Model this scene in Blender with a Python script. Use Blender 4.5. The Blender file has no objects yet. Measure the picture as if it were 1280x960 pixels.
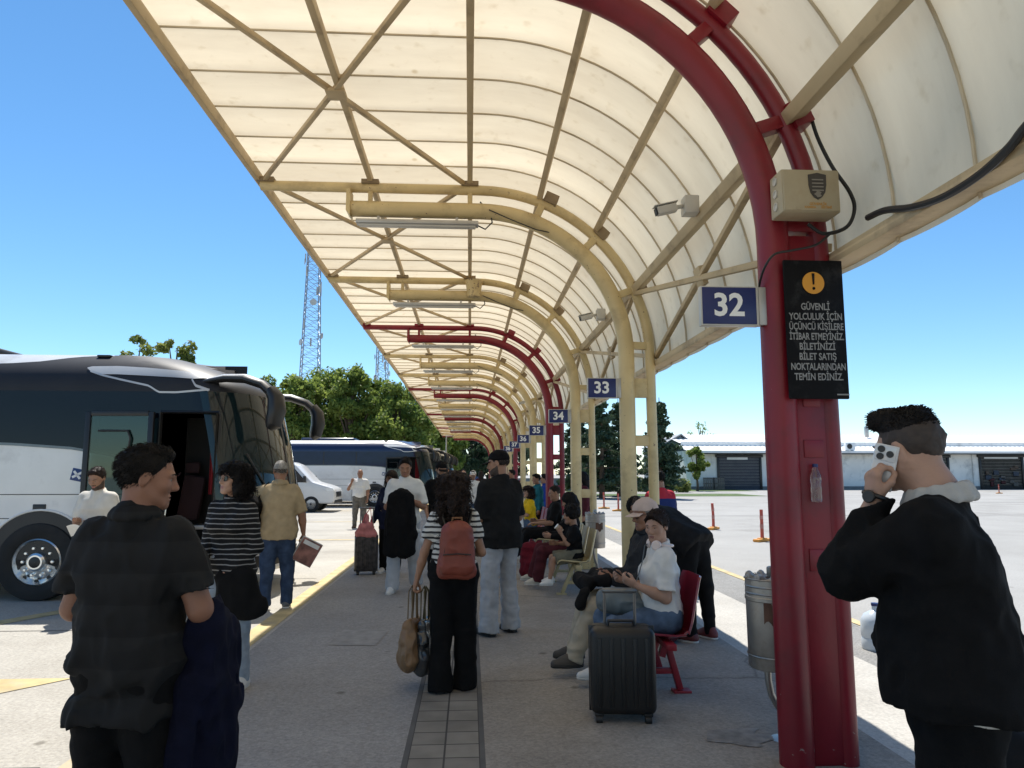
import bpy, bmesh, math, random
import numpy as np
from math import sin, cos, pi, radians as R, sqrt, atan, atan2
from mathutils import Vector, Matrix
random.seed(7)
SC = bpy.context.scene
COL = SC.collection
V = Vector

# ------------------------------------------------------------------ camera
FPX, VPX, VPY, EYE = 890.0, 587.0, 592.0, 1.58
PITCH = atan((VPY - 480) / FPX)
YAW = atan((640 - VPX) / FPX * cos(PITCH))
cam_d = bpy.data.cameras.new('camera')
cam = bpy.data.objects.new('camera', cam_d)
COL.objects.link(cam)
cam.location = (0, 0, EYE)
cam.rotation_euler = (pi / 2 + PITCH, 0, -YAW)
cam_d.sensor_width = 36
cam_d.lens = 36 * FPX / 1280
cam_d.clip_start = .05
cam_d.clip_end = 3000
SC.camera = cam
_f = V((sin(YAW) * cos(PITCH), cos(YAW) * cos(PITCH), sin(PITCH)))
_r = V((cos(YAW), -sin(YAW), 0))
_u = _r.cross(_f)
def ray(px, py): return _f + _r * ((px - 640) / FPX) - _u * ((py - 480) / FPX)
def A(px, py, Y):            # point of the place at distance Y along the platform
    d = ray(px, py)
    return d * (Y / d.y) + V((0, 0, EYE))
def G(px, py, z=0.0):        # point of the ground
    d = ray(px, py)
    return d * ((z - EYE) / d.z) + V((0, 0, EYE))

# ------------------------------------------------------------------ materials
MATS = {}
def nodes(name):
    m = bpy.data.materials.new(name)
    m.use_nodes = True
    nt = m.node_tree
    nt.nodes.clear()
    out = nt.nodes.new('ShaderNodeOutputMaterial')
    return m, nt, out
def N(nt, typ, **kw):
    n = nt.nodes.new('ShaderNode' + typ)
    for k, v in kw.items():
        if hasattr(n, k): setattr(n, k, v)
        else: n.inputs[k.replace('_', ' ')].default_value = v
    return n
def L(nt, a, b): nt.links.new(a, b)
def c4(c): return (c[0], c[1], c[2], 1)
def M(name, col, rough=.6, metal=0.0, var=.18, scale=4.0, bump=0.0, bscale=60.0, spec=.5, dirt=None, dscale=1.5, coat=0.0, sheen=0.0):
    """Principled surface whose colour wanders with two octaves of noise; optional stains and fine relief."""
    if name in MATS: return MATS[name]
    m, nt, out = nodes(name)
    b = N(nt, 'BsdfPrincipled')
    b.inputs['Roughness'].default_value = rough
    b.inputs['Metallic'].default_value = metal
    b.inputs['Specular IOR Level'].default_value = spec
    b.inputs['Coat Weight'].default_value = coat
    b.inputs['Sheen Weight'].default_value = sheen
    L(nt, b.outputs[0], out.inputs[0])
    tc = N(nt, 'TexCoord')
    n1 = N(nt, 'TexNoise'); n1.inputs['Scale'].default_value = scale; n1.inputs['Detail'].default_value = 5
    L(nt, tc.outputs['Object'], n1.inputs['Vector'])
    rp = N(nt, 'ValToRGB')
    rp.color_ramp.elements[0].position = .3; rp.color_ramp.elements[1].position = .7
    rp.color_ramp.elements[0].color = c4([max(0, x * (1 - var)) for x in col])
    rp.color_ramp.elements[1].color = c4([min(1, x * (1 + var)) for x in col])
    L(nt, n1.outputs['Fac'], rp.inputs[0])
    src = rp.outputs[0]
    if dirt:
        n2 = N(nt, 'TexNoise'); n2.inputs['Scale'].default_value = dscale; n2.inputs['Detail'].default_value = 8; n2.inputs['Roughness'].default_value = .65
        L(nt, tc.outputs['Object'], n2.inputs['Vector'])
        r2 = N(nt, 'ValToRGB'); r2.color_ramp.elements[0].position = .52; r2.color_ramp.elements[1].position = .74
        L(nt, n2.outputs['Fac'], r2.inputs[0])
        mx = N(nt, 'MixRGB'); mx.inputs[2].default_value = c4(dirt)
        L(nt, r2.outputs[0], mx.inputs[0]); L(nt, src, mx.inputs[1])
        src = mx.outputs[0]
    L(nt, src, b.inputs['Base Color'])
    if bump:
        n3 = N(nt, 'TexNoise'); n3.inputs['Scale'].default_value = bscale; n3.inputs['Detail'].default_value = 3
        L(nt, tc.outputs['Object'], n3.inputs['Vector'])
        bp = N(nt, 'Bump'); bp.inputs['Strength'].default_value = bump; bp.inputs['Distance'].default_value = .01
        L(nt, n3.outputs['Fac'], bp.inputs['Height']); L(nt, bp.outputs[0], b.inputs['Normal'])
    MATS[name] = m
    return m
def stripes(name, c1, c2, freq, duty=.5, rough=.9, axis='Z', soft=.02):
    if name in MATS: return MATS[name]
    m, nt, out = nodes(name)
    b = N(nt, 'BsdfPrincipled'); b.inputs['Roughness'].default_value = rough; b.inputs['Specular IOR Level'].default_value = .2
    L(nt, b.outputs[0], out.inputs[0])
    tc = N(nt, 'TexCoord'); sp = N(nt, 'SeparateXYZ'); L(nt, tc.outputs['Object'], sp.inputs[0])
    nz = N(nt, 'TexNoise'); nz.inputs['Scale'].default_value = 9
    L(nt, tc.outputs['Object'], nz.inputs['Vector'])
    k = N(nt, 'Math', operation='MULTIPLY_ADD'); k.inputs[1].default_value = .016; L(nt, nz.outputs['Fac'], k.inputs[0]); L(nt, sp.outputs[axis], k.inputs[2])
    a = N(nt, 'Math', operation='MULTIPLY'); a.inputs[1].default_value = freq; L(nt, k.outputs[0], a.inputs[0])
    fr = N(nt, 'Math', operation='FRACT'); L(nt, a.outputs[0], fr.inputs[0])
    rp = N(nt, 'ValToRGB'); e = rp.color_ramp.elements
    e[0].position = duty - soft; e[0].color = c4(c1); e[1].position = duty + soft; e[1].color = c4(c2)
    L(nt, fr.outputs[0], rp.inputs[0]); L(nt, rp.outputs[0], b.inputs['Base Color'])
    MATS[name] = m
    return m
def cloth(name, col, var=.2, bump=.25, rough=.92):
    return M(name, col, rough=rough, var=var, scale=14, bump=bump, bscale=260, spec=.15)

# ------------------------------------------------------------------ objects
def tag(o, label=None, cat=None, group=None, kind=None):
    if label: o['label'] = label
    if cat: o['category'] = cat
    if group: o['group'] = group
    if kind: o['kind'] = kind
    return o
def thing(name, label, cat, loc=(0, 0, 0), rotz=0.0, group=None):
    o = bpy.data.objects.new(name, None)
    COL.objects.link(o)
    o.empty_display_size = .2
    o.location = loc; o.rotation_euler = (0, 0, rotz)
    return tag(o, label, cat, group)
def link(name, me, parent=None, mats=None, label=None):
    if mats is not None:
        for m in (mats if isinstance(mats, (list, tuple)) else [mats]): me.materials.append(m)
    o = bpy.data.objects.new(name, me)
    COL.objects.link(o)
    o.parent = parent
    if label: o['label'] = label
    return o
def dup(root, loc=None, rotz=None, label=None, group=None, swap=None):
    """A copy of a thing with copies of its parts and sub-parts; swap maps old materials to new ones."""
    def one(o, parent):
        c = o.copy(); COL.objects.link(c); c.parent = parent
        if swap and o.type == 'MESH' and any(m in swap for m in o.data.materials):
            key = (o.data.name, id(swap))
            if key not in dup.cache:
                me = o.data.copy()
                for i, m in enumerate(me.materials):
                    if m in swap: me.materials[i] = swap[m]
                dup.cache[key] = me
            c.data = dup.cache[key]
        for ch in o.children: one(ch, c)
        return c
    kids = list(root.children)
    c = one(root, None)
    if loc is not None: c.location = loc
    if rotz is not None: c.rotation_euler = (0, 0, rotz)
    if label: c['label'] = label
    if group: c['group'] = group
    return c
dup.cache = {}

class MB:
    """Collects shapes and links them as one mesh object."""
    def __init__(s): s.v = []; s.f = []; s.m = []
    def add(s, vs, fs, mi=0):
        o = len(s.v)
        s.v += [tuple(v) for v in vs]
        s.f += [tuple(i + o for i in f) for f in fs]
        s.m += [mi] * len(fs)
        return s
    def box(s, c, size, bevel=0.0, rot=None, mi=0, seg=2):
        bm = bmesh.new()
        bmesh.ops.create_cube(bm, size=1.0)
        bmesh.ops.scale(bm, vec=size, verts=bm.verts)
        if bevel: bmesh.ops.bevel(bm, geom=list(bm.edges), offset=min(bevel, min(size) * .45), segments=seg, affect='EDGES', profile=.5)
        if rot is not None: bmesh.ops.transform(bm, matrix=rot.to_4x4(), verts=bm.verts)
        bmesh.ops.translate(bm, vec=V(c), verts=bm.verts)
        bm.verts.index_update()
        s.add([v.co[:] for v in bm.verts], [[v.index for v in f.verts] for f in bm.faces], mi)
        bm.free()
        return s
    def bar(s, p, q, w, h, up=(0, 0, 1), bevel=0.0, mi=0):
        p, q = V(p), V(q); d = (q - p)
        y = d.normalized(); x = y.cross(V(up))
        if x.length < 1e-4: x = y.cross(V((1, 0, 0)))
        x.normalize(); z = x.cross(y)
        return s.box((p + q) / 2, (w, d.length, h), bevel, Matrix((x, y, z)).transposed(), mi)
    def tube(s, pts, r, n=12, mi=0, cap=True, flat=1.0, up=None):
        pts = [V(p) for p in pts]
        rs = r if isinstance(r, (list, tuple)) else [r] * len(pts)
        t0 = (pts[1] - pts[0]).normalized()
        a = V(up) if up else (V((0, 0, 1)) if abs(t0.z) < .9 else V((1, 0, 0)))
        a = (a - t0 * a.dot(t0)).normalized()
        vs, fs = [], []
        for i, p in enumerate(pts):
            if i == 0: t = t0
            elif i == len(pts) - 1: t = (pts[i] - pts[i - 1]).normalized()
            else: t = ((pts[i + 1] - p).normalized() + (p - pts[i - 1]).normalized()).normalized()
            a = (a - t * a.dot(t)).normalized(); b = t.cross(a)
            for k in range(n):
                an = 2 * pi * k / n
                vs.append(p + a * cos(an) * rs[i] * flat + b * sin(an) * rs[i])
        for i in range(len(pts) - 1):
            for k in range(n):
                k2 = (k + 1) % n
                fs.append((i * n + k, i * n + k2, (i + 1) * n + k2, (i + 1) * n + k))
        if cap:
            fs.append(tuple(reversed(range(n)))); fs.append(tuple((len(pts) - 1) * n + k for k in range(n)))
        return s.add(vs, fs, mi)
    def lathe(s, prof, n=24, c=(0, 0, 0), rot=None, mi=0, cap=True):
        """prof: (radius, height) pairs turned about z."""
        vs, fs = [], []
        for (r, z) in prof:
            for k in range(n):
                a = 2 * pi * k / n
                p = V((r * cos(a), r * sin(a), z))
                if rot is not None: p = rot @ p
                vs.append(p + V(c))
        for i in range(len(prof) - 1):
            for k in range(n):
                k2 = (k + 1) % n
                fs.append((i * n + k, i * n + k2, (i + 1) * n + k2, (i + 1) * n + k))
        if cap:
            fs.append(tuple(reversed(range(n)))); fs.append(tuple((len(prof) - 1) * n + k for k in range(n)))
        return s.add(vs, fs, mi)
    def prism(s, poly, axis, a, b, mi=0):
        """poly in the plane across axis ('x': (y,z), 'y': (x,z), 'z': (x,y)), from a to b."""
        def P(u, w, t): return {'x': (t, u, w), 'y': (u, t, w), 'z': (u, w, t)}[axis]
        n = len(poly)
        vs = [P(u, w, a) for u, w in poly] + [P(u, w, b) for u, w in poly]
        fs = [tuple(range(n)), tuple(reversed(range(n, 2 * n)))] + [(i, i + n, (i + 1) % n + n, (i + 1) % n) for i in range(n)]
        return s.add(vs, fs, mi)
    def grid(s, fn, nu, nv, mi=0):
        vs = [fn(i / nu, j / nv) for i in range(nu + 1) for j in range(nv + 1)]
        fs = [(i * (nv + 1) + j, (i + 1) * (nv + 1) + j, (i + 1) * (nv + 1) + j + 1, i * (nv + 1) + j + 1) for i in range(nu) for j in range(nv)]
        return s.add(vs, fs, mi)
    def shell(s, fn, nu, nv, thick, mi=0):
        """a curved sheet with real thickness; fn(u,v) -> point, thick: vector or number along its normal."""
        P = np.array([[fn(i / nu, j / nv) for j in range(nv + 1)] for i in range(nu + 1)], float)
        du = np.gradient(P, axis=0); dv = np.gradient(P, axis=1)
        n = np.cross(du, dv); n /= np.linalg.norm(n, axis=2, keepdims=True) + 1e-9
        Q = P + n * thick
        w = nv + 1; o = (nu + 1) * w
        vs = list(P.reshape(-1, 3)) + list(Q.reshape(-1, 3)); fs = []
        for i in range(nu):
            for j in range(nv):
                a, b, c, d = i * w + j, (i + 1) * w + j, (i + 1) * w + j + 1, i * w + j + 1
                fs.append((d, c, b, a)); fs.append((o + a, o + b, o + c, o + d))
        for i in range(nu):
            for j, flip in ((0, 0), (nv, 1)):
                a, b = i * w + j, (i + 1) * w + j
                fs.append((a, b, b + o, a + o) if not flip else (a, a + o, b + o, b))
        for j in range(nv):
            for i, flip in ((0, 1), (nu, 0)):
                a, b = i * w + j, i * w + j + 1
                fs.append((a, b, b + o, a + o) if not flip else (a, a + o, b + o, b))
        return s.add(vs, fs, mi)
    def mesh(s, name='mesh', smooth=35, fix=True):
        me = bpy.data.meshes.new(name)
        me.from_pydata(s.v, [], s.f)
        if any(s.m): me.polygons.foreach_set('material_index', s.m)
        if fix:
            bm = bmesh.new(); bm.from_mesh(me); bmesh.ops.recalc_face_normals(bm, faces=bm.faces); bm.to_mesh(me); bm.free()
        if smooth:
            me.polygons.foreach_set('use_smooth', [True] * len(me.polygons))
            me.set_sharp_from_angle(angle=R(smooth))
        me.update()
        return me
    def build(s, name, mats, parent=None, label=None, smooth=35, fix=True):
        return link(name, s.mesh(name, smooth, fix), parent, mats, label)

def text_verts(body, size, bold=.0, spacing=1.0):
    """Outline triangles of a line of lettering, centred at the origin in the xz plane, facing -y."""
    cu = bpy.data.curves.new('lettering', 'FONT')
    cu.body = body; cu.size = size; cu.align_x = 'CENTER'; cu.align_y = 'CENTER'
    cu.offset = bold; cu.resolution_u = 3; cu.space_character = spacing; cu.extrude = 0
    o = bpy.data.objects.new('lettering', cu)
    COL.objects.link(o)
    dg = bpy.context.evaluated_depsgraph_get()
    me = bpy.data.meshes.new_from_object(o.evaluated_get(dg))
    vs = [(v.co.x, v.co.y) for v in me.vertices]; fs = [tuple(p.vertices) for p in me.polygons]
    bpy.data.objects.remove(o); bpy.data.curves.remove(cu); bpy.data.meshes.remove(me)
    return vs, fs
def lettering(mb, body, size, c, right, up, bold=0.0, sx=1.0, mi=0, spacing=1.0, maxw=None):
    vs, fs = text_verts(body, size, bold, spacing)
    if maxw:
        w = max(v[0] for v in vs) - min(v[0] for v in vs)
        sx = min(sx, maxw / w)
    c, right, up = V(c), V(right), V(up)
    mb.add([c + right * (x * sx) + up * y for x, y in vs], fs, mi)
# ------------------------------------------------------------------ soft bodies: implicit surfaces meshed on a grid
_rs = np.random.RandomState(5)
_LAT = _rs.rand(32, 32, 32).astype(np.float32)
def vnoise(p):
    i = np.floor(p).astype(np.int32); f = (p - i).astype(np.float32); f = f * f * (3 - 2 * f)
    i &= 31; j = (i + 1) & 31
    x, y, z = f[:, 0], f[:, 1], f[:, 2]
    def g(a, b, c): return _LAT[a, b, c]
    c00 = g(i[:, 0], i[:, 1], i[:, 2]) * (1 - x) + g(j[:, 0], i[:, 1], i[:, 2]) * x
    c10 = g(i[:, 0], j[:, 1], i[:, 2]) * (1 - x) + g(j[:, 0], j[:, 1], i[:, 2]) * x
    c01 = g(i[:, 0], i[:, 1], j[:, 2]) * (1 - x) + g(j[:, 0], i[:, 1], j[:, 2]) * x
    c11 = g(i[:, 0], j[:, 1], j[:, 2]) * (1 - x) + g(j[:, 0], j[:, 1], j[:, 2]) * x
    return (c00 * (1 - y) + c10 * y) * (1 - z) + (c01 * (1 - y) + c11 * y) * z
def na(p): return np.array(p, dtype=np.float32)
class SDF:
    def __init__(s): s.p = []; s.cuts = []; s.noise = []
    def cap(s, a, b, ra, rb=None, k=.03, n=None, q=1.0, flat=False, flat0=False, sub=False):
        s.p.append(('c', na(a), na(b), ra, ra if rb is None else rb, k, None if n is None else na(V(n).normalized()), q, flat, flat0, sub)); return s
    def ell(s, c, rad, rot=None, k=.03, sub=False):
        s.p.append(('e', na(c), na(rad), None if rot is None else np.array(rot, dtype=np.float32), k, sub)); return s
    def cut(s, pt, n): s.cuts.append((na(pt), na(V(n).normalized()))); return s
    def bounds(s):
        lo = np.full(3, 1e9); hi = -lo
        for p in s.p:
            if p[-1]: continue
            if p[0] == 'c':
                r = max(p[3], p[4])
                lo = np.minimum(lo, np.minimum(p[1], p[2]) - r); hi = np.maximum(hi, np.maximum(p[1], p[2]) + r)
            else:
                r = p[2].max() if p[3] is not None else p[2]
                lo = np.minimum(lo, p[1] - r); hi = np.maximum(hi, p[1] + r)
        return lo, hi
    def mesh(s, h):
        lo, hi = s.bounds()
        pad = 2.5 * h + sum(x[0] for x in s.noise)
        ax = [np.arange(lo[i] - pad, hi[i] + pad + h, h, dtype=np.float32) for i in range(3)]
        D = np.full([len(a) for a in ax], .5, np.float32)
        for p in s.p:
            k = p[5] if p[0] == 'c' else p[4]
            sub = p[-1]
            if p[0] == 'c':
                r = max(p[3], p[4]); l = np.minimum(p[1], p[2]) - r; u = np.maximum(p[1], p[2]) + r
            else:
                r = p[2].max() if p[3] is not None else p[2]; l = p[1] - r; u = p[1] + r
            mg = k + 3 * h
            sl = []
            for i in range(3):
                a = np.searchsorted(ax[i], l[i] - mg); b = np.searchsorted(ax[i], u[i] + mg)
                sl.append(slice(max(0, a), max(a + 1, b)))
            X = [ax[i][sl[i]] for i in range(3)]
            if min(len(x) for x in X) == 0: continue
            x = X[0][:, None, None]; y = X[1][None, :, None]; z = X[2][None, None, :]
            if p[0] == 'c':
                a, b = p[1], p[2]; d = b - a; LL = float(d @ d) + 1e-9
                px, py, pz = x - a[0], y - a[1], z - a[2]
                tr = (px * d[0] + py * d[1] + pz * d[2]) / LL
                t = np.clip(tr, 0, 1)
                qx, qy, qz = px - t * d[0], py - t * d[1], pz - t * d[2]
                dd = qx * qx + qy * qy + qz * qz
                if p[6] is not None and p[7] != 1.0:
                    n = p[6]; w = qx * n[0] + qy * n[1] + qz * n[2]
                    dd = dd + w * w * (1 / p[7] ** 2 - 1)
                e = np.sqrt(dd) - (p[3] + (p[4] - p[3]) * t)
                if p[7] < 1: e = e * (.5 + .5 * p[7])
                if p[8]: e = np.maximum(e, (tr - 1) * sqrt(LL))
                if p[9]: e = np.maximum(e, -tr * sqrt(LL))
            else:
                px, py, pz = x - p[1][0], y - p[1][1], z - p[1][2]
                if p[3] is not None:
                    m = p[3]
                    px, py, pz = m[0, 0] * px + m[1, 0] * py + m[2, 0] * pz, m[0, 1] * px + m[1, 1] * py + m[2, 1] * pz, m[0, 2] * px + m[1, 2] * py + m[2, 2] * pz
                rr = p[2]
                e = (np.sqrt((px / rr[0]) ** 2 + (py / rr[1]) ** 2 + (pz / rr[2]) ** 2) - 1) * rr.min()
            s_ = tuple(sl); o = D[s_]
            if sub:
                e = -e; hh = np.maximum(k - np.abs(o - e), 0) / k
                D[s_] = np.maximum(o, e) + hh * hh * k / 4
            else:
                hh = np.maximum(k - np.abs(o - e), 0) / k
                D[s_] = np.minimum(o, e) - hh * hh * k / 4
        for pt, n in s.cuts:
            D = np.maximum(D, (ax[0] - pt[0])[:, None, None] * n[0] + (ax[1] - pt[1])[None, :, None] * n[1] + (ax[2] - pt[2])[None, None, :] * n[2])
        if s.noise:
            ii = np.nonzero(np.abs(D) < sum(x[0] for x in s.noise) + 2 * h)
            P = np.stack([ax[i][ii[i]] for i in range(3)], 1)
            for amp, fr, ridge in s.noise:
                nn = vnoise(P * na(fr) + 7.3)
                nn = np.maximum(1 - np.abs(2 * nn - 1) * 2.2, -.45) if ridge else 2 * nn - 1
                D[ii] -= amp * nn
        return nets(D, ax)
_E = [((0, 0, 0), (1, 0, 0)), ((0, 1, 0), (1, 1, 0)), ((0, 0, 1), (1, 0, 1)), ((0, 1, 1), (1, 1, 1)),
      ((0, 0, 0), (0, 1, 0)), ((1, 0, 0), (1, 1, 0)), ((0, 0, 1), (0, 1, 1)), ((1, 0, 1), (1, 1, 1)),
      ((0, 0, 0), (0, 0, 1)), ((1, 0, 0), (1, 0, 1)), ((0, 1, 0), (0, 1, 1)), ((1, 1, 0), (1, 1, 1))]
def nets(D, ax):
    S = D < 0
    s8 = S.astype(np.int8)
    c = s8[:-1] + s8[1:]; c = c[:, :-1] + c[:, 1:]; c = c[:, :, :-1] + c[:, :, 1:]
    act = np.nonzero((c > 0) & (c < 8))
    n = len(act[0])
    idx = np.full(c.shape, -1, np.int32); idx[act] = np.arange(n)
    pos = np.zeros((n, 3), np.float32); cnt = np.zeros(n, np.float32)
    for a, b in _E:
        ia = [act[i] + a[i] for i in range(3)]; ib = [act[i] + b[i] for i in range(3)]
        va = D[tuple(ia)]; vb = D[tuple(ib)]
        m = (va < 0) != (vb < 0)
        t = np.where(m, va / np.where(m, va - vb, 1), 0)
        for i in range(3):
            pa = ax[i][ia[i]]; pb = ax[i][ib[i]]
            pos[:, i] += np.where(m, pa + (pb - pa) * t, 0)
        cnt += m
    pos /= cnt[:, None]
    Q = []
    for d in range(3):
        u, w = (d + 1) % 3, (d + 2) % 3
        S1 = np.moveaxis(S, (d, u, w), (0, 1, 2)); I1 = np.moveaxis(idx, (d, u, w), (0, 1, 2))
        e = S1[:-1, 1:-1, 1:-1] != S1[1:, 1:-1, 1:-1]
        i, j, k = np.nonzero(e); ins = S1[i, j + 1, k + 1]
        q = np.stack([I1[i, j, k], I1[i, j + 1, k], I1[i, j + 1, k + 1], I1[i, j, k + 1]], 1)
        q = np.where(ins[:, None], q, q[:, ::-1])
        Q.append(q)
    Q = np.concatenate(Q)
    return pos, Q[(Q >= 0).all(1)]
def soft_mesh(parts, name='soft', relax=1):
    """parts: [(verts, quads, material index or array)] joined in one mesh."""
    vs, qs, ms, o = [], [], [], 0
    for p in parts:
        v, q = p[0], p[1]; mi = p[2] if len(p) > 2 else 0
        for _ in range(relax):
            ia = np.concatenate([q[:, a] for a in range(4)]); ib = np.concatenate([q[:, (a + 1) % 4] for a in range(4)])
            cn = np.bincount(ia, minlength=len(v)).astype(np.float32)
            acc = np.stack([np.bincount(ia, weights=v[ib, i], minlength=len(v)) for i in range(3)], 1).astype(np.float32)
            v = v * .5 + .5 * acc / np.maximum(cn, 1)[:, None]
        vs.append(v); qs.append(q + o); ms.append(np.full(len(q), mi, np.int32) if np.isscalar(mi) else mi); o += len(v)
    v = np.concatenate(vs); q = np.concatenate(qs); mi = np.concatenate(ms)
    me = bpy.data.meshes.new(name)
    me.vertices.add(len(v)); me.vertices.foreach_set('co', v.astype(np.float32).ravel())
    me.loops.add(len(q) * 4); me.loops.foreach_set('vertex_index', q.astype(np.int32).ravel())
    me.polygons.add(len(q)); me.polygons.foreach_set('loop_start', np.arange(0, len(q) * 4, 4, dtype=np.int32))
    me.polygons.foreach_set('material_index', mi.astype(np.int32))
    me.polygons.foreach_set('use_smooth', np.ones(len(q), bool))
    me.update(calc_edges=True); me.validate()
    return me
def soft(name, sdf, h, mats, parent, label=None, relax=1):
    return link(name, soft_mesh([(*sdf.mesh(h), 0)], name, relax), parent, mats, label)
# ------------------------------------------------------------------ light
SUN = V((-.10, .53, 1.0)).normalized()
SC.world = bpy.data.worlds.new('World')
SC.world.use_nodes = True
wn = SC.world.node_tree
sky = wn.nodes.new('ShaderNodeTexSky'); sky.sky_type = 'NISHITA'; sky.sun_disc = False
sky.sun_elevation = math.asin(SUN.z); sky.sun_rotation = atan2(SUN.x, SUN.y)
sky.air_density = .9; sky.dust_density = .05; sky.ozone_density = 3.5; sky.altitude = 200
hsv = wn.nodes.new('ShaderNodeHueSaturation'); hsv.inputs['Saturation'].default_value = 1.17; hsv.inputs['Hue'].default_value = .494
wn.links.new(sky.outputs[0], hsv.inputs['Color']); wn.links.new(hsv.outputs[0], wn.nodes['Background'].inputs[0])
wn.nodes['Background'].inputs[1].default_value = .115
sl = bpy.data.lights.new('sun', 'SUN'); sl.energy = 4.6; sl.angle = R(.5); sl.color = (1, .955, .88)
so = bpy.data.objects.new('sun', sl); COL.objects.link(so)
so.rotation_euler = SUN.to_track_quat('Z', 'Y').to_euler(); so.location = (0, 0, 30)
SC.view_settings.view_transform = 'Standard'; SC.view_settings.look = 'None'
SC.view_settings.exposure = .62; SC.view_settings.gamma = 1.0
SC.cycles.use_denoising = True
SC.cycles.max_bounces = 8; SC.cycles.diffuse_bounces = 4; SC.cycles.transmission_bounces = 6; SC.cycles.transparent_max_bounces = 8
SC.cycles.sample_clamp_indirect = 6
SC.cycles.caustics_reflective = False; SC.cycles.caustics_refractive = False

# ------------------------------------------------------------------ ground sheets
def ground_mat(name, c, c_stain, speck=.25, sscale=.35, fine=55, rough=.9, crack=False):
    m, nt, out = nodes(name)
    b = N(nt, 'BsdfPrincipled'); b.inputs['Roughness'].default_value = rough; b.inputs['Specular IOR Level'].default_value = .25
    L(nt, b.outputs[0], out.inputs[0])
    tc = N(nt, 'TexCoord')
    def noise(sc, det, rg=.6):
        n = N(nt, 'TexNoise'); n.inputs['Scale'].default_value = sc; n.inputs['Detail'].default_value = det; n.inputs['Roughness'].default_value = rg
        L(nt, tc.outputs['Object'], n.inputs['Vector']); return n
    n1 = noise(sscale, 9, .68)
    r1 = N(nt, 'ValToRGB'); r1.color_ramp.elements[0].position = .36; r1.color_ramp.elements[1].position = .66
    r1.color_ramp.elements[0].color = c4(c); r1.color_ramp.elements[1].color = c4(c_stain)
    L(nt, n1.outputs['Fac'], r1.inputs[0])
    n2 = noise(fine, 4, .75)
    r2 = N(nt, 'ValToRGB'); r2.color_ramp.elements[0].position = .3; r2.color_ramp.elements[1].position = .72
    r2.color_ramp.elements[0].color = (1 - speck, 1 - speck, 1 - speck, 1); r2.color_ramp.elements[1].color = (1 + speck, 1 + speck, 1 + speck * .95, 1)
    L(nt, n2.outputs['Fac'], r2.inputs[0])
    mx = N(nt, 'MixRGB', blend_type='MULTIPLY'); mx.inputs[0].default_value = 1
    L(nt, r1.outputs[0], mx.inputs[1]); L(nt, r2.outputs[0], mx.inputs[2])
    src = mx.outputs[0]
    # old gum and oil spots
    vs_ = N(nt, 'TexVoronoi'); vs_.inputs['Scale'].default_value = 1.7; vs_.inputs['Randomness'].default_value = 1; L(nt, tc.outputs['Object'], vs_.inputs['Vector'])
    rs_ = N(nt, 'ValToRGB'); rs_.color_ramp.elements[0].position = .035; rs_.color_ramp.elements[0].color = (.55, .54, .52, 1); rs_.color_ramp.elements[1].position = .075; rs_.color_ramp.elements[1].color = (1, 1, 1, 1)
    L(nt, vs_.outputs['Distance'], rs_.inputs[0])
    n4 = noise(.16, 6, .7); r4 = N(nt, 'ValToRGB'); r4.color_ramp.elements[0].position = .56; r4.color_ramp.elements[0].color = (1, 1, 1, 1); r4.color_ramp.elements[1].position = .70; r4.color_ramp.elements[1].color = (.74, .73, .71, 1)
    L(nt, n4.outputs['Fac'], r4.inputs[0])
    for q_ in (rs_, r4):
        m5 = N(nt, 'MixRGB', blend_type='MULTIPLY'); m5.inputs[0].default_value = 1
        L(nt, src, m5.inputs[1]); L(nt, q_.outputs[0], m5.inputs[2]); src = m5.outputs[0]
    if crack:
        nv = noise(1.3, 4)
        ad = N(nt, 'MixRGB', blend_type='ADD'); ad.inputs[0].default_value = .35
        L(nt, tc.outputs['Object'], ad.inputs[1]); L(nt, nv.outputs['Color'], ad.inputs[2])
        vo = N(nt, 'TexVoronoi', feature='DISTANCE_TO_EDGE'); vo.inputs['Scale'].default_value = crack
        L(nt, ad.outputs[0], vo.inputs['Vector'])
        rc = N(nt, 'ValToRGB'); rc.color_ramp.elements[0].position = 0; rc.color_ramp.elements[1].position = .006
        rc.color_ramp.elements[0].color = (.62, .60, .58, 1); rc.color_ramp.elements[1].color = (1, 1, 1, 1)
        L(nt, vo.outputs['Distance'], rc.inputs[0])
        m3 = N(nt, 'MixRGB', blend_type='MULTIPLY'); m3.inputs[0].default_value = 1
        L(nt, src, m3.inputs[1]); L(nt, rc.outputs[0], m3.inputs[2]); src = m3.outputs[0]
    L(nt, src, b.inputs['Base Color'])
    bp = N(nt, 'Bump'); bp.inputs['Strength'].default_value = .5; bp.inputs['Distance'].default_value = .006
    L(nt, n2.outputs['Fac'], bp.inputs['Height']); L(nt, bp.outputs[0], b.inputs['Normal'])
    return m
def sheet(name, poly, z, mat, kind='structure', thick=None):
    mb = MB()
    mb.add([(x, y, z) for x, y in poly], [tuple(range(len(poly)))])
    o = link(name, mb.mesh(name, 0, False), None, mat)
    return tag(o, kind=kind)
def rect(x0, x1, y0, y1): return [(x0, y0), (x1, y0), (x1, y1), (x0, y1)]
m_lot = ground_mat('lot concrete', (.375, .365, .345), (.31, .30, .28), .22, .3, 40)
m_bay = ground_mat('bay concrete', (.43, .41, .37), (.33, .31, .275), .25, .55, 38, crack=False)
m_asph = ground_mat('platform asphalt', (.315, .302, .288), (.24, .229, .217), .30, .5, 42)
m_plat = ground_mat('platform concrete', (.33, .300, .262), (.235, .210, .180), .3, .7, 45, crack=.3)
m_edge = ground_mat('edge concrete', (.48, .46, .42), (.38, .36, .325), .22, .6, 45)
m_dark = ground_mat('grey asphalt band', (.27, .265, .255), (.21, .205, .195), .5, .8, 60)
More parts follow.
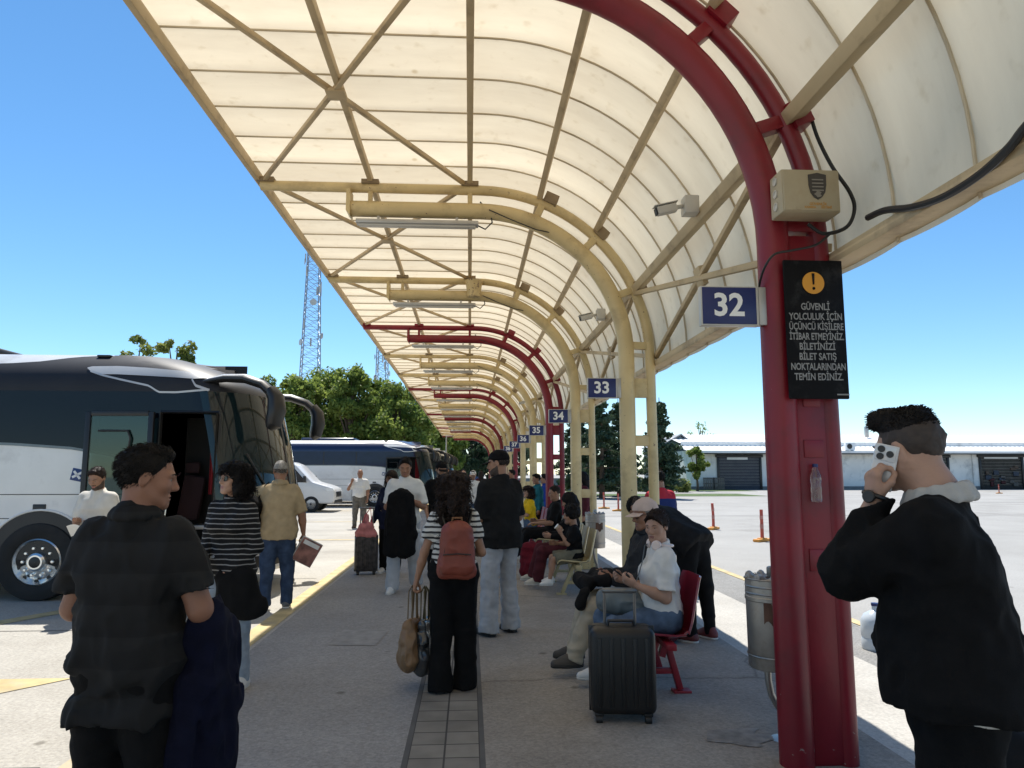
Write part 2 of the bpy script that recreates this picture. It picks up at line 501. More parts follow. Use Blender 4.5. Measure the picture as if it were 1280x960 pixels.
m_yel = M('worn yellow paint', (.50, .395, .20), .85, var=.25, scale=5, dirt=(.38, .34, .27), dscale=2.0, bump=.2)
m_wht = M('worn white paint', (.55, .53, .48), .8, var=.15, scale=6, dirt=(.34, .32, .29), dscale=5)
sheet('ground', rect(-900, 900, -300, 1500), 0, m_lot)
sheet('bay_pavement', rect(-60, -1.95, -12, 62), .004, m_bay)
sheet('platform', rect(-1.95, -.36, -12, 66), .010, m_asph)
sheet('platform_concrete', rect(.10, 2.42, -12, 66), .010, m_plat)
sheet('platform_edge', rect(2.42, 3.35, -12, 66), .006, m_edge)
sheet('asphalt_band', rect(3.35, 4.05, -12, 66), .004, m_dark)
sheet('yellow_line', rect(4.08, 4.20, -12, 60), .008, m_yel)
# paver strip: two rows of slabs with a narrow border line on each side
def paver_mat():
    m, nt, out = nodes('pavers')
    b = N(nt, 'BsdfPrincipled'); b.inputs['Roughness'].default_value = .85
    L(nt, b.outputs[0], out.inputs[0])
    tc = N(nt, 'TexCoord')
    br = N(nt, 'TexBrick'); br.offset = 0; br.inputs['Scale'].default_value = 1
    br.inputs['Brick Width'].default_value = .20; br.inputs['Row Height'].default_value = .20; br.inputs['Mortar Size'].default_value = .006
    br.inputs['Color1'].default_value = (.20, .185, .16, 1); br.inputs['Color2'].default_value = (.27, .25, .215, 1); br.inputs['Mortar'].default_value = (.06, .055, .05, 1)
    mp = N(nt, 'Mapping'); mp.inputs['Location'].default_value = (.33, 0, 0)
    L(nt, tc.outputs['Object'], mp.inputs[0]); L(nt, mp.outputs[0], br.inputs['Vector'])
    n = N(nt, 'TexNoise'); n.inputs['Scale'].default_value = 3; n.inputs['Detail'].default_value = 8
    L(nt, tc.outputs['Object'], n.inputs['Vector'])
    r = N(nt, 'ValToRGB'); r.color_ramp.elements[0].position = .3; r.color_ramp.elements[0].color = (.65, .63, .6, 1); r.color_ramp.elements[1].position = .7; r.color_ramp.elements[1].color = (1.15, 1.13, 1.1, 1)
    L(nt, n.outputs['Fac'], r.inputs[0])
    mx = N(nt, 'MixRGB', blend_type='MULTIPLY'); mx.inputs[0].default_value = 1
    L(nt, br.outputs['Color'], mx.inputs[1]); L(nt, r.outputs[0], mx.inputs[2]); L(nt, mx.outputs[0], b.inputs['Base Color'])
    bp = N(nt, 'Bump'); bp.inputs['Strength'].default_value = .4; bp.inputs['Distance'].default_value = .005; bp.invert = True
    L(nt, br.outputs['Fac'], bp.inputs['Height']); L(nt, bp.outputs[0], b.inputs['Normal'])
    return m
sheet('paver_path', rect(-.33, .07, -12, 40), .012, paver_mat())
m_joint = M('dark joint', (.10, .095, .088), .9)
for i, (a, b) in enumerate(((-.36, -.33), (.07, .10))):
    sheet('path_border', rect(a, b, -12, 66), .011, m_joint)
sheet('yellow_line', rect(-2.20, -2.0, 3.4, 60), .009, m_yel)
# painted triangle in front of the coach and the bay line under it
def gpoly(name, pts, z, mat): return sheet(name, [tuple(G(*p)[:2]) for p in pts], z, mat)
sheet('yellow_marking', [(-6.2, 5.95), (-3.05, 5.95), (-4.05, 4.8), (-5.2, 4.6)], .009, m_yel)
m_rust = M('brown paint', (.16, .075, .04), .85, var=.25, scale=8)
sheet('brown_marking', [(-6.1, 5.86), (-3.62, 5.83), (-4.6, 5.62), (-6.1, 5.5)], .013, m_rust)
sheet('yellow_marking', [(-5.2, 7.95), (-4.95, 7.95), (-4.25, 9.3), (-4.5, 9.3)], .009, m_yel)
for y in (17.5, 24.0, 31.0): sheet('yellow_marking', [(-12, y), (-2.4, y), (-2.4, y + .16), (-12, y + .16)], .009, m_yel)
for y, x0, x1 in ((26.6, 3.6, 70), (38.0, 4.3, 80), (51.0, 4.3, 90)):
    sheet('road_joint', rect(x0, x1, y, y + .10), .004, m_joint)
# slab joints of the bays
for y in (4.2, 7.7, 11.2, 14.9, 19): sheet('pavement_joint', rect(-30, -2.3, y, y + .018), .007, m_joint)
for x in (-6.6, -11): sheet('pavement_joint', rect(x, x + .018, -8, 60), .0075, m_joint)
m_patch = M('dark ground patch', (.205, .19, .172), .9, var=.3, scale=14, bump=.5, bscale=70)
sheet('pavement_patch', [(1.62 + (.20 + .05 * sin(5 * i) + .03 * sin(11 * i)) * cos(i * .2618), 4.42 + (.15 + .03 * sin(7 * i)) * sin(i * .2618)) for i in range(24)], .014, m_patch)  # irregular darker patch on the ground beside the bin
sheet('pavement_patch', [(-1.3, 6.9), (-.85, 6.85), (-.8, 7.5), (-1.25, 7.6)], .014, M('lighter patch', (.26, .25, .235), .9, var=.2, scale=9, bump=.4))
# lawn and road strip in front of the hedge
m_lawn = M('lawn', (.075, .115, .03), .95, var=.4, scale=1.5, bump=.5, bscale=30)
sheet('road_strip', rect(1.5, 22, 57, 63), .008, M('road', (.30, .29, .27), .9, var=.15, scale=1))
tag(sheet('grass', rect(4, 21, 49.5, 55.5), .012, m_lawn), label='mown grass strip beyond the bus lanes', kind='stuff')
tag(sheet('grass', rect(4, 26, 63.5, 80), .012, m_lawn), label='grass in front of the grey hedge wall', kind='stuff')
# ------------------------------------------------------------------ canopy
S0, NF0, NF1 = 4.0, -3, 15          # frame spacing; frame k stands at y = 4 (k + 1)
Y0, Y1 = -30.4, 66.0  # roof carried on unseen behind the camera, lengthened to shade the near people
PW = .605
def prof_up(off=0.0, n=22, x0=-2.42, foot=None):
    r = 1.97 + off
    p = [(x0, 4.87 + off), (-1.2, 4.87 + off), (.1, 4.87 + off)]
    for i in range(1, n + 1):
        a = pi / 2 * (1 - i / n)
        p.append((.10 + (1.965 + off) * cos(a), 2.90 + r * sin(a)))
    if foot is not None: p.append((2.075 + off, foot))
    return p
def prof_main(n=22, foot=0.0):
    p = [(-1.40, 4.615), (-.6, 4.615), (.1, 4.615)]
    for i in range(1, n + 1):
        a = pi / 2 * (1 - i / n)
        p.append((.10 + 1.69 * cos(a), 2.925 + 1.69 * sin(a)))
    return p + [(1.79, 1.5), (1.79, foot)]
m_cream = M('cream frame paint', (.60, .47, .24), .45, var=.10, scale=3, dirt=(.34, .25, .13), dscale=2.2, bump=.08, bscale=25)
m_red = M('red frame paint', (.19, .004, .013), .42, var=.16, scale=3, dirt=(.11, .010, .014), dscale=2.6, bump=.12, bscale=22)
def chips(m, col, lo=.66):
    # chipped paint: small bare flecks, more of them near the foot of the columns
    nt = m.node_tree; b = next(n for n in nt.nodes if n.type == 'BSDF_PRINCIPLED'); src = b.inputs['Base Color'].links[0].from_socket
    tc = N(nt, 'TexCoord'); n = N(nt, 'TexNoise'); n.inputs['Scale'].default_value = 24; n.inputs['Detail'].default_value = 6; n.inputs['Roughness'].default_value = .6; L(nt, tc.outputs['Object'], n.inputs['Vector'])
    sp = N(nt, 'SeparateXYZ'); L(nt, tc.outputs['Object'], sp.inputs[0])
    mr = N(nt, 'MapRange'); mr.inputs[1].default_value = 0; mr.inputs[2].default_value = .7; mr.inputs[3].default_value = .09; mr.inputs[4].default_value = 0; L(nt, sp.outputs['Z'], mr.inputs[0])
    ad = N(nt, 'Math', operation='ADD'); L(nt, n.outputs['Fac'], ad.inputs[0]); L(nt, mr.outputs[0], ad.inputs[1])
    rp = N(nt, 'ValToRGB'); rp.color_ramp.elements[0].position = lo; rp.color_ramp.elements[1].position = lo + .02; L(nt, ad.outputs[0], rp.inputs[0])
    mx = N(nt, 'MixRGB'); mx.inputs[2].default_value = c4(col); L(nt, rp.outputs[0], mx.inputs[0]); L(nt, src, mx.inputs[1]); L(nt, mx.outputs[0], b.inputs['Base Color'])
chips(m_red, (.26, .19, .17), .735); chips(m_cream, (.20, .13, .08), .67)
m_tan = M('tan purlin paint', (.50, .385, .225), .6, var=.12, scale=2, dirt=(.24, .17, .10), dscale=2.4)
m_gus = M('cleat paint', (.26, .19, .11), .7, var=.2)
def sheet_material():
    m, nt, out = nodes('translucent roof sheet')
    tc = N(nt, 'TexCoord')
    n1 = N(nt, 'TexNoise'); n1.inputs['Scale'].default_value = 2.2; n1.inputs['Detail'].default_value = 9; n1.inputs['Roughness'].default_value = .7
    mp = N(nt, 'Mapping'); mp.inputs['Scale'].default_value = (.5, 2.2, .5)
    L(nt, tc.outputs['Object'], mp.inputs[0]); L(nt, mp.outputs[0], n1.inputs['Vector'])
    r1 = N(nt, 'ValToRGB'); e = r1.color_ramp.elements
    e[0].position = .30; e[0].color = (.915, .775, .545, 1); e[1].position = .75; e[1].color = (.74, .61, .42, 1)
    L(nt, n1.outputs['Fac'], r1.inputs[0])
    n2 = N(nt, 'TexNoise'); n2.inputs['Scale'].default_value = 9; n2.inputs['Detail'].default_value = 6
    L(nt, tc.outputs['Object'], n2.inputs['Vector'])
    r2 = N(nt, 'ValToRGB'); r2.color_ramp.elements[0].position = .60; r2.color_ramp.elements[0].color = (1, 1, 1, 1); r2.color_ramp.elements[1].position = .86; r2.color_ramp.elements[1].color = (.70, .64, .54, 1)
    L(nt, n2.outputs['Fac'], r2.inputs[0])
    mu = N(nt, 'MixRGB', blend_type='MULTIPLY'); mu.inputs[0].default_value = 1
    L(nt, r1.outputs[0], mu.inputs[1]); L(nt, r2.outputs[0], mu.inputs[2])
    vz = N(nt, 'TexVoronoi'); vz.inputs['Scale'].default_value = 1.6; L(nt, tc.outputs['Object'], vz.inputs['Vector'])
    rz = N(nt, 'ValToRGB'); rz.color_ramp.elements[0].position = .03; rz.color_ramp.elements[0].color = (.72, .66, .56, 1); rz.color_ramp.elements[1].position = .06; rz.color_ramp.elements[1].color = (1, 1, 1, 1); L(nt, vz.outputs['Distance'], rz.inputs[0])
    mz = N(nt, 'MixRGB', blend_type='MULTIPLY'); mz.inputs[0].default_value = 1; L(nt, mu.outputs[0], mz.inputs[1]); L(nt, rz.outputs[0], mz.inputs[2]); mu = mz
    # every sheet has aged a little differently, and dirt gathers along the seams
    sp = N(nt, 'SeparateXYZ'); L(nt, tc.outputs['Object'], sp.inputs[0])
    ma = N(nt, 'Math', operation='MULTIPLY_ADD'); ma.inputs[1].default_value = 1 / PW; ma.inputs[2].default_value = (4.0 - Y0) / PW + .0001; L(nt, sp.outputs['Y'], ma.inputs[0])
    fl = N(nt, 'Math', operation='FLOOR'); L(nt, ma.outputs[0], fl.inputs[0])
    wn_ = N(nt, 'TexWhiteNoise', noise_dimensions='1D'); L(nt, fl.outputs[0], wn_.inputs['W'])
    mr = N(nt, 'MapRange'); mr.inputs[3].default_value = .84; mr.inputs[4].default_value = 1.05; L(nt, wn_.outputs['Value'], mr.inputs[0])
    fc = N(nt, 'Math', operation='FRACT'); L(nt, ma.outputs[0], fc.inputs[0])
    pp_ = N(nt, 'Math', operation='PINGPONG'); pp_.inputs[1].default_value = .5; L(nt, fc.outputs[0], pp_.inputs[0])
    m3 = N(nt, 'MapRange'); m3.inputs[1].default_value = 0; m3.inputs[2].default_value = .16; m3.inputs[3].default_value = .80; m3.inputs[4].default_value = 1; L(nt, pp_.outputs[0], m3.inputs[0])
    m4 = N(nt, 'Math', operation='MULTIPLY'); L(nt, mr.outputs[0], m4.inputs[0]); L(nt, m3.outputs[0], m4.inputs[1])
    cb = N(nt, 'CombineXYZ')
    for i_ in range(3): L(nt, m4.outputs[0], cb.inputs[i_])
    mu2 = N(nt, 'MixRGB', blend_type='MULTIPLY'); mu2.inputs[0].default_value = 1; L(nt, mu.outputs[0], mu2.inputs[1]); L(nt, cb.outputs[0], mu2.inputs[2]); mu = mu2
    tr = N(nt, 'BsdfTranslucent'); df = N(nt, 'BsdfDiffuse'); df.inputs[0].default_value = (.66, .62, .54, 1)
    L(nt, mu.outputs[0], tr.inputs[0])
    mx = N(nt, 'MixShader'); mx.inputs[0].default_value = .50
    L(nt, df.outputs[0], mx.inputs[1]); L(nt, tr.outputs[0], mx.inputs[2]); L(nt, mx.outputs[0], out.inputs[0])
    return m
canopy = thing('bus_platform_canopy', 'long curved canopy of cream translucent sheets on cream and red steel frames over the platform', 'canopy', (1.8, 4, 0))
OFF = V((-1.8, -4, 0))
def cpt(x, y, z): return (x - 1.8, y - 4.0, z)
# roof sheet: every panel between two seams bellies slightly
prof = prof_up(.17, 22, -2.56)
prof = [prof[0], (-2.0, prof[0][1]), (-1.4, prof[0][1]), (-.8, prof[0][1]), (-.3, prof[0][1])] + prof[2:] + [(2.245, 2.78)]
def roof():
    mb = MB(); npan = int((Y1 - Y0) / PW)
    nrm = []
    for i, (x, z) in enumerate(prof):
        a = prof[max(0, i - 1)]; b = prof[min(len(prof) - 1, i + 1)]
        t = V((b[0] - a[0], b[1] - a[1])).normalized(); nrm.append((-t.y, t.x))
    for k in range(npan):
        rows = []
        for j in range(7):
            f = j / 6; y = Y0 + (k + f) * PW
            s = .026 * (1 - (2 * f - 1) ** 2)
            rows.append([cpt(x + n[0] * s, y, z + n[1] * s) for (x, z), n in zip(prof, nrm)])
        vs = [p for r in rows for p in r]; w = len(prof)
        fs = [(j * w + i, j * w + i + 1, (j + 1) * w + i + 1, (j + 1) * w + i) for j in range(6) for i in range(w - 1)]
        mb.add(vs, fs)
    mb.build('roof_sheet', sheet_material(), canopy, smooth=50, fix=False)
    rb = MB()
    for k in range(npan + 1):
        y = Y0 + k * PW
        rb.tube([cpt(x - n[0] * .012, y, z - n[1] * .012) for (x, z), n in zip(prof, nrm)], .0095, 6)
    rb.build('sheet_seams', M('sheet seam', (.52, .44, .31), .7), canopy)
roof()
# purlins along the canopy
PUR = [(-2.45, 4.96, 0, .06, .11), (-1.17, 4.965, 0, .055, .09), (-.02, 4.965, 0, .06, .09), (.80, 4.80, -22, .06, .09), (1.47, 4.42, -44, .06, .09), (1.925, 3.72, -66, .085, .12), (2.19, 2.84, -88, .07, .15)]
for (x, z, a, w, h) in PUR:
    rot = Matrix.Rotation(R(-a), 3, 'Y')
    MB().box(cpt(x, (Y0 + Y1) / 2, z), (w, Y1 - Y0, h), .006, rot).build('purlin', m_tan, canopy)
# bracing
def brace(bm, p, q, w=.045): bm.bar(cpt(*p), cpt(*q), w, w, bevel=.004)
for k in range(NF0, NF1):
    y, y2 = S0 * (k + 1), S0 * (k + 2)
    b1 = MB(); brace(b1, (-2.40, y, 4.93), (-.06, y2, 4.93)); brace(b1, (-.06, y, 4.925), (-2.40, y2, 4.925))
    b1.box(cpt(-1.2, (y + y2) / 2, 4.905), (.17, .17, .035), .004)
    b1.build('cross_brace', m_tan, canopy)
    if k < 0: continue
    b2 = MB(); brace(b2, (1.90, y, 3.68), (2.14, y2, 2.92), .05); brace(b2, (2.13, y, 2.92), (1.90, y2, 3.66), .05)
    b2.box(cpt(2.02, (y + y2) / 2, 3.30), (.05, .16, .17), .004, Matrix.Rotation(R(-15), 3, 'Y'))
    b2.build('cross_brace', m_tan, canopy)
def frame(parent_y, mat, k, proto=None):
    f = bpy.data.objects.new('curved_frame', None); COL.objects.link(f); f.parent = canopy
    f.location = (-1.8, parent_y - 4.0, 0)
    f['label'] = 'red curved frame with twin pipe column' if mat is m_red else 'cream curved frame with twin pipe column'
    if proto:
        for ch in proto.children:
            c = ch.copy(); COL.objects.link(c); c.parent = f
        return f
    mb = MB(); mb.tube([(x, 0, z) for x, z in prof_main()], .092, 20); mb.build('main_pipe', mat, f)
    mb = MB(); mb.tube([(x, 0, z) for x, z in prof_up(foot=1.5) + [(2.075, 0.0)]], .058, 16); mb.build('upper_pipe', mat, f)
    def one(name, fn, mt):
        mb = MB(); fn(mb); mb.build(name, mt, f)
    for x in (-1.17, -.02): one('tie_plate', lambda mb: mb.box((x, 0, 4.74), (.05, .06, .22), .004), mat)
    for a in (68, 46, 24, 4):
        c_, s_ = cos(R(a)), sin(R(a))
        one('tie_plate', lambda mb: mb.bar((.10 + 1.72 * c_, 0, 2.925 + 1.72 * s_), (.10 + 1.965 * c_, 0, 2.90 + 1.97 * s_), .08, .09, bevel=.004, up=(0, 1, 0)), mat)
    for z, h in ((2.55, .22), (1.95, .12), (1.25, .14), (.62, .14), (.14, .26)): one('tie_plate', lambda mb: mb.box((1.95, 0, z), (.25, .06, h), .004), mat)
    one('end_plate', lambda mb: mb.prism([(-1.385, 4.50), (-1.43, 4.56), (-1.43, 4.82), (-1.385, 4.82)], 'y', -.11, .11), mat)
    cm = m_gus if mat is not m_red else mat
    for x, z in ((-2.36, 4.925), (-1.17, 4.925), (-.02, 4.93)): one('cleat', lambda mb: mb.box((x, 0, z), (.20, .16, .05), .003), cm)
    for a in (66, 46, 24): one('cleat', lambda mb: mb.box((.10 + 2.04 * cos(R(a)), 0, 2.90 + 2.045 * sin(R(a))), (.12, .17, .16), .004, Matrix.Rotation(R(-a), 3, 'Y')), cm)
    return f
protos = {}
FRAMES = {}
for k in range(0, NF1 + 1):
    key = 'red' if k % 3 == 0 else 'cream'
    FRAMES[k] = frame(S0 * (k + 1), m_red if key == 'red' else m_cream, k, protos.get(key))
    protos.setdefault(key, FRAMES[k])
# the first red column carries a recessed infill plate between its pipes
mb = MB(); mb.box((1.965, -.016, 1.5), (.20, .045, 2.95), .004); mb.box((1.955, -.040, 1.10), (.115, .012, .12), .003); mb.box((1.955, -.040, 1.72), (.115, .012, .10), .003); mb.box((1.955, -.040, 2.0), (.10, .012, .08), .003)
mb.build('infill_plate', m_red, FRAMES[0])
# ------------------------------------------------------------------ things fixed to the frames
m_grey = M('grey aluminium', (.42, .41, .39), .4, .6, var=.1)
m_tubeg = M('lamp diffuser', (.52, .50, .45), .35, var=.08)
m_blk = M('black rubber', (.012, .012, .013), .5, var=.2)
m_bluep = M('sign blue', (.008, .018, .11), .4, var=.08)
m_white = M('sign white', (.80, .80, .78), .5, var=.04)
place_word = ['under the red frame in front', 'under the first cream frame past the near red column', 'under the cream frame just before the second red one']
for k in range(1, 12):
    y = S0 * (k + 1)
    t = thing('tube_lamp', f'unlit tube lamp under the arm of frame number {32 + k}', 'lamp', (-.62, y, 4.45), 0, 'tube lamps under the canopy frames')
    mb = MB(); mb.box((0, -.02, 0), (1.40, .13, .05), .008); mb.box((-.45, -.02, .045), (.03, .03, .06)); mb.box((.45, -.02, .045), (.03, .03, .06)); mb.build('housing', m_grey, t)
    mb = MB(); mb.box((0, -.02, -.036), (1.34, .09, .03), .012); mb.build('diffuser', m_tubeg, t)
    mb = MB(); mb.tube([(.68, 0, .0), (.78, -.03, -.06), (.86, -.04, .02), (.84, -.02, .14), (.72, 0, .28)], .009, 6); mb.build('lead', m_blk, t)
    if k <= 5:
        c = thing('sagging_cable', f'thin black cable hanging from the arm beside sign {32 + k}', 'cable', (.2, y, 4.5), 0, 'cables hung along the canopy frames')
        mb = MB(); mb.tube([(0, -.1, .1), (.25, -.1, -.01), (.55, -.08, -.12), (.85, -.06, -.17), (1.1, -.02, -.30), (1.28, .02, -.62)], .007, 6); mb.build('cable_run', m_blk, c)
def number_sign(k):
    y = S0 * (k + 1) - .02
    t = thing('number_sign', f'blue platform sign with white number {32 + k}' + (' on the near red column' if k == 0 else ''), 'sign', (1.67, y, 2.545), 0, 'numbered platform signs')
    mb = MB(); mb.box((-.17, 0, 0), (.345, .05, .235), .006); mb.build('panel', m_tubeg, t)
    mb = MB(); mb.box((-.175, -.027, 0), (.318, .008, .217), .003); mb.build('blue_face', m_bluep, t)
    mb = MB(); lettering(mb, str(32 + k), .185, (-.18, -.0325, -.002), (1, 0, 0), (0, 0, 1), .005); mb.build('digits', m_white, t, smooth=0, fix=False)
    mb = MB(); mb.box((.022, 0, 0), (.045, .062, .225), .004); mb.build('bracket', m_grey, t)
for k in range(0, 12): number_sign(k)
# warning board on the near column
wb = thing('warning_board', 'black notice board with orange exclamation disc and white lettering on the red column', 'notice board', (1.955, 3.865, 2.395))
m_board = M('board black', (.005, .005, .006), .7, spec=.15, var=.2, dirt=(.03, .03, .03), dscale=8)
mb = MB(); mb.box((0, 0, 0), (.345, .02, .80), .006); mb.build('panel', m_board, wb)
mb = MB(); mb.lathe([(.064, 0), (.064, .004)], 36, (-.005, -.011, .265), Matrix.Rotation(R(90), 3, 'X')); mb.build('orange_disc', M('orange disc', (.62, .27, .02), .5, var=.06), wb)
mb = MB(); mb.prism([(-.0125, .320), (.0025, .320), (-.001, .255), (-.009, .255)], 'y', -.0185, -.0155); mb.lathe([(.0085, 0), (.0085, .003)], 14, (-.005, -.0155, .232), Matrix.Rotation(R(90), 3, 'X')); mb.build('exclamation_mark', m_board, wb)
m_let = M('board lettering', (.25, .24, .225), .6, var=.1)
for i, ln in enumerate(('GÜVENLİ', 'YOLCULUK İÇİN', 'ÜÇÜNCÜ KİŞİLERE', 'İTİBAR ETMEYİNİZ.', 'BİLETİNİZİ', 'BİLET SATIŞ', 'NOKTALARINDAN', 'TEMİN EDİNİZ.')):
    mb = MB(); lettering(mb, ln, .055, (0, -.0125, .125 - i * .0575), (1, 0, 0), (0, 0, 1), .0012, .72, maxw=.315); mb.build('lettering', m_let, wb, smooth=0, fix=False)
MB().box((.135, -.011, -.375), (.07, .003, .008)).build('dash_mark', m_let, wb, smooth=0)
# junction box with a shield badge
jb = thing('junction_box', 'beige junction box with dark shield badge above the notice board', 'junction box', (1.90, 3.80, 3.155))
jb.scale = (.93, .93, .93)
m_box = M('beige box', (.40, .335, .22), .5, var=.08, dirt=(.36, .28, .17), dscale=5)
mb = MB(); mb.box((0, 0, 0), (.36, .17, .27), .012); mb.build('housing', m_box, jb)
mb = MB(); mb.box((0, -.088, 0), (.345, .012, .255), .005); mb.box((-.09, -.096, -.115), (.015, .006, .012)); mb.build('lid', m_box, jb)
sh = [(-.055, .095), (-.03, .10), (0, .107), (.03, .10), (.055, .095), (.054, .03), (.045, -.015), (.025, -.045), (0, -.06), (-.025, -.045), (-.045, -.015), (-.054, .03)]
mb = MB(); mb.prism([(x + .035, z) for x, z in sh], 'y', -.1, -.094); mb.build('shield_badge', M('badge dark', (.05, .042, .035), .5), jb)
mb = MB()
for i in range(4): mb.box((.035, -.1015, .062 - i * .022), (.07, .003, .008))
mb.prism([(.035 + .026 * cos(a) * (1 if i % 2 else .5), -.028 + .02 * sin(a)) for i, a in enumerate([j * pi / 5 for j in range(10)])], 'y', -.103, -.1)
mb.build('badge_lines', M('badge lines', (.20, .18, .15), .5), jb)
mb = MB(); lettering(mb, 'GÜVENLİK', .022, (.035, -.0955, -.088), (1, 0, 0), (0, 0, 1), .001)
mb.build('lettering', M('badge orange', (.45, .24, .06), .6), jb, smooth=0, fix=False)
mb = MB(); lettering(mb, 'KAMERA', .018, (-.015, -.0955, -.108), (1, 0, 0), (0, 0, 1), .001)
mb.build('lettering', MATS['badge orange'], jb, smooth=0, fix=False)
mb = MB(); lettering(mb, 'SİSTEMİ', .018, (.085, -.0955, -.108), (1, 0, 0), (0, 0, 1), .001)
mb.build('lettering', M('badge orange', (.45, .24, .06), .6), jb, smooth=0, fix=False)
for z in (.085, .005, -.075):
    mb = MB(); mb.lathe([(.026, 0), (.026, .008), (.02, .008), (.018, .003)], 18, (-.18, 0, z), Matrix.Rotation(R(-90), 3, 'Y')); mb.build('knockout', m_tubeg, jb)
# cables
def cable(name, label, pts, r):
    # smooth the run
    P = [V(p) for p in pts]; out = []
    for i in range(len(P) - 1):
        p0 = P[max(0, i - 1)]; p1 = P[i]; p2 = P[i + 1]; p3 = P[min(len(P) - 1, i + 2)]
        for j in range(8):
            t = j / 8
            out.append(.5 * ((2 * p1) + (p2 - p0) * t + (2 * p0 - 5 * p1 + 4 * p2 - p3) * t * t + (3 * p1 - p0 - 3 * p2 + p3) * t ** 3))
    out.append(P[-1])
    o = MB().tube(out, r, 8).build(name, m_blk)
    return tag(o, label, 'cable')
cable('black_cable', 'black cable looping down beside the red frame into the junction box', [A(1012, 140, 3.95), A(1022, 172, 3.93), A(1040, 208, 3.88), A(1062, 240, 3.85), A(1068, 262, 3.84), A(1058, 284, 3.84), A(1030, 292, 3.85), A(1010, 280, 3.85)], .011)
cable('black_cable', 'thin cable from the junction box curving over the notice board to the number sign', [A(1040, 290, 3.83), A(1020, 306, 3.83), A(990, 313, 3.80), A(968, 318, 3.80), A(956, 334, 3.84), A(950, 352, 3.93), A(949, 360, 3.97)], .007)
def E(px, py, X):
    d = ray(px, py); return d * (X / d.x) + V((0, 0, EYE))
cable('thick_cable', 'thick black cable lying along the right eave beam', [E(1085, 272, 2.12), E(1106, 263, 2.10), E(1140, 259, 2.09), E(1180, 246, 2.09), E(1225, 218, 2.09), E(1262, 184, 2.09), E(1290, 150, 2.09), E(1400, 40, 2.09)], .018)
pbot = thing('plastic_bottle', 'crumpled clear plastic bottle wedged in the recess of the red column', 'bottle', (1.942, 3.928, 1.42))
_bm, nt, out = nodes('clear bottle plastic'); _b = N(nt, 'BsdfPrincipled'); _b.inputs['Base Color'].default_value = (.90, .82, .82, 1); _b.inputs['Roughness'].default_value = .10; _b.inputs['Transmission Weight'].default_value = .94; L(nt, _b.outputs[0], out.inputs[0])
MB().lathe([(.001, 0), (.027, .004), (.030, .03), (.027, .05), (.030, .07), (.026, .10), (.030, .12), (.029, .15), (.014, .185), (.012, .20), (.001, .20)], 20, cap=False).build('body', _bm, pbot)
MB().lathe([(.015, .196), (.015, .214), (.001, .215)], 16, cap=False).build('cap', m_bluep, pbot)
# cameras
def cctv(label, p, s=1.0, yaw=0):
    t = thing('security_camera', label, 'camera', p, yaw, 'security cameras under the canopy')
    mb = MB(); mb.box((.0, 0, 0), (.12 * s, .13 * s, .15 * s), .01); mb.build('mount_box', m_tubeg, t)
    mb = MB(); mb.tube([(-.05 * s, 0, 0), (-.12 * s, -.02 * s, -.02 * s), (-.15 * s, -.03 * s, -.03 * s)], .018 * s, 10); mb.build('arm', m_tubeg, t)
    rot = Matrix.Rotation(R(-14), 3, 'Y')
    mb = MB(); mb.box((-.21 * s, -.04 * s, -.05 * s), (.17 * s, .075 * s, .07 * s), .014, rot); mb.box((-.22 * s, -.04 * s, -.008 * s), (.20 * s, .085 * s, .008), .002, rot); mb.build('body', m_tubeg, t)
    mb = MB(); mb.box((-.297 * s, -.04 * s, -.072 * s), (.012, .062 * s, .056 * s), .003, rot); mb.build('lens', m_blk, t)
    return t
cctv('white security camera on the roof beam between the near red frame and the next frame', (1.80, 5.55, 3.77), 1.0)
cctv('small security camera on the roof beam just past sign 33', (1.80, 9.6, 3.77))
cctv('tiny security camera on the roof beam far down the canopy', (1.80, 21.6, 3.77))
sp = thing('loudspeaker', 'cream horn loudspeaker on the arm of the second cream frame', 'loudspeaker', (.05, 12.0, 4.70))
MB().lathe([(.06, -.14), (.11, -.13), (.14, .1), (.15, .15)], 20, (0, -.12, .0)).build('horn', m_cream, sp)
MB().box((0, 0, .02), (.05, .2, .05), .005).build('bracket', m_cream, sp)
# ------------------------------------------------------------------ coaches
m_pw = M('coach white paint', (.76, .75, .72), .28, var=.03, coat=.5, dirt=(.50, .48, .45), dscale=1.2)
m_pd = M('coach charcoal paint', (.026, .026, .029), .5, var=.06, spec=.25)
m_pd2 = M('coach navy paint', (.012, .022, .070), .3, var=.06, coat=.3)
m_glass = M('coach dark glass', (.005, .006, .010), .05, var=.1, spec=.28)
m_screen = M('coach windscreen glass', (.008, .018, .021), .03, var=.1, spec=.42)
m_trim = M('black trim', (.012, .012, .013), .4, var=.1)
m_silver = M('silver swoosh', (.55, .55, .54), .35, .15, var=.04)
m_tyre = M('tyre rubber', (.016, .016, .016), .85, var=.3, bump=.2, bscale=40)
m_chrome = M('chrome', (.85, .84, .82), .28, 1.0, var=.05)
m_lampg = M('headlight glass', (.55, .57, .58), .08, .3, var=.1)
m_curt = M('red curtain', (.28, .015, .02), .9, var=.2, scale=20)
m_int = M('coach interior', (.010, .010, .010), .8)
def front_x(z): return 0 - .06 * max(0, .55 - z) * 2 - (.16 * max(0, z - 1.15) ** 1.35 if z < 2.75 else .16 * 1.6 ** 1.35 + .9 * ((z - 2.75) / .55) ** 1.7 * 1.3)
def half_w(z):
    if z < .55: return 1.25 - .05 * (.55 - z) / .3
    if z < 2.7: return 1.25 - .03 * max(0, (z - 1.2) / 1.5)
    return 1.22 - .42 * ((z - 2.7) / .6) ** 2.6
XC, XN = .80, 2.7
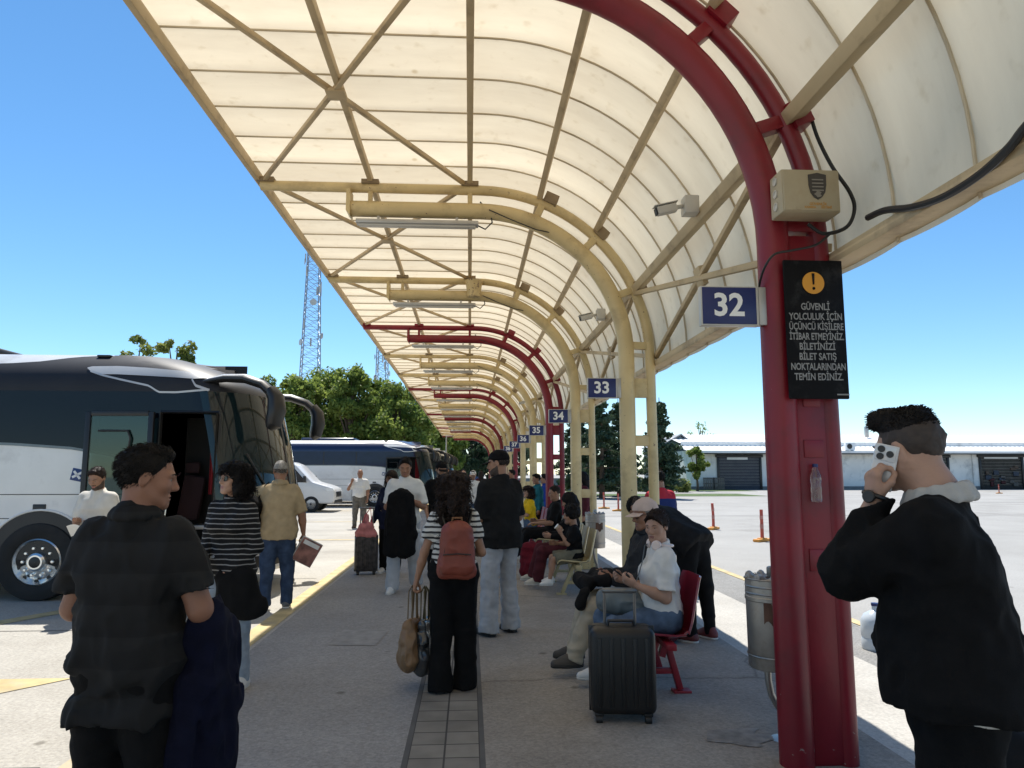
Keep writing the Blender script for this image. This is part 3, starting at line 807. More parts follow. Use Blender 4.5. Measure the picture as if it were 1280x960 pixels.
def ysurf(x, z):
    f = front_x(z); c = f - XC; w = half_w(z)
    if x <= c: return w
    t = min(1.0, (x - c) / XC)
    return w * (max(0.0, 1 - t ** XN)) ** (1 / XN)
def side_pt(x, z, d=.0, side=-1):
    y = ysurf(x, z); e = .01
    gx = (ysurf(x + e, z) - ysurf(x - e, z)) / (2 * e); gz = (ysurf(x, z + e) - ysurf(x, z - e)) / (2 * e)
    n = V((-gx, 1, -gz)).normalized()
    p = V((x, y, z)) + n * d
    return (p.x, p.y * side, p.z)
def lut(tab):
    xs = [t[0] for t in tab]; zs = [t[1] for t in tab]
    return lambda x: float(np.interp(x, xs, zs))
def strip_panel(mb, x0, x1, lo, hi, nx, nz, d, side=-1, mi=0):
    lo = lo if callable(lo) else (lambda x, v=lo: v); hi = hi if callable(hi) else (lambda x, v=hi: v)
    def f(u, v):
        x = x0 + (x1 - x0) * u; z = lo(x) + (hi(x) - lo(x)) * v
        return side_pt(x, z, d, side)
    return mb.grid(f, nx, nz, mi)
def front_pt(a, z, d=.0):
    """a in -1..1 across the front."""
    th = a * pi / 2
    c = front_x(z) - XC; w = half_w(z)
    s = abs(sin(th)) ** (2 / XN) * w * (1 if a > 0 else -1); x = c + XC * abs(cos(th)) ** (2 / XN)
    n = V((cos(th), sin(th) * .9, .12)).normalized()
    return (x + n.x * d, s + n.y * d, z + n.z * d)
def wheel(parent, name, x, y, r, rim_r, side, chrome=True):
    w = bpy.data.objects.new(name, None); COL.objects.link(w); w.parent = parent; w.location = (x, y, r)
    rot = Matrix.Rotation(R(90 * (1 if side < 0 else -1)), 3, 'X')
    mb = MB(); mb.lathe([(rim_r * .98, -.26), (r * .93, -.26), (r, -.22), (r, -.04), (r * .97, -.005), (r * .84, .01), (rim_r * 1.06, .0), (rim_r, -.015)], 40, rot=rot, cap=False); mb.build('tyre', m_tyre, w)
    mb = MB(); mb.lathe([(rim_r, -.012), (rim_r * .95, .0), (rim_r * .9, -.03), (rim_r * .78, -.075), (rim_r * .62, -.06), (rim_r * .42, -.05), (rim_r * .38, .01), (rim_r * .30, .03), (0.001, .03)], 40, rot=rot, cap=False)
    for k in range(10):
        a = 2 * pi * k / 10; mb.lathe([(r * .052, 0), (r * .052, .03), (r * .03, .045), (.001, .046)], 10, rot @ V((rim_r * .60 * cos(a), rim_r * .60 * sin(a), -.062)), rot, cap=False)
        a = 2 * pi * (k + .5) / 10; mb.lathe([(.001, .004), (r * .055, .004), (r * .05, -.004)], 10, rot @ V((rim_r * .83 * cos(a), rim_r * .83 * sin(a), -.048)), rot, mi=1, cap=False)
    mb.build('rim', [m_chrome if chrome else m_grey, m_trim], w)
    mb = MB(); mb.lathe([(.001, .036), (rim_r * .2, .034), (rim_r * .26, .028)], 18, rot=rot, cap=False); mb.build('hub_cap', m_trim, w)
    return w
def make_coach():
    t = thing('coach', 'white coach with charcoal upper half, silver swoosh and open front door in the nearest bay', 'coach', (-2.60, 10.72, 0)); t.scale = (1, 1, .965)
    zs = [.28, .34, .5, .8, 1.1, 1.4, 1.7, 2.0, 2.3, 2.55, 2.7, 2.82, 2.93, 3.03, 3.12, 3.20, 3.26, 3.30]
    xs = [-12.0, -11.9, -10, -8, -6, -4, -3, -2.5, -2.0]
    mb = MB(); rows = []
    for z in zs:
        w = half_w(z); row = []
        row += [(x, -w if x > -12 else -w * .96, z) for x in xs]
        row += [front_pt(-1 + 2 * i / 28, z) for i in range(29)]
        row += [(x, w if x > -12 else w * .96, z) for x in reversed(xs)]
        rows.append(row)
    n = len(rows[0]); vs = [p for r in rows for p in r]
    fs = [(i * n + k, i * n + (k + 1) % n, (i + 1) * n + (k + 1) % n, (i + 1) * n + k) for i in range(len(zs) - 1) for k in range(n)]
    fs += [tuple(range(n)), tuple(range((len(zs) - 1) * n, len(zs) * n))]
    mb.add(vs, fs); mb
    body = mb.build('body', m_pw, t, smooth=40)
    cut = MB().box((-1.035, -1.0, 1.435), (.70, 1.17, 2.02)).build('cutter', m_int, t)
    md = body.modifiers.new('cut', 'BOOLEAN'); md.object = cut; md.operation = 'DIFFERENCE'; md.solver = 'EXACT'
    bpy.context.view_layer.update(); dg = bpy.context.evaluated_depsgraph_get()
    nm = bpy.data.meshes.new_from_object(body.evaluated_get(dg)); body.modifiers.clear(); body.data = nm; nm.set_sharp_from_angle(angle=R(40)); bpy.data.objects.remove(cut)
    # charcoal band above the windows and over the front roof
    top = lut([(-12, 3.11), (-4.2, 3.12), (-3.5, 3.13), (-3.1, 3.17), (-2.7, 3.255), (-2.4, 3.28), (-1.3, 3.28)])
    mb = MB(); strip_panel(mb, -11.9, -.72, 2.74, top, 70, 8, .006); strip_panel(mb, -11.9, -.72, 2.74, top, 70, 8, .006, 1)
    mb.grid(lambda u, v: front_pt(-1 + 2 * u, 2.74 + .555 * v, .006), 40, 8)
    mb.build('upper_band', m_pd, t, smooth=60, fix=False)
    # side glass: its lower edge sweeps down behind the door
    low = lut([(-12, 2.06), (-4.4, 2.07), (-3.8, 2.06), (-3.2, 2.04), (-2.5, 1.99), (-2.0, 1.90), (-1.65, 1.77), (-1.48, 1.5), (-1.40, 1.1), (-1.36, .95), (-.7, .95), (-.5, 1.1)])
    for sd in (-1, 1):
        mb = MB(); strip_panel(mb, -11.9, -1.41 if sd < 0 else -.75, low, 2.74, 130, 8, .008, sd)
        if sd < 0: strip_panel(mb, -1.41, -.73, 2.46, 2.74, 10, 3, .008, sd); pm = MB(); strip_panel(pm, -.68, -.50, .95, 2.74, 6, 10, .008, sd); pm.build('windscreen_pillar', m_trim, t, smooth=60, fix=False)
        mb.build('side_window', m_glass, t, smooth=60, fix=False)
        mb = MB(); strip_panel(mb, -11.9, -1.65, lambda x: low(x) - .035, lambda x: low(x), 110, 1, .011, sd); mb.build('window_trim', M('teal grey trim', (.16, .20, .21), .3), t, smooth=60, fix=False)
    # curtains and dim seats read as faint panels behind the glass: one divider bar per window
    mb = MB()
    for x in (-10.4, -8.7, -7.0, -5.3, -3.75): strip_panel(mb, x, x + .05, lambda x: low(x) + .02, 2.72, 1, 6, .010)
    mb.build('window_pillar', m_trim, t, smooth=60, fix=False)
    # silver swoosh emblem
    def sw(px, py): q = A(px, py, 9.47); return (q.x + 2.60, q.z / .965)
    def zx(a, b): return sw(a / 4, 420 + b / 4)
    up_ = [zx(410, 152), zx(430, 146), zx(560, 144), zx(720, 154), zx(900, 172), zx(1000, 190), zx(1020, 206)]
    dn_ = [zx(410, 156), zx(432, 172), zx(500, 190), zx(560, 189), zx(700, 196), zx(870, 206), zx(960, 213), zx(1020, 207)]
    mb = MB()
    strip_panel(mb, up_[0][0], up_[-1][0], lut(dn_), lut(up_), 30, 2, .014)
    ln = [zx(432, 172), zx(500, 195), zx(600, 218), zx(740, 248), zx(790, 280), zx(880, 281), zx(1040, 267)]
    strip_panel(mb, ln[0][0], ln[-1][0], lambda x: lut(ln)(x) - .012, lambda x: lut(ln)(x) + .014, 40, 1, .014)
    r_ = [zx(950, 212), zx(972, 246), zx(1036, 268)]
    strip_panel(mb, r_[0][0], r_[-1][0], lambda x: lut(r_)(x) - .02, lambda x: lut(r_)(x) + .015, 10, 1, .016)
    mb.build('swoosh_emblem', m_silver, t, smooth=60, fix=False)
    # luggage flaps, grooves, handle, side lamps
    mb = MB()
    for z in (1.36, 1.05): strip_panel(mb, -11.8, -1.45, z, z + .010, 60, 1, .004)
    for x in (-3.9, -6.6, -8.1, -9.6): strip_panel(mb, x, x + .012, .34, 1.36, 1, 6, .004)
    mb.build('panel_gaps', m_trim, t, smooth=0, fix=False)
    hq = A(49, 631, 9.46)
    mb = MB(); mb.box((hq.x + 2.60, -1.252, hq.z), (.16, .02, .10), .008); mb.build('hatch_handle', m_trim, t)
    mb = MB()
    for x in (-3.75, -6.7, -9.4): mb.box((x, -1.24, .47), (.10, .03, .05), .006)
    mb.build('side_marker', M('amber lens', (.5, .18, .02), .3), t)
    # wheels over flat black discs that paint the dark hollow of each arch
    for x in (-2.80, -9.0):
        for sd in (-1, 1):
            mb = MB(); mb.add([V(side_pt(x, .52, .007, sd))] + [(lambda q: V(side_pt(q[0], q[1], .007, sd)))((x + .63 * cos(a), .52 + .63 * sin(a))) for a in [R(-22 + 224 * i / 36) for i in range(37)]], [(0, i + 1, i + 2) for i in range(36)])
            mb.build('arch_shade', m_trim, t, smooth=0, fix=False)
            mb = MB(); mb.tube([(lambda q: V(side_pt(q[0], q[1], .006, sd)))((x + .645 * cos(a), .52 + .645 * sin(a))) for a in [R(-22 + 224 * i / 30) for i in range(31)]], .016, 8); mb.build('arch_lip', m_pw, t)
            wheel(t, 'wheel', x, sd * 1.285, .50, .30, sd)
    # doorway with interior, open plug door slid back along the side
    mb = MB(); x0, x1, y0, y1, z0, z1 = -1.385, -.685, -1.30, -.42, .425, 2.445
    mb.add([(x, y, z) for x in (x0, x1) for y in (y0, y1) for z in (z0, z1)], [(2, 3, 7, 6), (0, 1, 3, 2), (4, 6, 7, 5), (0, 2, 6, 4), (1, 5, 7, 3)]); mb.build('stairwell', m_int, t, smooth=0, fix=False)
    mb = MB(); mb.shell(lambda u, v: (-.91 + .20 * u, -.80 + .025 * sin(26 * u), 1.35 + 1.05 * v), 24, 3, .006); mb.build('curtain', m_curt, t)
    mb = MB()
    for i in range(3): mb.box((-1.035, -1.0 + .2 * i + .1, .45 + .22 * i), (.69, .40 - .0 * i, .06), .008)
    mb.build('steps', m_grey, t)
    mb = MB(); mb.box((-1.20, -.60, 1.30), (.30, .12, .62), .05, Matrix.Rotation(R(8), 3, 'Y')); mb.box((-1.20, -.60, 1.72), (.20, .09, .16), .04); mb.build('guide_seat', M('seat cloth', (.03, .012, .014), .9), t)
    mb = MB(); mb.tube([(-1.33, -1.18, .8), (-1.30, -1.12, 1.5), (-1.25, -.9, 1.65)], .016, 8); mb.build('handrail', m_chrome, t)
    mb = MB()
    for x in (-1.41, -.68): mb.tube([side_pt(x, .42, .02), side_pt(x, 2.46, .02)], .022, 8)
    mb.tube([side_pt(-1.41, 2.46, .02), side_pt(-1.05, 2.46, .02), side_pt(-.68, 2.46, .02)], .022, 8)
    mb.build('door_surround', m_trim, t)
    d = bpy.data.objects.new('door', None); COL.objects.link(d); d.parent = t; d.location = (-1.86, -1.36, 0); d.rotation_euler = (0, 0, R(-3))
    d['label'] = 'open plug door with a glass pane, slid back along the side'
    mb = MB()
    for x in (-.40, .40): mb.box((x, 0, 1.40), (.07, .05, 2.10), .01)
    for z in (.38, 1.06, 2.43): mb.box((0, 0, z), (.73, .048, .07), .01)
    mb.box((0, .0, .70), (.73, .04, .6), .004)
    mb.build('door_frame', m_trim, d)
    mg, nt, out = nodes('door glass'); gl = N(nt, 'BsdfGlossy'); gl.inputs[1].default_value = .03; gl.inputs[0].default_value = (.8, .95, .93, 1); tp = N(nt, 'BsdfTransparent'); tp.inputs[0].default_value = (.36, .47, .46, 1)
    fr = N(nt, 'Fresnel'); fr.inputs[0].default_value = 1.6; mx = N(nt, 'MixShader'); L(nt, fr.outputs[0], mx.inputs[0]); L(nt, tp.outputs[0], mx.inputs[1]); L(nt, gl.outputs[0], mx.inputs[2]); L(nt, mx.outputs[0], out.inputs[0])
    mb = MB(); mb.box((0, 0, 1.745), (.73, .012, 1.30)); mb.build('pane', mg, d)
    mb = MB(); mb.tube([(-.25, -.03, 2.2), (.12, -.03, 2.2), (.16, -.03, 2.1), (.1, -.03, 1.55)], .014, 8); mb.build('grab_rail', m_trim, d)
    # front: windscreen, lower mask, lights, plate, wipers
    mb = MB(); mb.grid(lambda u, v: front_pt(-.93 + 1.86 * u, 1.12 + 1.63 * v, .010), 44, 16); mb.build('windscreen', m_screen, t, smooth=60, fix=False)
    mb = MB(); mb.grid(lambda u, v: front_pt(-.90 + 1.8 * u, .98 + .14 * v, .010), 40, 2); mb.grid(lambda u, v: front_pt(-.86 + 1.72 * u, .36 + .16 * v, .010), 40, 2); mb.build('front_grille', m_trim, t, smooth=60, fix=False)
    mb = MB(); mb.grid(lambda u, v: front_pt(-.008 + .016 * u, 1.14 + 1.6 * v, .016), 2, 10); mb.build('windscreen_divider', m_trim, t, smooth=60, fix=False)
    for sg in (-1, 1):
        mb = MB(); mb.grid(lambda u, v: front_pt(sg * (.52 + .34 * u), .60 + .24 * v * (1 - .3 * u), .014), 14, 4); mb.build('headlight', m_lampg, t, smooth=60, fix=False)
        mb = MB(); mb.grid(lambda u, v: front_pt(sg * (.50 + .38 * u), .57 + .04 * v, .016), 14, 1); mb.build('headlight_bezel', m_trim, t, smooth=60, fix=False)
        mb = MB(); mb.tube([front_pt(sg * .1, 1.08, .05), front_pt(sg * .35, 1.3, .05), front_pt(sg * .6, 1.9, .05)], .014, 6); mb.build('wiper', m_trim, t)
    mb = MB(); p = front_pt(0, .44, .016); mb.box((p[0], 0, .44), (.012, .5, .12), .003); mb.build('number_plate', m_white, t)
    # antler mirrors
    for sg in (-1, 1):
        mr = bpy.data.objects.new('mirror', None); COL.objects.link(mr); mr.parent = t; mr.location = (-.48, sg * 1.02, 2.86)
        mb = MB(); mb.tube([(-.45, sg * .10, .03), (-.15, sg * .16, .07), (.12, sg * .20, .06), (.36, sg * .23, -.02), (.50, sg * .25, -.15)], [.05, .085, .10, .105, .11], 14, flat=.6); mb.build('mirror_arm', m_trim if sg > 0 else m_trim, mr)
        mb = MB(); mb.tube([(-.42, sg * .10, .055), (-.15, sg * .16, .098), (.12, sg * .20, .09), (.32, sg * .225, .03)], [.035, .075, .085, .06], 12, flat=.45); mb.build('arm_cover', m_pw, mr)
        mb = MB(); mb.tube([(.46, sg * .25, -.08), (.54, sg * .255, -.20), (.56, sg * .26, -.38), (.52, sg * .26, -.56), (.47, sg * .26, -.62)], [.10, .14, .155, .14, .07], 16, flat=.75); mb.build('mirror_housing', m_trim, mr)
        mb = MB(); mb.box((.47, sg * .26, -.36), (.02, .16, .34), .008, Matrix.Rotation(R(4), 3, 'Y')); mb.build('mirror_glass', m_chrome, mr)
    # roof pods
    mb = MB(); mb.box((-5.2, 0, 3.36), (2.6, 1.5, .16), .07, seg=3); mb.build('roof_air_conditioner', m_pd, t)
    mb = MB(); mb.box((-9.2, 0, 3.35), (1.0, 1.0, .12), .05, seg=3); mb.build('roof_hatch', m_pw, t)
    mb = MB(); mb.box((-2.35, -.86, 3.275), (.18, .1, .03), .01); mb.build('roof_camera', m_trim, t)
    # window sticker beside the door
    mb = MB(); mb.box((-2.40, -1.243, 1.62), (.15, .012, .16), .004, Matrix.Rotation(R(12), 3, 'Y')); mb.build('sticker', M('sticker navy', (.02, .05, .16), .5), t)
    mb = MB()
    for a in (40, -40): mb.box((-2.40, -1.252, 1.62), (.13, .004, .03), 0, Matrix.Rotation(R(a + 12), 3, 'Y'))
    mb.build('sticker_cross', m_white, t)
    return t
coach = make_coach()
navy = {m_pd: m_pd2, m_silver: m_white, m_glass: M('navy tinted glass', (.008, .014, .045), .06, spec=.3)}
dup(coach, (-1.75, 36.2, 0), label='navy and white coach parked behind the white van', swap=navy)
grey2 = {m_pd: M('coach grey paint', (.10, .105, .11), .3, var=.05, coat=.4)}
dup(coach, (-1.35, 40.6, 0), label='coach nosing out just beyond the navy coach', swap=grey2)
dup(coach, (-1.15, 45.2, 0), label='white fronted coach, second beyond the navy coach', swap={m_pd: m_pw})
dup(coach, (-1.0, 50.2, 0), label='farthest coach of the row, its rounded front under the far canopy', swap={m_pd: m_pw})
# ------------------------------------------------------------------ van
def make_van():
    t = thing('van', 'small white delivery van with its bonnet towards the platform in front of the navy coach', 'van', (-5.55, 31.0, 0))
    m_vw = M('van white paint', (.66, .66, .65), .3, var=.03, coat=.4)
    prof_ = [(-5.2, .35), (-.15, .35), (0, .42), (.0, .78), (-.06, .95), (-.30, 1.06), (-.95, 1.24), (-1.62, 1.93), (-1.95, 2.06), (-2.6, 2.12), (-5.1, 2.12), (-5.2, 2.0)]
    bm = bmesh.new()
    vs = [bm.verts.new((x, -.93, z)) for x, z in prof_]; f = bm.faces.new(vs)
    r = bmesh.ops.extrude_face_region(bm, geom=[f]); bmesh.ops.translate(bm, vec=(0, 1.86, 0), verts=[g for g in r['geom'] if isinstance(g, bmesh.types.BMVert)])
    bmesh.ops.recalc_face_normals(bm, faces=bm.faces)
    bmesh.ops.bevel(bm, geom=list(bm.edges), offset=.075, segments=3, affect='EDGES', profile=.5)
    me = bpy.data.meshes.new('body'); bm.to_mesh(me); bm.free(); me.polygons.foreach_set('use_smooth', [True] * len(me.polygons)); me.set_sharp_from_angle(angle=R(40))
    link('body', me, t, m_vw)
    mb = MB(); mb.grid(lambda u, v: (-1.02 - .60 * v + .014, -.80 + 1.6 * u, 1.27 + .62 * v + .016), 2, 2); mb.build('windscreen', m_screen, t, smooth=0, fix=False)
    for sd in (-1, 1):
        mb = MB(); mb.prism([(-1.15, 1.22), (-2.35, 1.22), (-2.35, 1.86), (-1.72, 1.86)], 'y', sd * .928, sd * .938); mb.build('side_window', m_glass, t, smooth=0)
        mb = MB(); mb.box((-1.22, sd * 1.03, 1.36), (.10, .18, .26), .03); mb.build('mirror', m_trim, t)
        mb = MB(); mb.prism([(-.02, .86), (-.10, .98), (-.42, 1.02), (-.36, .86)], 'y', sd * .80, sd * .94); mb.build('headlight', m_lampg, t, smooth=0)
        for x in (-.95, -4.1): wheel(t, 'wheel', x, sd * .94, .33, .2, sd, False)
        mb = MB(); mb.box((-2.42, sd * .932, 1.2), (.012, .012, 1.4)); mb.box((-3.7, sd * .932, 1.2), (.012, .012, 1.4)); mb.box((-3.0, sd * .932, 1.16), (5.0 * .25, .012, .02)); mb.build('door_gap', m_trim, t)
    mb = MB(); mb.box((-.0, 0, .72), (.03, 1.1, .22), .01); mb.box((0, 0, .42), (.04, 1.7, .14), .02); mb.build('grille', m_trim, t)
    return t
make_van()
# ------------------------------------------------------------------ lattice masts
m_mast = M('galvanised mast', (.30, .33, .38), .5, .4, var=.1)
def mast(label, x, y, h, w0, w1, seed):
    rnd = random.Random(seed)
    t = thing('lattice_mast', label, 'mast', (x, y, 0), R(20), 'lattice masts behind the trees')
    mb = MB(); n = 26
    def c(i, z):
        w = w0 + (w1 - w0) * z / h; sx, sy = ((-1, -1), (1, -1), (1, 1), (-1, 1))[i % 4]
        return (sx * w / 2, sy * w / 2, z)
    for i in range(4): mb.bar(c(i, 0), c(i, h), .13, .13)
    for k in range(n):
        z0, z1 = h * k / n, h * (k + 1) / n
        for i in range(4):
            mb.bar(c(i, z0), c(i + 1, z1), .06, .06); mb.bar(c(i + 1, z0), c(i, z1), .06, .06); mb.bar(c(i, z1), c(i + 1, z1), .06, .06)
    mb.build('lattice', m_mast, t, smooth=0)
    for k in range(14):
        z = h * (.42 + .56 * rnd.random()); a = rnd.random() * 6.28; w = w0 + (w1 - w0) * z / h
        p = V((cos(a) * (w / 2 + .45), sin(a) * (w / 2 + .45), z))
        if k % 3: MB().box(p, (.22, .3, 1.6), .05, Matrix.Rotation(a, 3, 'Z')).build('panel_antenna', m_tubeg, t)
        else: MB().lathe([(.02, -.1), (.55, .05), (.6, .14)], 18, p, Matrix.Rotation(a, 3, 'Z') @ Matrix.Rotation(R(90), 3, 'Y')).build('dish_antenna', m_tubeg, t)
    mb = MB(); mb.tube([(0, 0, h), (0, 0, h + 3)], .05, 6); mb.build('lightning_rod', m_mast, t)
mast('tall lattice mast rising over the trees left of the canopy eave', A(388, 450, 130).x, 130, 45.5, 4.2, 1.9, 3)
mast('second lattice mast, half hidden behind the canopy eave', A(478, 440, 150).x, 150, 32, 2.6, 1.9, 9)
lp = thing('lamp_post', 'thin grey lamp post beyond the far coaches', 'lamp post', (-1.9, 58, 0))
MB().tube([(0, 0, 0), (0, 0, 4.6)], [.08, .05], 10).build('post', m_grey, lp); MB().box((.3, 0, 4.62), (.7, .18, .08), .02).build('lamp_head', m_grey, lp)
# ------------------------------------------------------------------ trees
def leaf_mat(name, c1, c2, tr=.35, sc=.7):
    m, nt, out = nodes(name)
    tc = N(nt, 'TexCoord'); n1 = N(nt, 'TexNoise'); n1.inputs['Scale'].default_value = sc; n1.inputs['Detail'].default_value = 4
    L(nt, tc.outputs['Object'], n1.inputs['Vector'])
    r = N(nt, 'ValToRGB'); r.color_ramp.elements[0].position = .33; r.color_ramp.elements[1].position = .68
    r.color_ramp.elements[0].color = c4(c1); r.color_ramp.elements[1].color = c4(c2); L(nt, n1.outputs['Fac'], r.inputs[0])
    n2 = N(nt, 'TexNoise'); n2.inputs['Scale'].default_value = 8; L(nt, tc.outputs['Object'], n2.inputs['Vector'])
    hs = N(nt, 'HueSaturation'); mr = N(nt, 'MapRange'); mr.inputs[3].default_value = .55; mr.inputs[4].default_value = 1.5
    L(nt, n2.outputs['Fac'], mr.inputs[0]); L(nt, mr.outputs[0], hs.inputs['Value']); L(nt, r.outputs[0], hs.inputs['Color'])
    d = N(nt, 'BsdfPrincipled'); d.inputs['Roughness'].default_value = .55; d.inputs['Specular IOR Level'].default_value = .3
    t = N(nt, 'BsdfTranslucent'); mx = N(nt, 'MixShader'); mx.inputs[0].default_value = tr
    L(nt, hs.outputs[0], d.inputs[0]); L(nt, hs.outputs[0], t.inputs[0]); L(nt, d.outputs[0], mx.inputs[1]); L(nt, t.outputs[0], mx.inputs[2]); L(nt, mx.outputs[0], out.inputs[0])
    return m
m_bark = M('bark', (.11, .08, .055), .95, var=.35, scale=5, bump=.6, bscale=18)
m_leaf = leaf_mat('deciduous leaves', (.095, .15, .03), (.30, .36, .08), .48)
m_leaf2 = leaf_mat('yellow green leaves', (.13, .17, .035), (.30, .32, .09), .5)
m_conif = leaf_mat('cedar needles', (.035, .065, .034), (.10, .145, .075), .25)
def leaves(mb, centers, n, size, rnd, flat=1.0):
    rs = np.random.RandomState(rnd)
    vs, fs = [], []
    for (c, r) in centers:
        d = rs.normal(size=(n, 3)); d /= np.linalg.norm(d, axis=1, keepdims=True)
        p = np.array(c) + d * (rs.rand(n, 1) ** .45) * r * np.array([1, 1, flat])
        a = rs.normal(size=(n, 3)); a /= np.linalg.norm(a, axis=1, keepdims=True)
        b = np.cross(a, rs.normal(size=(n, 3))); b /= np.linalg.norm(b, axis=1, keepdims=True)
        s = size * (.6 + .8 * rs.rand(n, 1))
        q = np.stack([p - a * s, p + b * s * .55, p + a * s, p - b * s * .55], 1).reshape(-1, 3)
        o = len(vs); vs += q.tolist(); fs += [(o + 4 * i, o + 4 * i + 1, o + 4 * i + 2, o + 4 * i + 3) for i in range(n)]
    mb.add(vs, fs)
def tree(label, loc, H, rad, seed, mat=None, trunk_h=.3, nclump=46, nleaf=110, size=.17, cat='tree', name='tree', group=None, sparse=False):
    rnd = random.Random(seed)
    t = thing(name, label, cat, loc, rnd.random() * 6, group)
    cl = []
    zc = H * (trunk_h + (1 - trunk_h) * .5); hz = H * (1 - trunk_h) * .5
    for i in range(nclump):
        while True:
            d = V((rnd.uniform(-1, 1), rnd.uniform(-1, 1), rnd.uniform(-1, 1)))
            if d.length < 1: break
        d = d * (1 if d.length > .45 else 1.6)
        k = 1 - .25 * max(0, d.z)
        cl.append((V((d.x * rad * k * .9, d.y * rad * k * .9, zc + d.z * hz * .92)), rad * rnd.uniform(.15, .30)))
    mb = MB(); leaves(mb, cl, nleaf, size, seed); mb.build('crown', mat or m_leaf, t, smooth=0, fix=False)
    mb = MB()
    mb.tube([(0, 0, -.05), (rnd.uniform(-.1, .1), 0, H * trunk_h * .5), (0, rnd.uniform(-.1, .1), H * trunk_h), (0, 0, H * .6), (0, 0, H * .85)], [H * .030, H * .024, H * .020, H * .012, .02], 10)
    for c, r in cl[::2 if not sparse else 1]:
        z0 = H * (trunk_h * .8 + .3 * rnd.random()); m = V((c.x * .45, c.y * .45, z0 + (c.z - z0) * .6))
        mb.tube([(0, 0, z0), m, c], [H * .011, H * .007, .012], 6)
    mb.build('trunk', m_bark, t)
    return t
kinds = ['broad leafy tree', 'tall leafy tree', 'round leafy tree']
# a row of trees behind the coaches; each its own height
row = [(335, 72, 11.0, 'leafy treetop showing over the nearest coach roof'), (372, 70, 12.0, 'broad dark green tree left of the lattice mast, behind the coach mirror'), (404, 74, 12.9, 'tall bushy tree under the lattice mast'), (438, 70, 12.6, 'tallest bushy tree right of the lattice mast'), (472, 73, 11.6, 'full green tree under the second mast'), (500, 69, 10.6, 'green tree partly behind the canopy eave'), (530, 76, 10.6, 'dark tree behind the far canopy edge'), (552, 84, 8.6, 'low dark tree beyond the far coaches')]
for i, (px, Y, H, lab) in enumerate(row):
    tree(lab, (A(px, 560, Y).x, Y, 0), H, 3.0 + .35 * (i % 3), 20 + i, None, .14, 105, 105, .20, group='trees behind the coaches')
for i, (px, Y, H, lab) in enumerate([(565, 92, 6.5, 'dark tree at the end of the canopy, left of the crowd'), (590, 88, 7.0, 'dark tree closing the far end of the canopy'), (615, 90, 7.0, 'dark tree at the far end of the canopy by the last columns'), (640, 92, 6.6, 'dark tree behind the farthest columns')]):
    tree(lab, (A(px, 560, Y).x, Y, 0), H, 2.6, 40 + i, m_conif, .12, 50, 110, .2, group='trees closing the far end')
tree('pale treetop far left above the white coach roof', (A(172, 430, 48).x, 48, 0), 11.0, 1.7, 61, m_leaf2, .45, 26, 60, .15)
tree('yellow green treetop above the middle of the white coach roof', (A(222, 430, 46).x, 46, 0), 11.3, 1.5, 62, m_leaf2, .45, 26, 80, .15)
tree('small round tree beside the warehouse corner', (A(871, 590, 64).x, 64, 0), 4.3, 1.15, 63, m_leaf, .25, 30, 130, .13)
tree('thin half bare tree rising behind the grey gabled shed', (A(876, 540, 100).x, 100, 0), 9.4, 2.1, 64, m_leaf, .4, 26, 14, .16, sparse=True)
def conifer(label, loc, H, rad, seed):
    rnd = random.Random(seed)
    t = thing('cedar_tree', label, 'tree', loc, 0, 'cedars beyond the columns')
    mb = MB(); tr = MB()
    tr.tube([(0, 0, 0), (.05, 0, H * .5), (0, 0, H)], [H * .03, H * .018, .02], 10)
    cl = []
    nt_ = 15
    for k in range(nt_):
        z = H * (.12 + .86 * k / nt_); rr = rad * (1 - (k / nt_) ** 1.4) * rnd.uniform(.8, 1.15)
        for j in range(7):
            a = rnd.random() * 6.28; r = rr * rnd.uniform(.6, 1.1)
            tip = V((cos(a) * r, sin(a) * r, z - .10 * r + rnd.uniform(-.1, .1)))
            tr.tube([(0, 0, z), (tip.x * .5, tip.y * .5, z + .05), tip], [.05, .03, .012], 5)
            for q in (.45, .75, 1.0): cl.append((V((tip.x * q, tip.y * q, z + (tip.z - z) * q)), .22 + .22 * rnd.random()))
    leaves(mb, cl, 34, .12, seed, .55)
    mb.build('crown', m_conif, t, smooth=0, fix=False); tr.build('trunk', m_bark, t)
for i, (px, Y, H, rad, lab) in enumerate([(752, 46, 6.6, 2.0, 'dark cedar between the columns under sign 33'), (774, 50, 6.9, 2.0, 'dark cedar directly behind the sign 33 column'), (826, 45, 6.45, 1.45, 'pointed cedar right of the sign 33 column'), (722, 52, 6.4, 1.9, 'dark cedar behind the second cream column')]):
    conifer(lab, (A(px, 590, Y).x, Y, 0), H, rad, 80 + i)
# shrubs by the grey wall
for i, (px, Y, s) in enumerate([(748, 62, 1.3), (770, 62.5, 1.2), (792, 62, 1.1), (818, 61, 1.0), (845, 60, .9), (725, 62, 1.3)]):
    t = thing('shrub', ['low shrub by the grey wall behind the cedar trunk', 'pale shrub by the grey wall under sign 33', 'shrub by the wall hidden behind the first cream column', 'shrub right of the first cream column', 'weedy shrub in front of the grey shed', 'shrub behind the second cream column'][i], 'shrub', (A(px, 600, Y).x, Y, 0), 0, 'shrubs along the grey wall')
    mb = MB(); leaves(mb, [(V((random.uniform(-.9, .9), random.uniform(-.3, .3), random.uniform(.2, s))), .45) for _ in range(16)], 70, .12, 90 + i); mb.build('foliage', m_leaf2, t, smooth=0, fix=False)
    MB().tube([(0, 0, 0), (.05, 0, s * .6)], [.05, .02], 6).build('stem', m_bark, t)
wl = thing('garden_wall', 'low grey wall beyond the lawn behind the cedars', 'wall', (12, 66, 0))
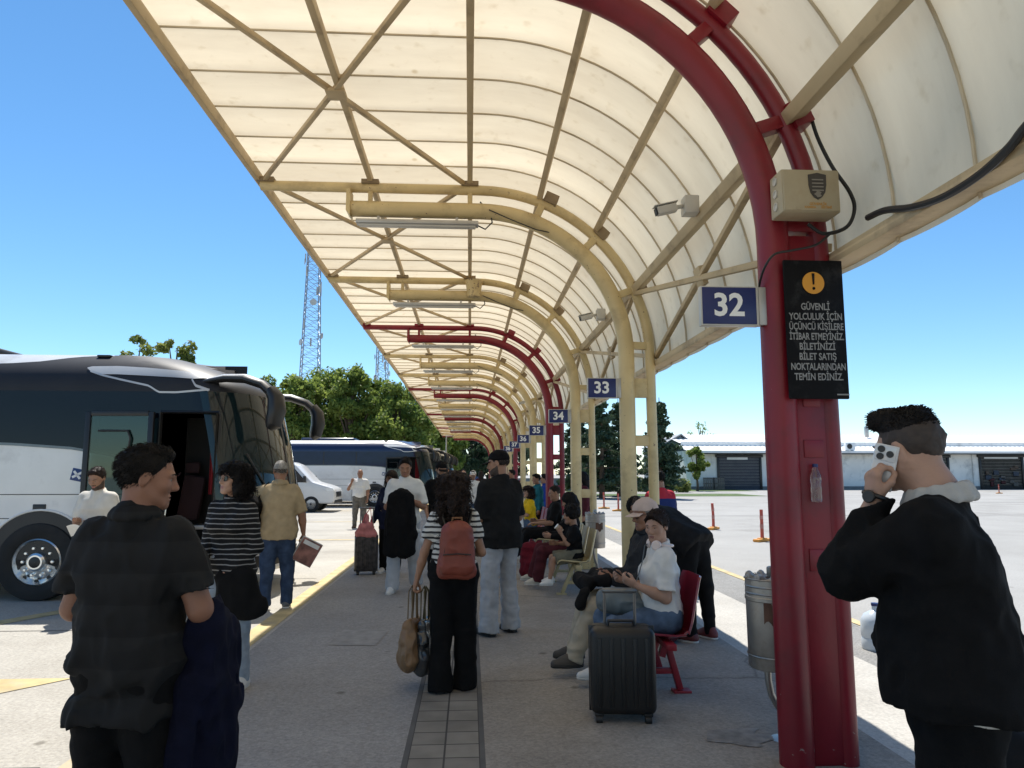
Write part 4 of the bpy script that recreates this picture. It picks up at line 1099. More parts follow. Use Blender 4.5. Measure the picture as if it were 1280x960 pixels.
MB().box((0, 0, .55), (16, .25, 1.1), .01).box((0, 0, 1.13), (16.2, .32, .07), .01).build('wall_body', M('grey wall', (.24, .25, .26), .9, var=.15), wl)

# ------------------------------------------------------------------ warehouse
m_ww = M('warehouse white wall', (.86, .84, .79), .8, var=.08, scale=.8, dirt=(.42, .43, .42), dscale=.7)
m_wr = M('white metal roof', (.82, .82, .80), .45, var=.05, dirt=(.52, .52, .50), dscale=.5)
m_door = M('navy roller door', (.022, .030, .05), .6, var=.15)
m_shop_shade = M('painted shop shade', (.02, .018, .016), .9)
WY = 70.0
def wx(px): return A(px, 600, WY).x
def wz(py, Y=WY): return A(900, py, Y).z
w = thing('warehouse', 'long low white warehouse with stepped metal roof across the lot', 'warehouse', (wx(1070), WY, 0), R(0))
x0, x1 = wx(864), wx(1420); cx = wx(1070)
mb = MB(); mb.box(((x0 + x1) / 2 - cx, 5, 1.95), (x1 - x0, 10, 3.9)); mb.build('wall', m_ww, w, smooth=0)
mb = MB(); mb.box(((x0 + x1) / 2 - cx, 5, .16), (x1 - x0 + .06, 10.06, .32)); mb.build('plinth', M('grey plinth', (.20, .20, .20), .9), w, smooth=0)
ln_ = x1 - x0
mb = MB()
def roof_slab(y0, y1, z0, z1, ext):
    n = int(ln_ / .5)
    for i in range(n):
        a = x0 - cx - ext + (ln_ + 2 * ext) * i / n; b = x0 - cx - ext + (ln_ + 2 * ext) * (i + 1) / n; h = .05
        q = [(a, 0), (a + (b - a) * .6, 0), (a + (b - a) * .7, h), (a + (b - a) * .9, h), (b, 0)]
        for (xa, za), (xb, zb) in zip(q, q[1:]):
            mb.add([(xa, y0, z0 + za), (xb, y0, z0 + zb), (xb, y1, z1 + zb), (xa, y1, z1 + za)], [(0, 1, 2, 3)])
roof_slab(-1.4, 3.2, 3.75, 4.45, .6); roof_slab(3.0, 9.5, 4.75, 5.95, .2)
mb.box(((x0 + x1) / 2 - cx, -1.42, 3.70), (ln_ + 1.2, .06, .22)); mb.box(((x0 + x1) / 2 - cx, 3.1, 4.6), (ln_, .1, .5)); mb.build('roof', m_wr, w, smooth=0)
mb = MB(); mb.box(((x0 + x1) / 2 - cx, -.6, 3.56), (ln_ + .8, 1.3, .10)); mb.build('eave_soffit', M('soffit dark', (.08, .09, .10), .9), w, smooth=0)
def wdoor(pa, pb, top, name, mat, label=None):
    a, b = wx(pa) - cx, wx(pb) - cx; h = top
    d = bpy.data.objects.new(name, None); COL.objects.link(d); d.parent = w
    if label: d['label'] = label
    mb = MB()
    for x in (a, b): mb.box((x, -.06, h / 2), (.22, .16, h), .01)
    mb.box(((a + b) / 2, -.09, h + .08), (b - a + .5, .24, .28), .01); mb.build('door_frame', m_trim, d)
    mb = MB()
    n = 22
    for i in range(n): mb.box(((a + b) / 2, -.03, h * (i + .5) / n), (b - a - .2, .05, h / n * .86), .008)
    mb.build('shutter', mat, d, smooth=0)
    return a, b, d
a, b, d = wdoor(898, 951, 3.25, 'roller_door', m_door, 'closed navy roller door')
mb = MB(); mb.box(((a + b) / 2 - .2, -.12, 3.12), (2.1, .04, .34), .01); mb.build('sign_panel', m_white, d)
a, b, d = wdoor(1168, 1186, 3.25, 'roller_door', m_trim, 'narrow dark door')
a, b, d = wdoor(1226, 1279, 3.3, 'shop_front', m_shop_shade, 'open dark shop front with goods inside')  # flat near-black slats paint in the shade inside the open shop
mb = MB(); mb.box(((a + b) / 2, -.12, 3.2), (3.6, .04, .22), .01); mb.build('sign_panel', m_white, d)
rnd = random.Random(4)
gm = [M('goods ' + str(i), c, .8) for i, c in enumerate(((.10, .07, .05), (.05, .06, .08), (.14, .12, .10), (.09, .02, .02)))]
for i in range(14):
    MB().box((rnd.uniform(a + .5, b - .5), -.12, .3 + 2.2 * rnd.random()), (rnd.uniform(.25, .6), .14, rnd.uniform(.2, .5)), .02).build('stacked_goods', gm[i % 4], d)
for px in (1060, 1172):
    z = wz(558 if px < 1100 else 551); 
    u = bpy.data.objects.new('air_conditioner', None); COL.objects.link(u); u.parent = w; u.location = (wx(px) - cx, -.5 if px < 1100 else 3.0, z if px < 1100 else 4.75)
    MB().box((0, -.2, 0), (.95, .4, .75), .02).build('casing', m_white, u)
    MB().lathe([(.26, 0), (.26, .02), (.05, .03)], 18, (-.12, -.405, 0), Matrix.Rotation(R(90), 3, 'X')).build('fan_grille', m_trim, u)
mb = MB(); mb.tube([(wx(1217) - cx, -.1, 0), (wx(1217) - cx, -.1, 3.7)], .06, 8); mb.tube([(wx(1128) - cx, -.1, 0), (wx(1128) - cx, -.1, 3.7)], .06, 8); mb.build('drain_pipe', m_ww, w)
mb = MB(); mb.box((wx(1135) - cx, 7, 6.2), (.35, .35, 1.2), .02); mb.build('chimney', m_grey, w)
for i, px in enumerate((884, 896)):
    p = thing('pallet', ['grey wooden pallet leaning by the roller door, nearer the round tree', 'grey wooden pallet leaning right against the roller door frame'][i], 'pallet', (wx(px), WY - .55, 0), 0, 'pallets leaning on the warehouse')
    mb = MB()
    for j in range(6): mb.box((-.5 + j * .2, .06 * 0, .6), (.14, .03, 1.2), .004)
    for z in (.1, .6, 1.1): mb.box((0, .05, z), (1.15, .06, .1), .004)
    mb.build('slats', M('weathered wood', (.20, .17, .14), .9, var=.25), p)
sd_ = thing('grey_shed', 'blue grey shed with a gable left of the warehouse', 'shed', (A(850, 600, 76).x, 76, 0))
m_shed = M('blue grey cladding', (.20, .25, .28), .7, var=.1)
mb = MB(); mb.prism([(-1.9, 0), (1.9, 0), (1.9, 4.3), (.2, 5.6), (-1.9, 4.5)], 'y', 0, 8)
for i in range(18): mb.box((-1.8 + i * .21, -.02, 2.15), (.05, .05, 4.3))
mb.build('wall', m_shed, sd_, smooth=0); MB().prism([(-2.1, 4.45), (.2, 5.72), (2.1, 4.28), (2.1, 4.40), (.2, 5.86), (-2.1, 4.58)], 'y', -.3, 8.3).build('roof', M('grey roof', (.28, .29, .30), .6), sd_, smooth=0)
MB().box((.6, -.04, 2.6), (.8, .06, .3)).build('window', m_white, sd_, smooth=0)
fr_ = thing('far_building', 'flat roofed grey building end beyond the warehouse at the right edge', 'building', (A(1275, 600, 110).x, 110, 0))
MB().box((1, 0, 3.4), (9, 8, 6.8)).build('wall', m_shed, fr_, smooth=0); MB().box((1, 0, 7.0), (10.5, 9, .35)).build('roof', M('dark roof', (.09, .09, .10), .7), fr_, smooth=0)
# ------------------------------------------------------------------ benches
m_seatr = M('red seat plastic', (.20, .008, .022), .35, var=.12, coat=.2)
m_seatc = M('cream seat plastic', (.48, .40, .22), .45, var=.1, dirt=(.34, .27, .15), dscale=4)
m_legr = M('red bench steel', (.24, .01, .022), .45, var=.15)
m_legc = M('cream bench steel', (.44, .36, .20), .5, var=.15)
# side profile of the moulded seat in its own (x = backward, z) plane
SEATP = [(-.235, .405), (-.225, .432), (-.19, .445), (-.08, .432), (.06, .418), (.15, .424), (.195, .455), (.222, .53), (.25, .66), (.285, .82), (.295, .845)]
def bench(label, y0, n, mat, legm, group='rows of moulded seats'):
    t = thing('bench', label, 'bench', (1.385, y0, 0), 0, group)
    pts = [V((x, 0, z)) for x, z in SEATP]
    for i in range(n):
        def f(u, v, i=i):
            s = u * (len(SEATP) - 1); k = min(int(s), len(SEATP) - 2); p = pts[k].lerp(pts[k + 1], s - k)
            q = 2 * v - 1; wd = .225 * (1 - .18 * max(0, u - .55) ** 1.5 * 2) * (1 - .05 * (u < .1))
            edge = abs(q) ** 4
            return (p.x - (.03 * edge if u > .5 else 0), i * .56 + q * wd, p.z + (.025 * edge if u < .6 else 0))
        MB().shell(f, 40, 12, .014).build('seat', mat, t, smooth=50)
    mb = MB(); mb.box((.02, (n - 1) * .28, .385), (.07, .56 * n + .02, .045), .006); mb.build('beam', legm, t)
    for i in range(n):
        if n > 2 and 0 < i < n - 1: continue
        y = i * .56
        mb = MB(); mb.bar((.06, y, .40), (.02, y, .26), .045, .05, up=(0, 1, 0)); mb.bar((.05, y, .40), (.15, y, .03), .045, .055, up=(0, 1, 0), bevel=.006); mb.bar((.0, y, .40), (-.16, y, .03), .045, .055, up=(0, 1, 0), bevel=.006)
        mb.box((.16, y, .018), (.13, .09, .02), .004); mb.box((-.17, y, .018), (.13, .09, .02), .004); mb.bar((-.11, y, .16), (.11, y, .16), .035, .04, bevel=.004)
        mb.build('leg', legm, t)
    return t
bench('red moulded seats under the headphone woman and the man in a cap, nearest row', 5.32, 2, m_seatr, m_legr)
bench('cream moulded seats with the small boy on the first of them', 9.55, 3, m_seatc, m_legc)
bench('cream moulded seats carrying the man in black reading, beyond the boy', 12.6, 2, m_seatc, m_legc)
bench('dark red moulded seats farther along by the yellow shirted woman', 15.2, 3, m_seatr, m_legr)
bench('cream moulded seats far down the platform', 19.6, 3, m_seatc, m_legc)
# ------------------------------------------------------------------ bins
m_steel = M('brushed steel', (.36, .34, .31), .42, .75, var=.15, scale=8, dirt=(.16, .13, .10), dscale=4, bump=.05)
def bin_(label, loc, rz):
    t = thing('litter_bin', label, 'litter bin', loc, rz, 'steel litter bins by the columns')
    mb = MB(); mb.lathe([(.001, .43), (.148, .43), (.152, .44), (.155, .82), (.160, .825), (.160, .845), (.156, .85), (.156, .945), (.160, .95), (.157, .955), (.148, .95), (.148, .60), (.001, .60)], 36, cap=False); mb.build('barrel', m_steel, t)
    for z_ in (.866, .906, .505): MB().lathe([(.1565, z_ - .006), (.159, z_), (.1565, z_ + .006)], 36, cap=False).build('hoop', m_steel, t)
    mb = MB(); mb.box((.0, -.0, .985), (.05, .05, .07), .015); mb.box((0, 0, .955), (.34, .025, .012), .003); mb.build('lock', m_steel, t)
    mb = MB(); mb.tube([(-.055, -.02, .44), (-.055, -.02, .36), (-.04, -.015, .28), (.0, .0, .21), (.035, .01, .17), (.05, .02, .10), (.05, .02, .0)], .020, 12); mb.lathe([(.085, .0), (.085, .012), (.03, .02)], 20, (.05, .02, 0)); mb.build('post', m_steel, t)
    sd = SDF()
    for i in range(9):
        a = i * .7; sd.cap((.10 * cos(a), .10 * sin(a), .92), (.135 * cos(a + .3), .135 * sin(a + .3), .955), .03, .022)
    sd.noise = [(.012, (40, 40, 30), True)]
    soft('bin_liner', sd, .009, M('plastic liner', (.33, .31, .28), .3, var=.3), t)
    mb = MB(); mb.grid(lambda u, v: (.1575 * cos(-2.3 + .8 * u), .1575 * sin(-2.3 + .8 * u), .70 + .12 * v + .02 * sin(9 * u)), 10, 4); mb.build('torn_sticker', M('torn brown sticker', (.10, .05, .03), .8, var=.5, scale=14), t, fix=False)
    return t
b0 = bin_('dented steel litter bin on a bent post behind the near red column', (1.84, 4.35, 0), 0)
dup(b0, (1.98, 11.3, 0), .6, label='steel litter bin behind the cream seats and the boy')
# ------------------------------------------------------------------ delineator posts
m_or = M('orange red post', (.50, .075, .045), .5, var=.2, dirt=(.25, .08, .05), dscale=9)
m_orb = M('orange rubber base', (.62, .27, .05), .7, var=.25, scale=9)
def post(label, p, s=1.0):
    t = thing('bollard', label, 'bollard', (p.x, p.y, 0), random.random(), 'orange lane posts on the lot')
    mb = MB(); mb.tube([(0, 0, .05), (.006, 0, .4), (.02 * random.uniform(-1, 1), .01, .74)], [.042, .038, .038], 12); mb.build('post', m_or, t)
    mb = MB(); mb.box((0, 0, .035), (.52, .18, .07), .03); mb.box((0, 0, .06), (.2, .16, .06), .02); mb.build('base', m_orb, t)
    mb = MB(); mb.lathe([(.0425, .30), (.0425, .40)], 12, cap=False); mb.lathe([(.041, .52), (.041, .60)], 12, cap=False); mb.build('reflective_band', M('dull band', (.50, .20, .16), .4), t)
post('orange lane post nearest the trash bin on the sunny lot', G(953, 677))
post('orange lane post further left, next to the bending man', G(892, 662))
post('small far orange lane post just left of the sign 33 column', G(773, 639))
post('small far orange lane post seen right of the second cream column', G(755, 636))
post('thin far lane post before the shop front behind the phone man', G(1249, 617))
# ------------------------------------------------------------------ luggage
def suitcase(label, loc, rz, w=.44, d=.26, h=.55, mat=None, group=None, ext=.25, name='suitcase'):
    t = thing(name, label, 'suitcase', loc, rz, group)
    mat = mat or m_case
    mb = MB(); mb.box((0, 0, .06 + h / 2), (w, d, h), .05, seg=4)
    for i in range(5): mb.box((-w * .36 + i * w * .18, -d / 2 - .001, .06 + h / 2), (w * .07, .012, h * .80), .005)
    mb.build('shell', mat, t)
    mb = MB(); mb.box((0, 0, .06 + h / 2), (w + .008, .012, h + .006), .005); mb.build('zip', m_trim, t)
    for sx in (-1, 1):
        for sy in (-1, 1):
            q = bpy.data.objects.new('wheel', None); COL.objects.link(q); q.parent = t; q.location = (sx * (w / 2 - .055), sy * (d / 2 - .05), 0)
            mb = MB(); mb.lathe([(.012, -.022), (.028, -.02), (.03, 0), (.028, .02), (.012, .022)], 16, (0, .0, .03), Matrix.Rotation(R(90), 3, 'Y')); mb.build('roller', m_blk, q)
            mb = MB(); mb.box((0, 0, .062), (.06, .05, .03), .01); mb.build('fork', m_trim, q)
    mb = MB()
    for sx in (-1, 1): mb.tube([(sx * .10, d / 2 - .06, .06 + h - .02), (sx * .10, d / 2 - .06, .06 + h + ext)], .010, 10)
    mb.box((0, d / 2 - .06, .06 + h + ext), (.235, .03, .03), .01); mb.build('pull_handle', m_handle, t)
    mb = MB(); mb.tube([(-.09, -.0, .06 + h - .005), (-.08, 0, .06 + h + .03), (.08, 0, .06 + h + .03), (.09, 0, .06 + h - .005)], .012, 8); mb.build('carry_handle', m_trim, t)
    return t
m_case = M('black suitcase shell', (.006, .006, .0065), .45, var=.2, bump=.15, bscale=120)
m_handle = M('handle grey', (.16, .16, .16), .3, .7)
suitcase('black hard suitcase with pull handle up, standing before the woman with headphones', (1.00, 4.79, 0), R(-6), .42, .26, .53, None, None, .21)
suitcase('dark patterned cabin suitcase rolled beside the woman in dark clothes', (-1.62, 11.6, 0), R(10), .36, .24, .55, M('mottled case', (.035, .03, .03), .5, var=.8, scale=18), None, .42)
# pink bag lying on the patterned suitcase
pb = thing('handbag', 'pink bag hung on the handle of the patterned suitcase', 'bag', (-1.62, 11.54, .62))
sd = SDF(); sd.cap((-.10, -.02, .02), (.10, 0, .02), .07, .07, q=.7, n=(0, 1, 0)); sd.cap((-.06, -.02, .12), (.06, -.01, .14), .06, .05); sd.cap((0, 0, .22), (.02, 0, .30), .03, .02); sd.noise = [(.014, (16, 16, 12), True)]
soft('body', sd, .012, cloth('pink fabric', (.52, .20, .20)), pb)
MB().tube([(-.08, 0, .12), (-.03, .06, .30), (.05, .06, .42), (.09, 0, .14)], .010, 6).build('strap', cloth('pink strap', (.50, .10, .12)), pb)
jr = thing('water_jug', 'translucent pale plastic water jug on the asphalt between the column and the phone man', 'jug', (*G(1097, 812)[:2], 0))
MB().lathe([(.001, 0), (.12, 0), (.13, .02), (.13, .1), (.124, .11), (.13, .12), (.13, .26), (.10, .31), (.03, .35), (.028, .39), (.001, .39)], 24, cap=False).build('body', M('pale plastic', (.48, .54, .60), .25, var=.08), jr)
MB().lathe([(.033, .385), (.033, .41), (.001, .412)], 16, cap=False).build('cap', m_bluep, jr)
MB().tube([(.06, 0, .30), (.12, 0, .34), (.13, 0, .24)], .012, 8).build('handle', M('pale plastic', (.48, .54, .60)), jr)
bg = thing('holdall', 'black holdall with a stiff black handle on the ground at the lower right corner', 'bag', (2.12, 2.66, 0))
sd = SDF(); sd.cap((-.22, 0, .17), (.22, 0, .17), .16, .16, q=.8, n=(0, 1, 0)); sd.cap((-.22, 0, .50), (.22, 0, .50), .13, .13, k=.12, q=.8, n=(0, 1, 0)); sd.cap((-.22, 0, .33), (.22, 0, .33), .14, .14, k=.12, q=.8, n=(0, 1, 0)); sd.cut((0, 0, .012), (0, 0, -1)); sd.noise = [(.016, (9, 9, 9), True)]
soft('body', sd, .012, cloth('black nylon', (.012, .012, .013)), bg)
MB().tube([(-.26, 0, .56), (-.22, -.02, .74), (-.05, -.02, .83), (.10, -.02, .77), (.2, 0, .58)], .016, 8).build('handle', m_blk, bg)
# ------------------------------------------------------------------ people
m_hairk = M('black hair', (.008, .0065, .006), .65, var=.4, scale=30, bump=.5, bscale=140, spec=.15)
m_hairb = M('dark brown hair', (.018, .010, .007), .6, var=.4, scale=30, bump=.5, bscale=140, spec=.2)
m_hairg = M('grey hair', (.30, .28, .25), .7, var=.25, scale=30, bump=.4, bscale=140)
m_fade = M('faded side hair', (.040, .028, .022), .7, var=.25, scale=40)
m_beard = M('dark beard', (.055, .036, .027), .8, var=.4, scale=60)
m_lip = M('lips', (.27, .11, .085), .5, var=.1)
m_eyew = M('eye white', (.55, .53, .50), .25, var=.03)
m_iris = M('iris', (.03, .02, .012), .15, var=.1)
def skin(name, c): return M(name, c, .52, var=.13, scale=7, bump=.12, bscale=90, spec=.35)
m_sk1 = skin('olive skin', (.33, .18, .115)); m_sk2 = skin('tanned skin', (.28, .14, .085)); m_sk3 = skin('fair skin', (.40, .235, .165)); m_sk4 = skin('weathered skin', (.25, .12, .075))
m_sole = M('shoe sole', (.55, .53, .50), .7, var=.1)
m_soleb = M('dark sole', (.02, .02, .02), .8)
def hand_prims(sd, w, d, n, curl=.45, s=1.0, spread=.0, k=.010):
    """Palm, four unequal fingers and a thumb; all vectors in right-hand space. n: the way the palm faces."""
    w = V(w); d = V(d).normalized(); n = (V(n) - d * V(n).dot(d)).normalized(); t = d.cross(n)
    P = lambda a, b, c: w + (d * a + t * b + n * c) * s
    sd.cap(P(-.03, 0, 0), P(.025, 0, .0), .029 * s, .031 * s, k=.02, n=n, q=.72)
    sd.cap(P(.035, .014, .0), P(.078, .018, 0), .023 * s, .022 * s, k=.02, n=n, q=.62)
    sd.cap(P(.035, -.012, .0), P(.072, -.018, .002), .023 * s, .021 * s, k=.02, n=n, q=.62)
    for b, ln, c0 in ((.030, .072, .0), (.011, .080, .05), (-.009, .074, .1), (-.028, .060, .15)):
        a1 = (curl + c0 * curl) * .8; a2 = a1 + curl * 1.25; a3 = a2 + curl * .8
        sp = V((1, spread * b * 12, 0)).normalized()
        def D(a): return (d * cos(a) * sp.x + t * sp.y * .5 + n * sin(a)).normalized()
        p0 = P(.080 - abs(b - .01) * .25, b, .0); p1 = p0 + D(a1) * ln * .45 * s; p2 = p1 + D(a2) * ln * .32 * s; p3 = p2 + D(a3) * ln * .23 * s
        sd.cap(p0, p1, .0098 * s, .0090 * s, k=k); sd.cap(p1, p2, .0090 * s, .0082 * s, k=.006); sd.cap(p2, p3, .0082 * s, .0068 * s, k=.006)
    q0 = P(.018, .022, .008); q1 = P(.052, .044, .020 + .015 * curl); q2 = P(.080, .046 - .014 * curl, .030 + .028 * curl)
    sd.cap(q0, q1, .0145 * s, .0115 * s, k=.014); sd.cap(q1, q2, .0112 * s, .0085 * s, k=.006)
    return P(.075, .0, .028)
def head_prims(sd, c, r, f, u, s, neck, fem=False, jaw=1.0, nk=0.0):
    P = lambda x, y, z: V(c) + (V(r) * x + V(f) * y + V(u) * z) * s
    rot = Matrix((V(r), V(f), V(u))).transposed()
    E = lambda x, y, z, R_, k=.03, sub=False: sd.ell(P(x, y, z), [a * s for a in R_], rot, k, sub)
    C = lambda a, b, ra, rb=None, k=.02: sd.cap(P(*a), P(*b), ra * s, (ra if rb is None else rb) * s, k=k)
    E(0, -.014, .030, (.074, .096, .086))
    E(0, .030, -.030, (.058, .060, .080), .04)
    E(0, .022, -.078, (.046 * jaw, .052, .034), .03)
    for sx in (-1, 1):
        C((sx * .054 * jaw, -.005, -.055), (sx * .020, .064, -.098), .013, .012, .03)
        E(sx * .040, .062, -.028, (.020, .018, .018), .03)
        E(sx * .0335, .098, .0, (.019, .013, .012), .012, True)
        C((sx * .014, .088, .016), (sx * .050, .072, .018), .0085 if not fem else .006, .006, .02)
        E(sx * .011, .095, -.036, (.009, .010, .008), .010)
        er = rot @ Matrix.Rotation(R(-18), 3, 'X')
        sd.ell(P(sx * .079, -.012, -.008), [a * s for a in (.009, .019, .032)], er, .010)
        sd.ell(P(sx * .088, -.007, -.004), [a * s for a in (.006, .010, .018)], er, .006, True)
    E(0, .074, -.104, (.020, .016, .015), .03)
    C((0, .088, .010), (0, .111, -.030), .0075, .0115, .016)
    E(0, .087, -.066, (.024, .010, .0055), .010); E(0, .085, -.0765, (.020, .010, .006), .010)
    E(0, .092, -.0712, (.022, .006, .0016), .004, True)
    sd.cap(P(0, -.022, -.05), neck, (.052 if not fem else .045) * s + nk, (.058 if not fem else .049) * s + nk * 1.3, k=.03)
    return P
PEOPLE = []
def person(label, loc, face, H=1.75, fem=False, bulk=0.0, lean=(0, 0, 1), twist=0, head=(0, 0), arms=None, legs=None, seat=None, skin_m=None, lod=1,
           top=None, bottom=None, shoes=None, hair='short', hair_m=None, beard=False, group=None, hs=None, roll=0, brows=True, shoulders=1.0, neckfwd=.02):
    """loc: feet (or under the seat); face: heading in degrees, 0 looks along +y, 90 looks to -x, 180 at the camera.
    arms/legs: ((upper), (lower), ...) direction vectors as (outward, forward, up)."""
    vb = (.011, .016, .024)[lod]; vf = (.0042, .0058, .010)[lod]
    m = H / 1.75; root = thing('person', label, 'person', loc, R(face), group)
    sk = skin_m or m_sk1; hm = hair_m or m_hairk
    t = V(lean).normalized(); r0 = V((1, 0, 0)); fw = t.cross(r0).normalized(); r0 = fw.cross(t).normalized()
    tw = Matrix.Rotation(R(twist), 3, t); r2 = tw @ r0; f2 = tw @ fw
    legs = legs or (((.05, .02, -1), (.02, -.03, -1)), ((.05, .02, -1), (.02, -.03, -1)))
    mir = lambda v: V((-v[0], v[1], v[2]))
    LT, LS, LA = .435 * m, .405 * m, .075 * m
    hw = (.088 if not fem else .090) * m
    def drop(l): return -(V(l[0]).normalized().z * LT + V(l[1]).normalized().z * LS)
    hz = max(drop(legs[0]), drop(legs[1])) + LA
    if seat is not None: hz = seat + .095 * m
    P0 = V((0, 0, hz))
    J = {}
    for sd_, l in (('R', legs[0]), ('L', legs[1])):
        g = (lambda v: V(v)) if sd_ == 'R' else mir
        h = P0 + r0 * (hw if sd_ == 'R' else -hw)
        kn = h + g(l[0]).normalized() * LT; an = kn + g(l[1]).normalized() * LS
        ft = g(l[2]).normalized() if len(l) > 2 else V((.12 * (1 if sd_ == 'R' else -1), 1, 0)).normalized()
        J[sd_ + 'leg'] = (h, kn, an, ft)
    sw = (.168 if not fem else .148) * m * shoulders
    tl = .462 * m
    nb = P0 + t * (.555 * m) + f2 * (-.012 * m)
    yaw, pit = head
    hr_ = Matrix.Rotation(R(yaw), 3, 'Z')
    tf = V((f2.x, f2.y, 0)); tf = tf.normalized() if tf.length > .3 else V((0, 1, 0))
    hf = hr_ @ tf; hrr = hf.cross(V((0, 0, 1))).normalized()
    pm = Matrix.Rotation(R(pit), 3, hrr); hf = pm @ hf; hu = pm @ V((0, 0, 1))
    if roll: rm = Matrix.Rotation(R(roll), 3, hf); hrr = rm @ hrr; hu = rm @ hu
    hs = hs or (1.0 if not fem else .94) * m ** .35
    hc = nb + (t * .5 + hu * .5).normalized() * (.125 * hs + .022) + f2 * neckfwd + hf * .012
    for sd_, a in (('R', (arms or {}).get('R')), ('L', (arms or {}).get('L'))):
        a = a or ((.16, .0, -1), (.06, .22, -1))
        g = (lambda v: V(v)) if sd_ == 'R' else mir
        s_ = P0 + t * tl + r2 * (sw if sd_ == 'R' else -sw)
        B = Matrix((r2, f2, t)).transposed() if not isinstance(a, dict) and len(a) > 4 and a[4] else Matrix.Identity(3)
        if isinstance(a, dict):
            # reach: the wrist is given beside the head, the elbow falls towards a hint
            wr = hc + (hrr * a['at'][0] + hf * a['at'][1] + hu * a['at'][2]) * hs
            l1, l2 = .295 * m, .245 * m; dv = wr - s_; dl = min(dv.length, (l1 + l2) * .995); u_ = dv.normalized(); wr = s_ + u_ * dl
            ca = (l1 * l1 + dl * dl - l2 * l2) / (2 * l1 * dl); ca = max(-1, min(1, ca)); hv = g(a['hint']); hv = (hv - u_ * hv.dot(u_)).normalized()
            el = s_ + u_ * (l1 * ca) + hv * (l1 * sqrt(1 - ca * ca))
            J[sd_ + 'arm'] = (s_, el, wr, (None, None, a['n'], a['d'], False, a['curl']))
            continue
        el = s_ + (B @ g(a[0])).normalized() * .295 * m; wr = el + (B @ g(a[1])).normalized() * .245 * m
        J[sd_ + 'arm'] = (s_, el, wr, a)
    # ---- body
    bd = SDF(); sh = -.006
    b2 = bulk
    def torso(sd, o, k=.07, waist=True):
        fr = f2
        sd.cap(P0 + r0 * -.062 * m + t * .02 * m, P0 + r0 * .062 * m + t * .02 * m, (.108 + b2 * .5) * m + o, k=k, n=fw, q=.98)
        sd.cap(P0 + r0 * -.045 * m + t * .14 * m, P0 + r0 * .045 * m + t * .14 * m, (.098 + b2 - (.012 if fem else 0)) * m + o, k=k, n=fw, q=.95)
        sd.cap(P0 + r2 * -.062 * m + t * .30 * m, P0 + r2 * .062 * m + t * .30 * m, (.108 + b2 * .6 - (.01 if fem else 0)) * m + o, k=k, n=f2, q=.92)
        sd.cap(P0 + r2 * -.072 * m * shoulders + t * .395 * m, P0 + r2 * .072 * m * shoulders + t * .395 * m, (.085 + b2 * .35 - (.008 if fem else 0)) * m + o, k=k, n=f2, q=.95)
        sd.cap(J['Rarm'][0] - r2 * .012, nb - t * .055, (.052 + b2 * .2) * m + o * .7, .044 * m + o * .5, k=.05); sd.cap(J['Larm'][0] + r2 * .012, nb - t * .055, (.052 + b2 * .2) * m + o * .7, .044 * m + o * .5, k=.05)
        if b2 > .01: sd.ell(P0 + t * .13 * m + fw * (.05 + b2 * .5) * m, (.13 * m + o, (.08 + b2 * .6) * m + o, .14 * m + o), Matrix((r0, fw, t)).transposed(), .06)
        if fem:
            for sx in (-1, 1): sd.ell(P0 + t * .335 * m + f2 * .085 * m + r2 * sx * .068 * m, [(.058 + b2 * .3) * m + o] * 3, None, .05)
    torso(bd, sh)
    bd.cap(nb - t * .06, nb, .056 * m, .050 * m, k=.03)
    ub = .006 * (bulk > .01) + b2 * .25
    for s in 'RL':
        a, e, w, _ = J[s + 'arm']
        bd.cap(a, e, (.049 - .006 * fem + ub) * m, (.040 - .005 * fem + ub * .7) * m, k=.035); bd.cap(e, e + (w - e) * .35, (.040 - .005 * fem + ub * .6) * m, (.041 - .005 * fem + ub * .6) * m, k=.02); bd.cap(e + (w - e) * .35, w, (.041 - .005 * fem + ub * .6) * m, (.027 - .003 * fem) * m, k=.02)
        h, kn, an, ft = J[s + 'leg']
        bd.cap(h, kn, (.088 + b2 * .4) * m + sh, (.058 + b2 * .2) * m, k=.04); bd.cap(kn, kn + (an - kn) * .35, .056 * m, .057 * m, k=.02); bd.cap(kn + (an - kn) * .35, an, .056 * m, .037 * m, k=.02)
        bd.cap(an, an + ft * .10 * m - V((0, 0, .03 * m)), .036 * m, .028 * m, k=.02)
    parts = [(*bd.mesh(vb * 1.15), 0)]
    hd = SDF(); HP = head_prims(hd, hc, hrr, hf, hu, hs, nb - t * .01, fem, 1 - .1 * fem + bulk * 1.2, max(0, bulk - .015) * .45)
    v, q = hd.mesh(vf)
    cen = v[q].mean(1) - np.array(hc); lx = cen @ np.array(hrr) / hs; ly = cen @ np.array(hf) / hs; lz = cen @ np.array(hu) / hs
    mi = np.zeros(len(q), np.int32)
    mi[(np.abs(lx) < .021 - .25 * np.abs(lz + .071)) & (ly > .080) & (lz < -.061) & (lz > -.0815)] = 1
    if beard: mi[(mi == 0) & (ly > -.01) & (((lz < -.030 - .45 * np.maximum(0, ly - .0)) & (lz > -.122)) | ((np.abs(lx) < .028) & (lz < -.047) & (lz > -.060) & (ly > .07)))] = 2
    parts.append((v, q, mi))
    J['hand'] = {}
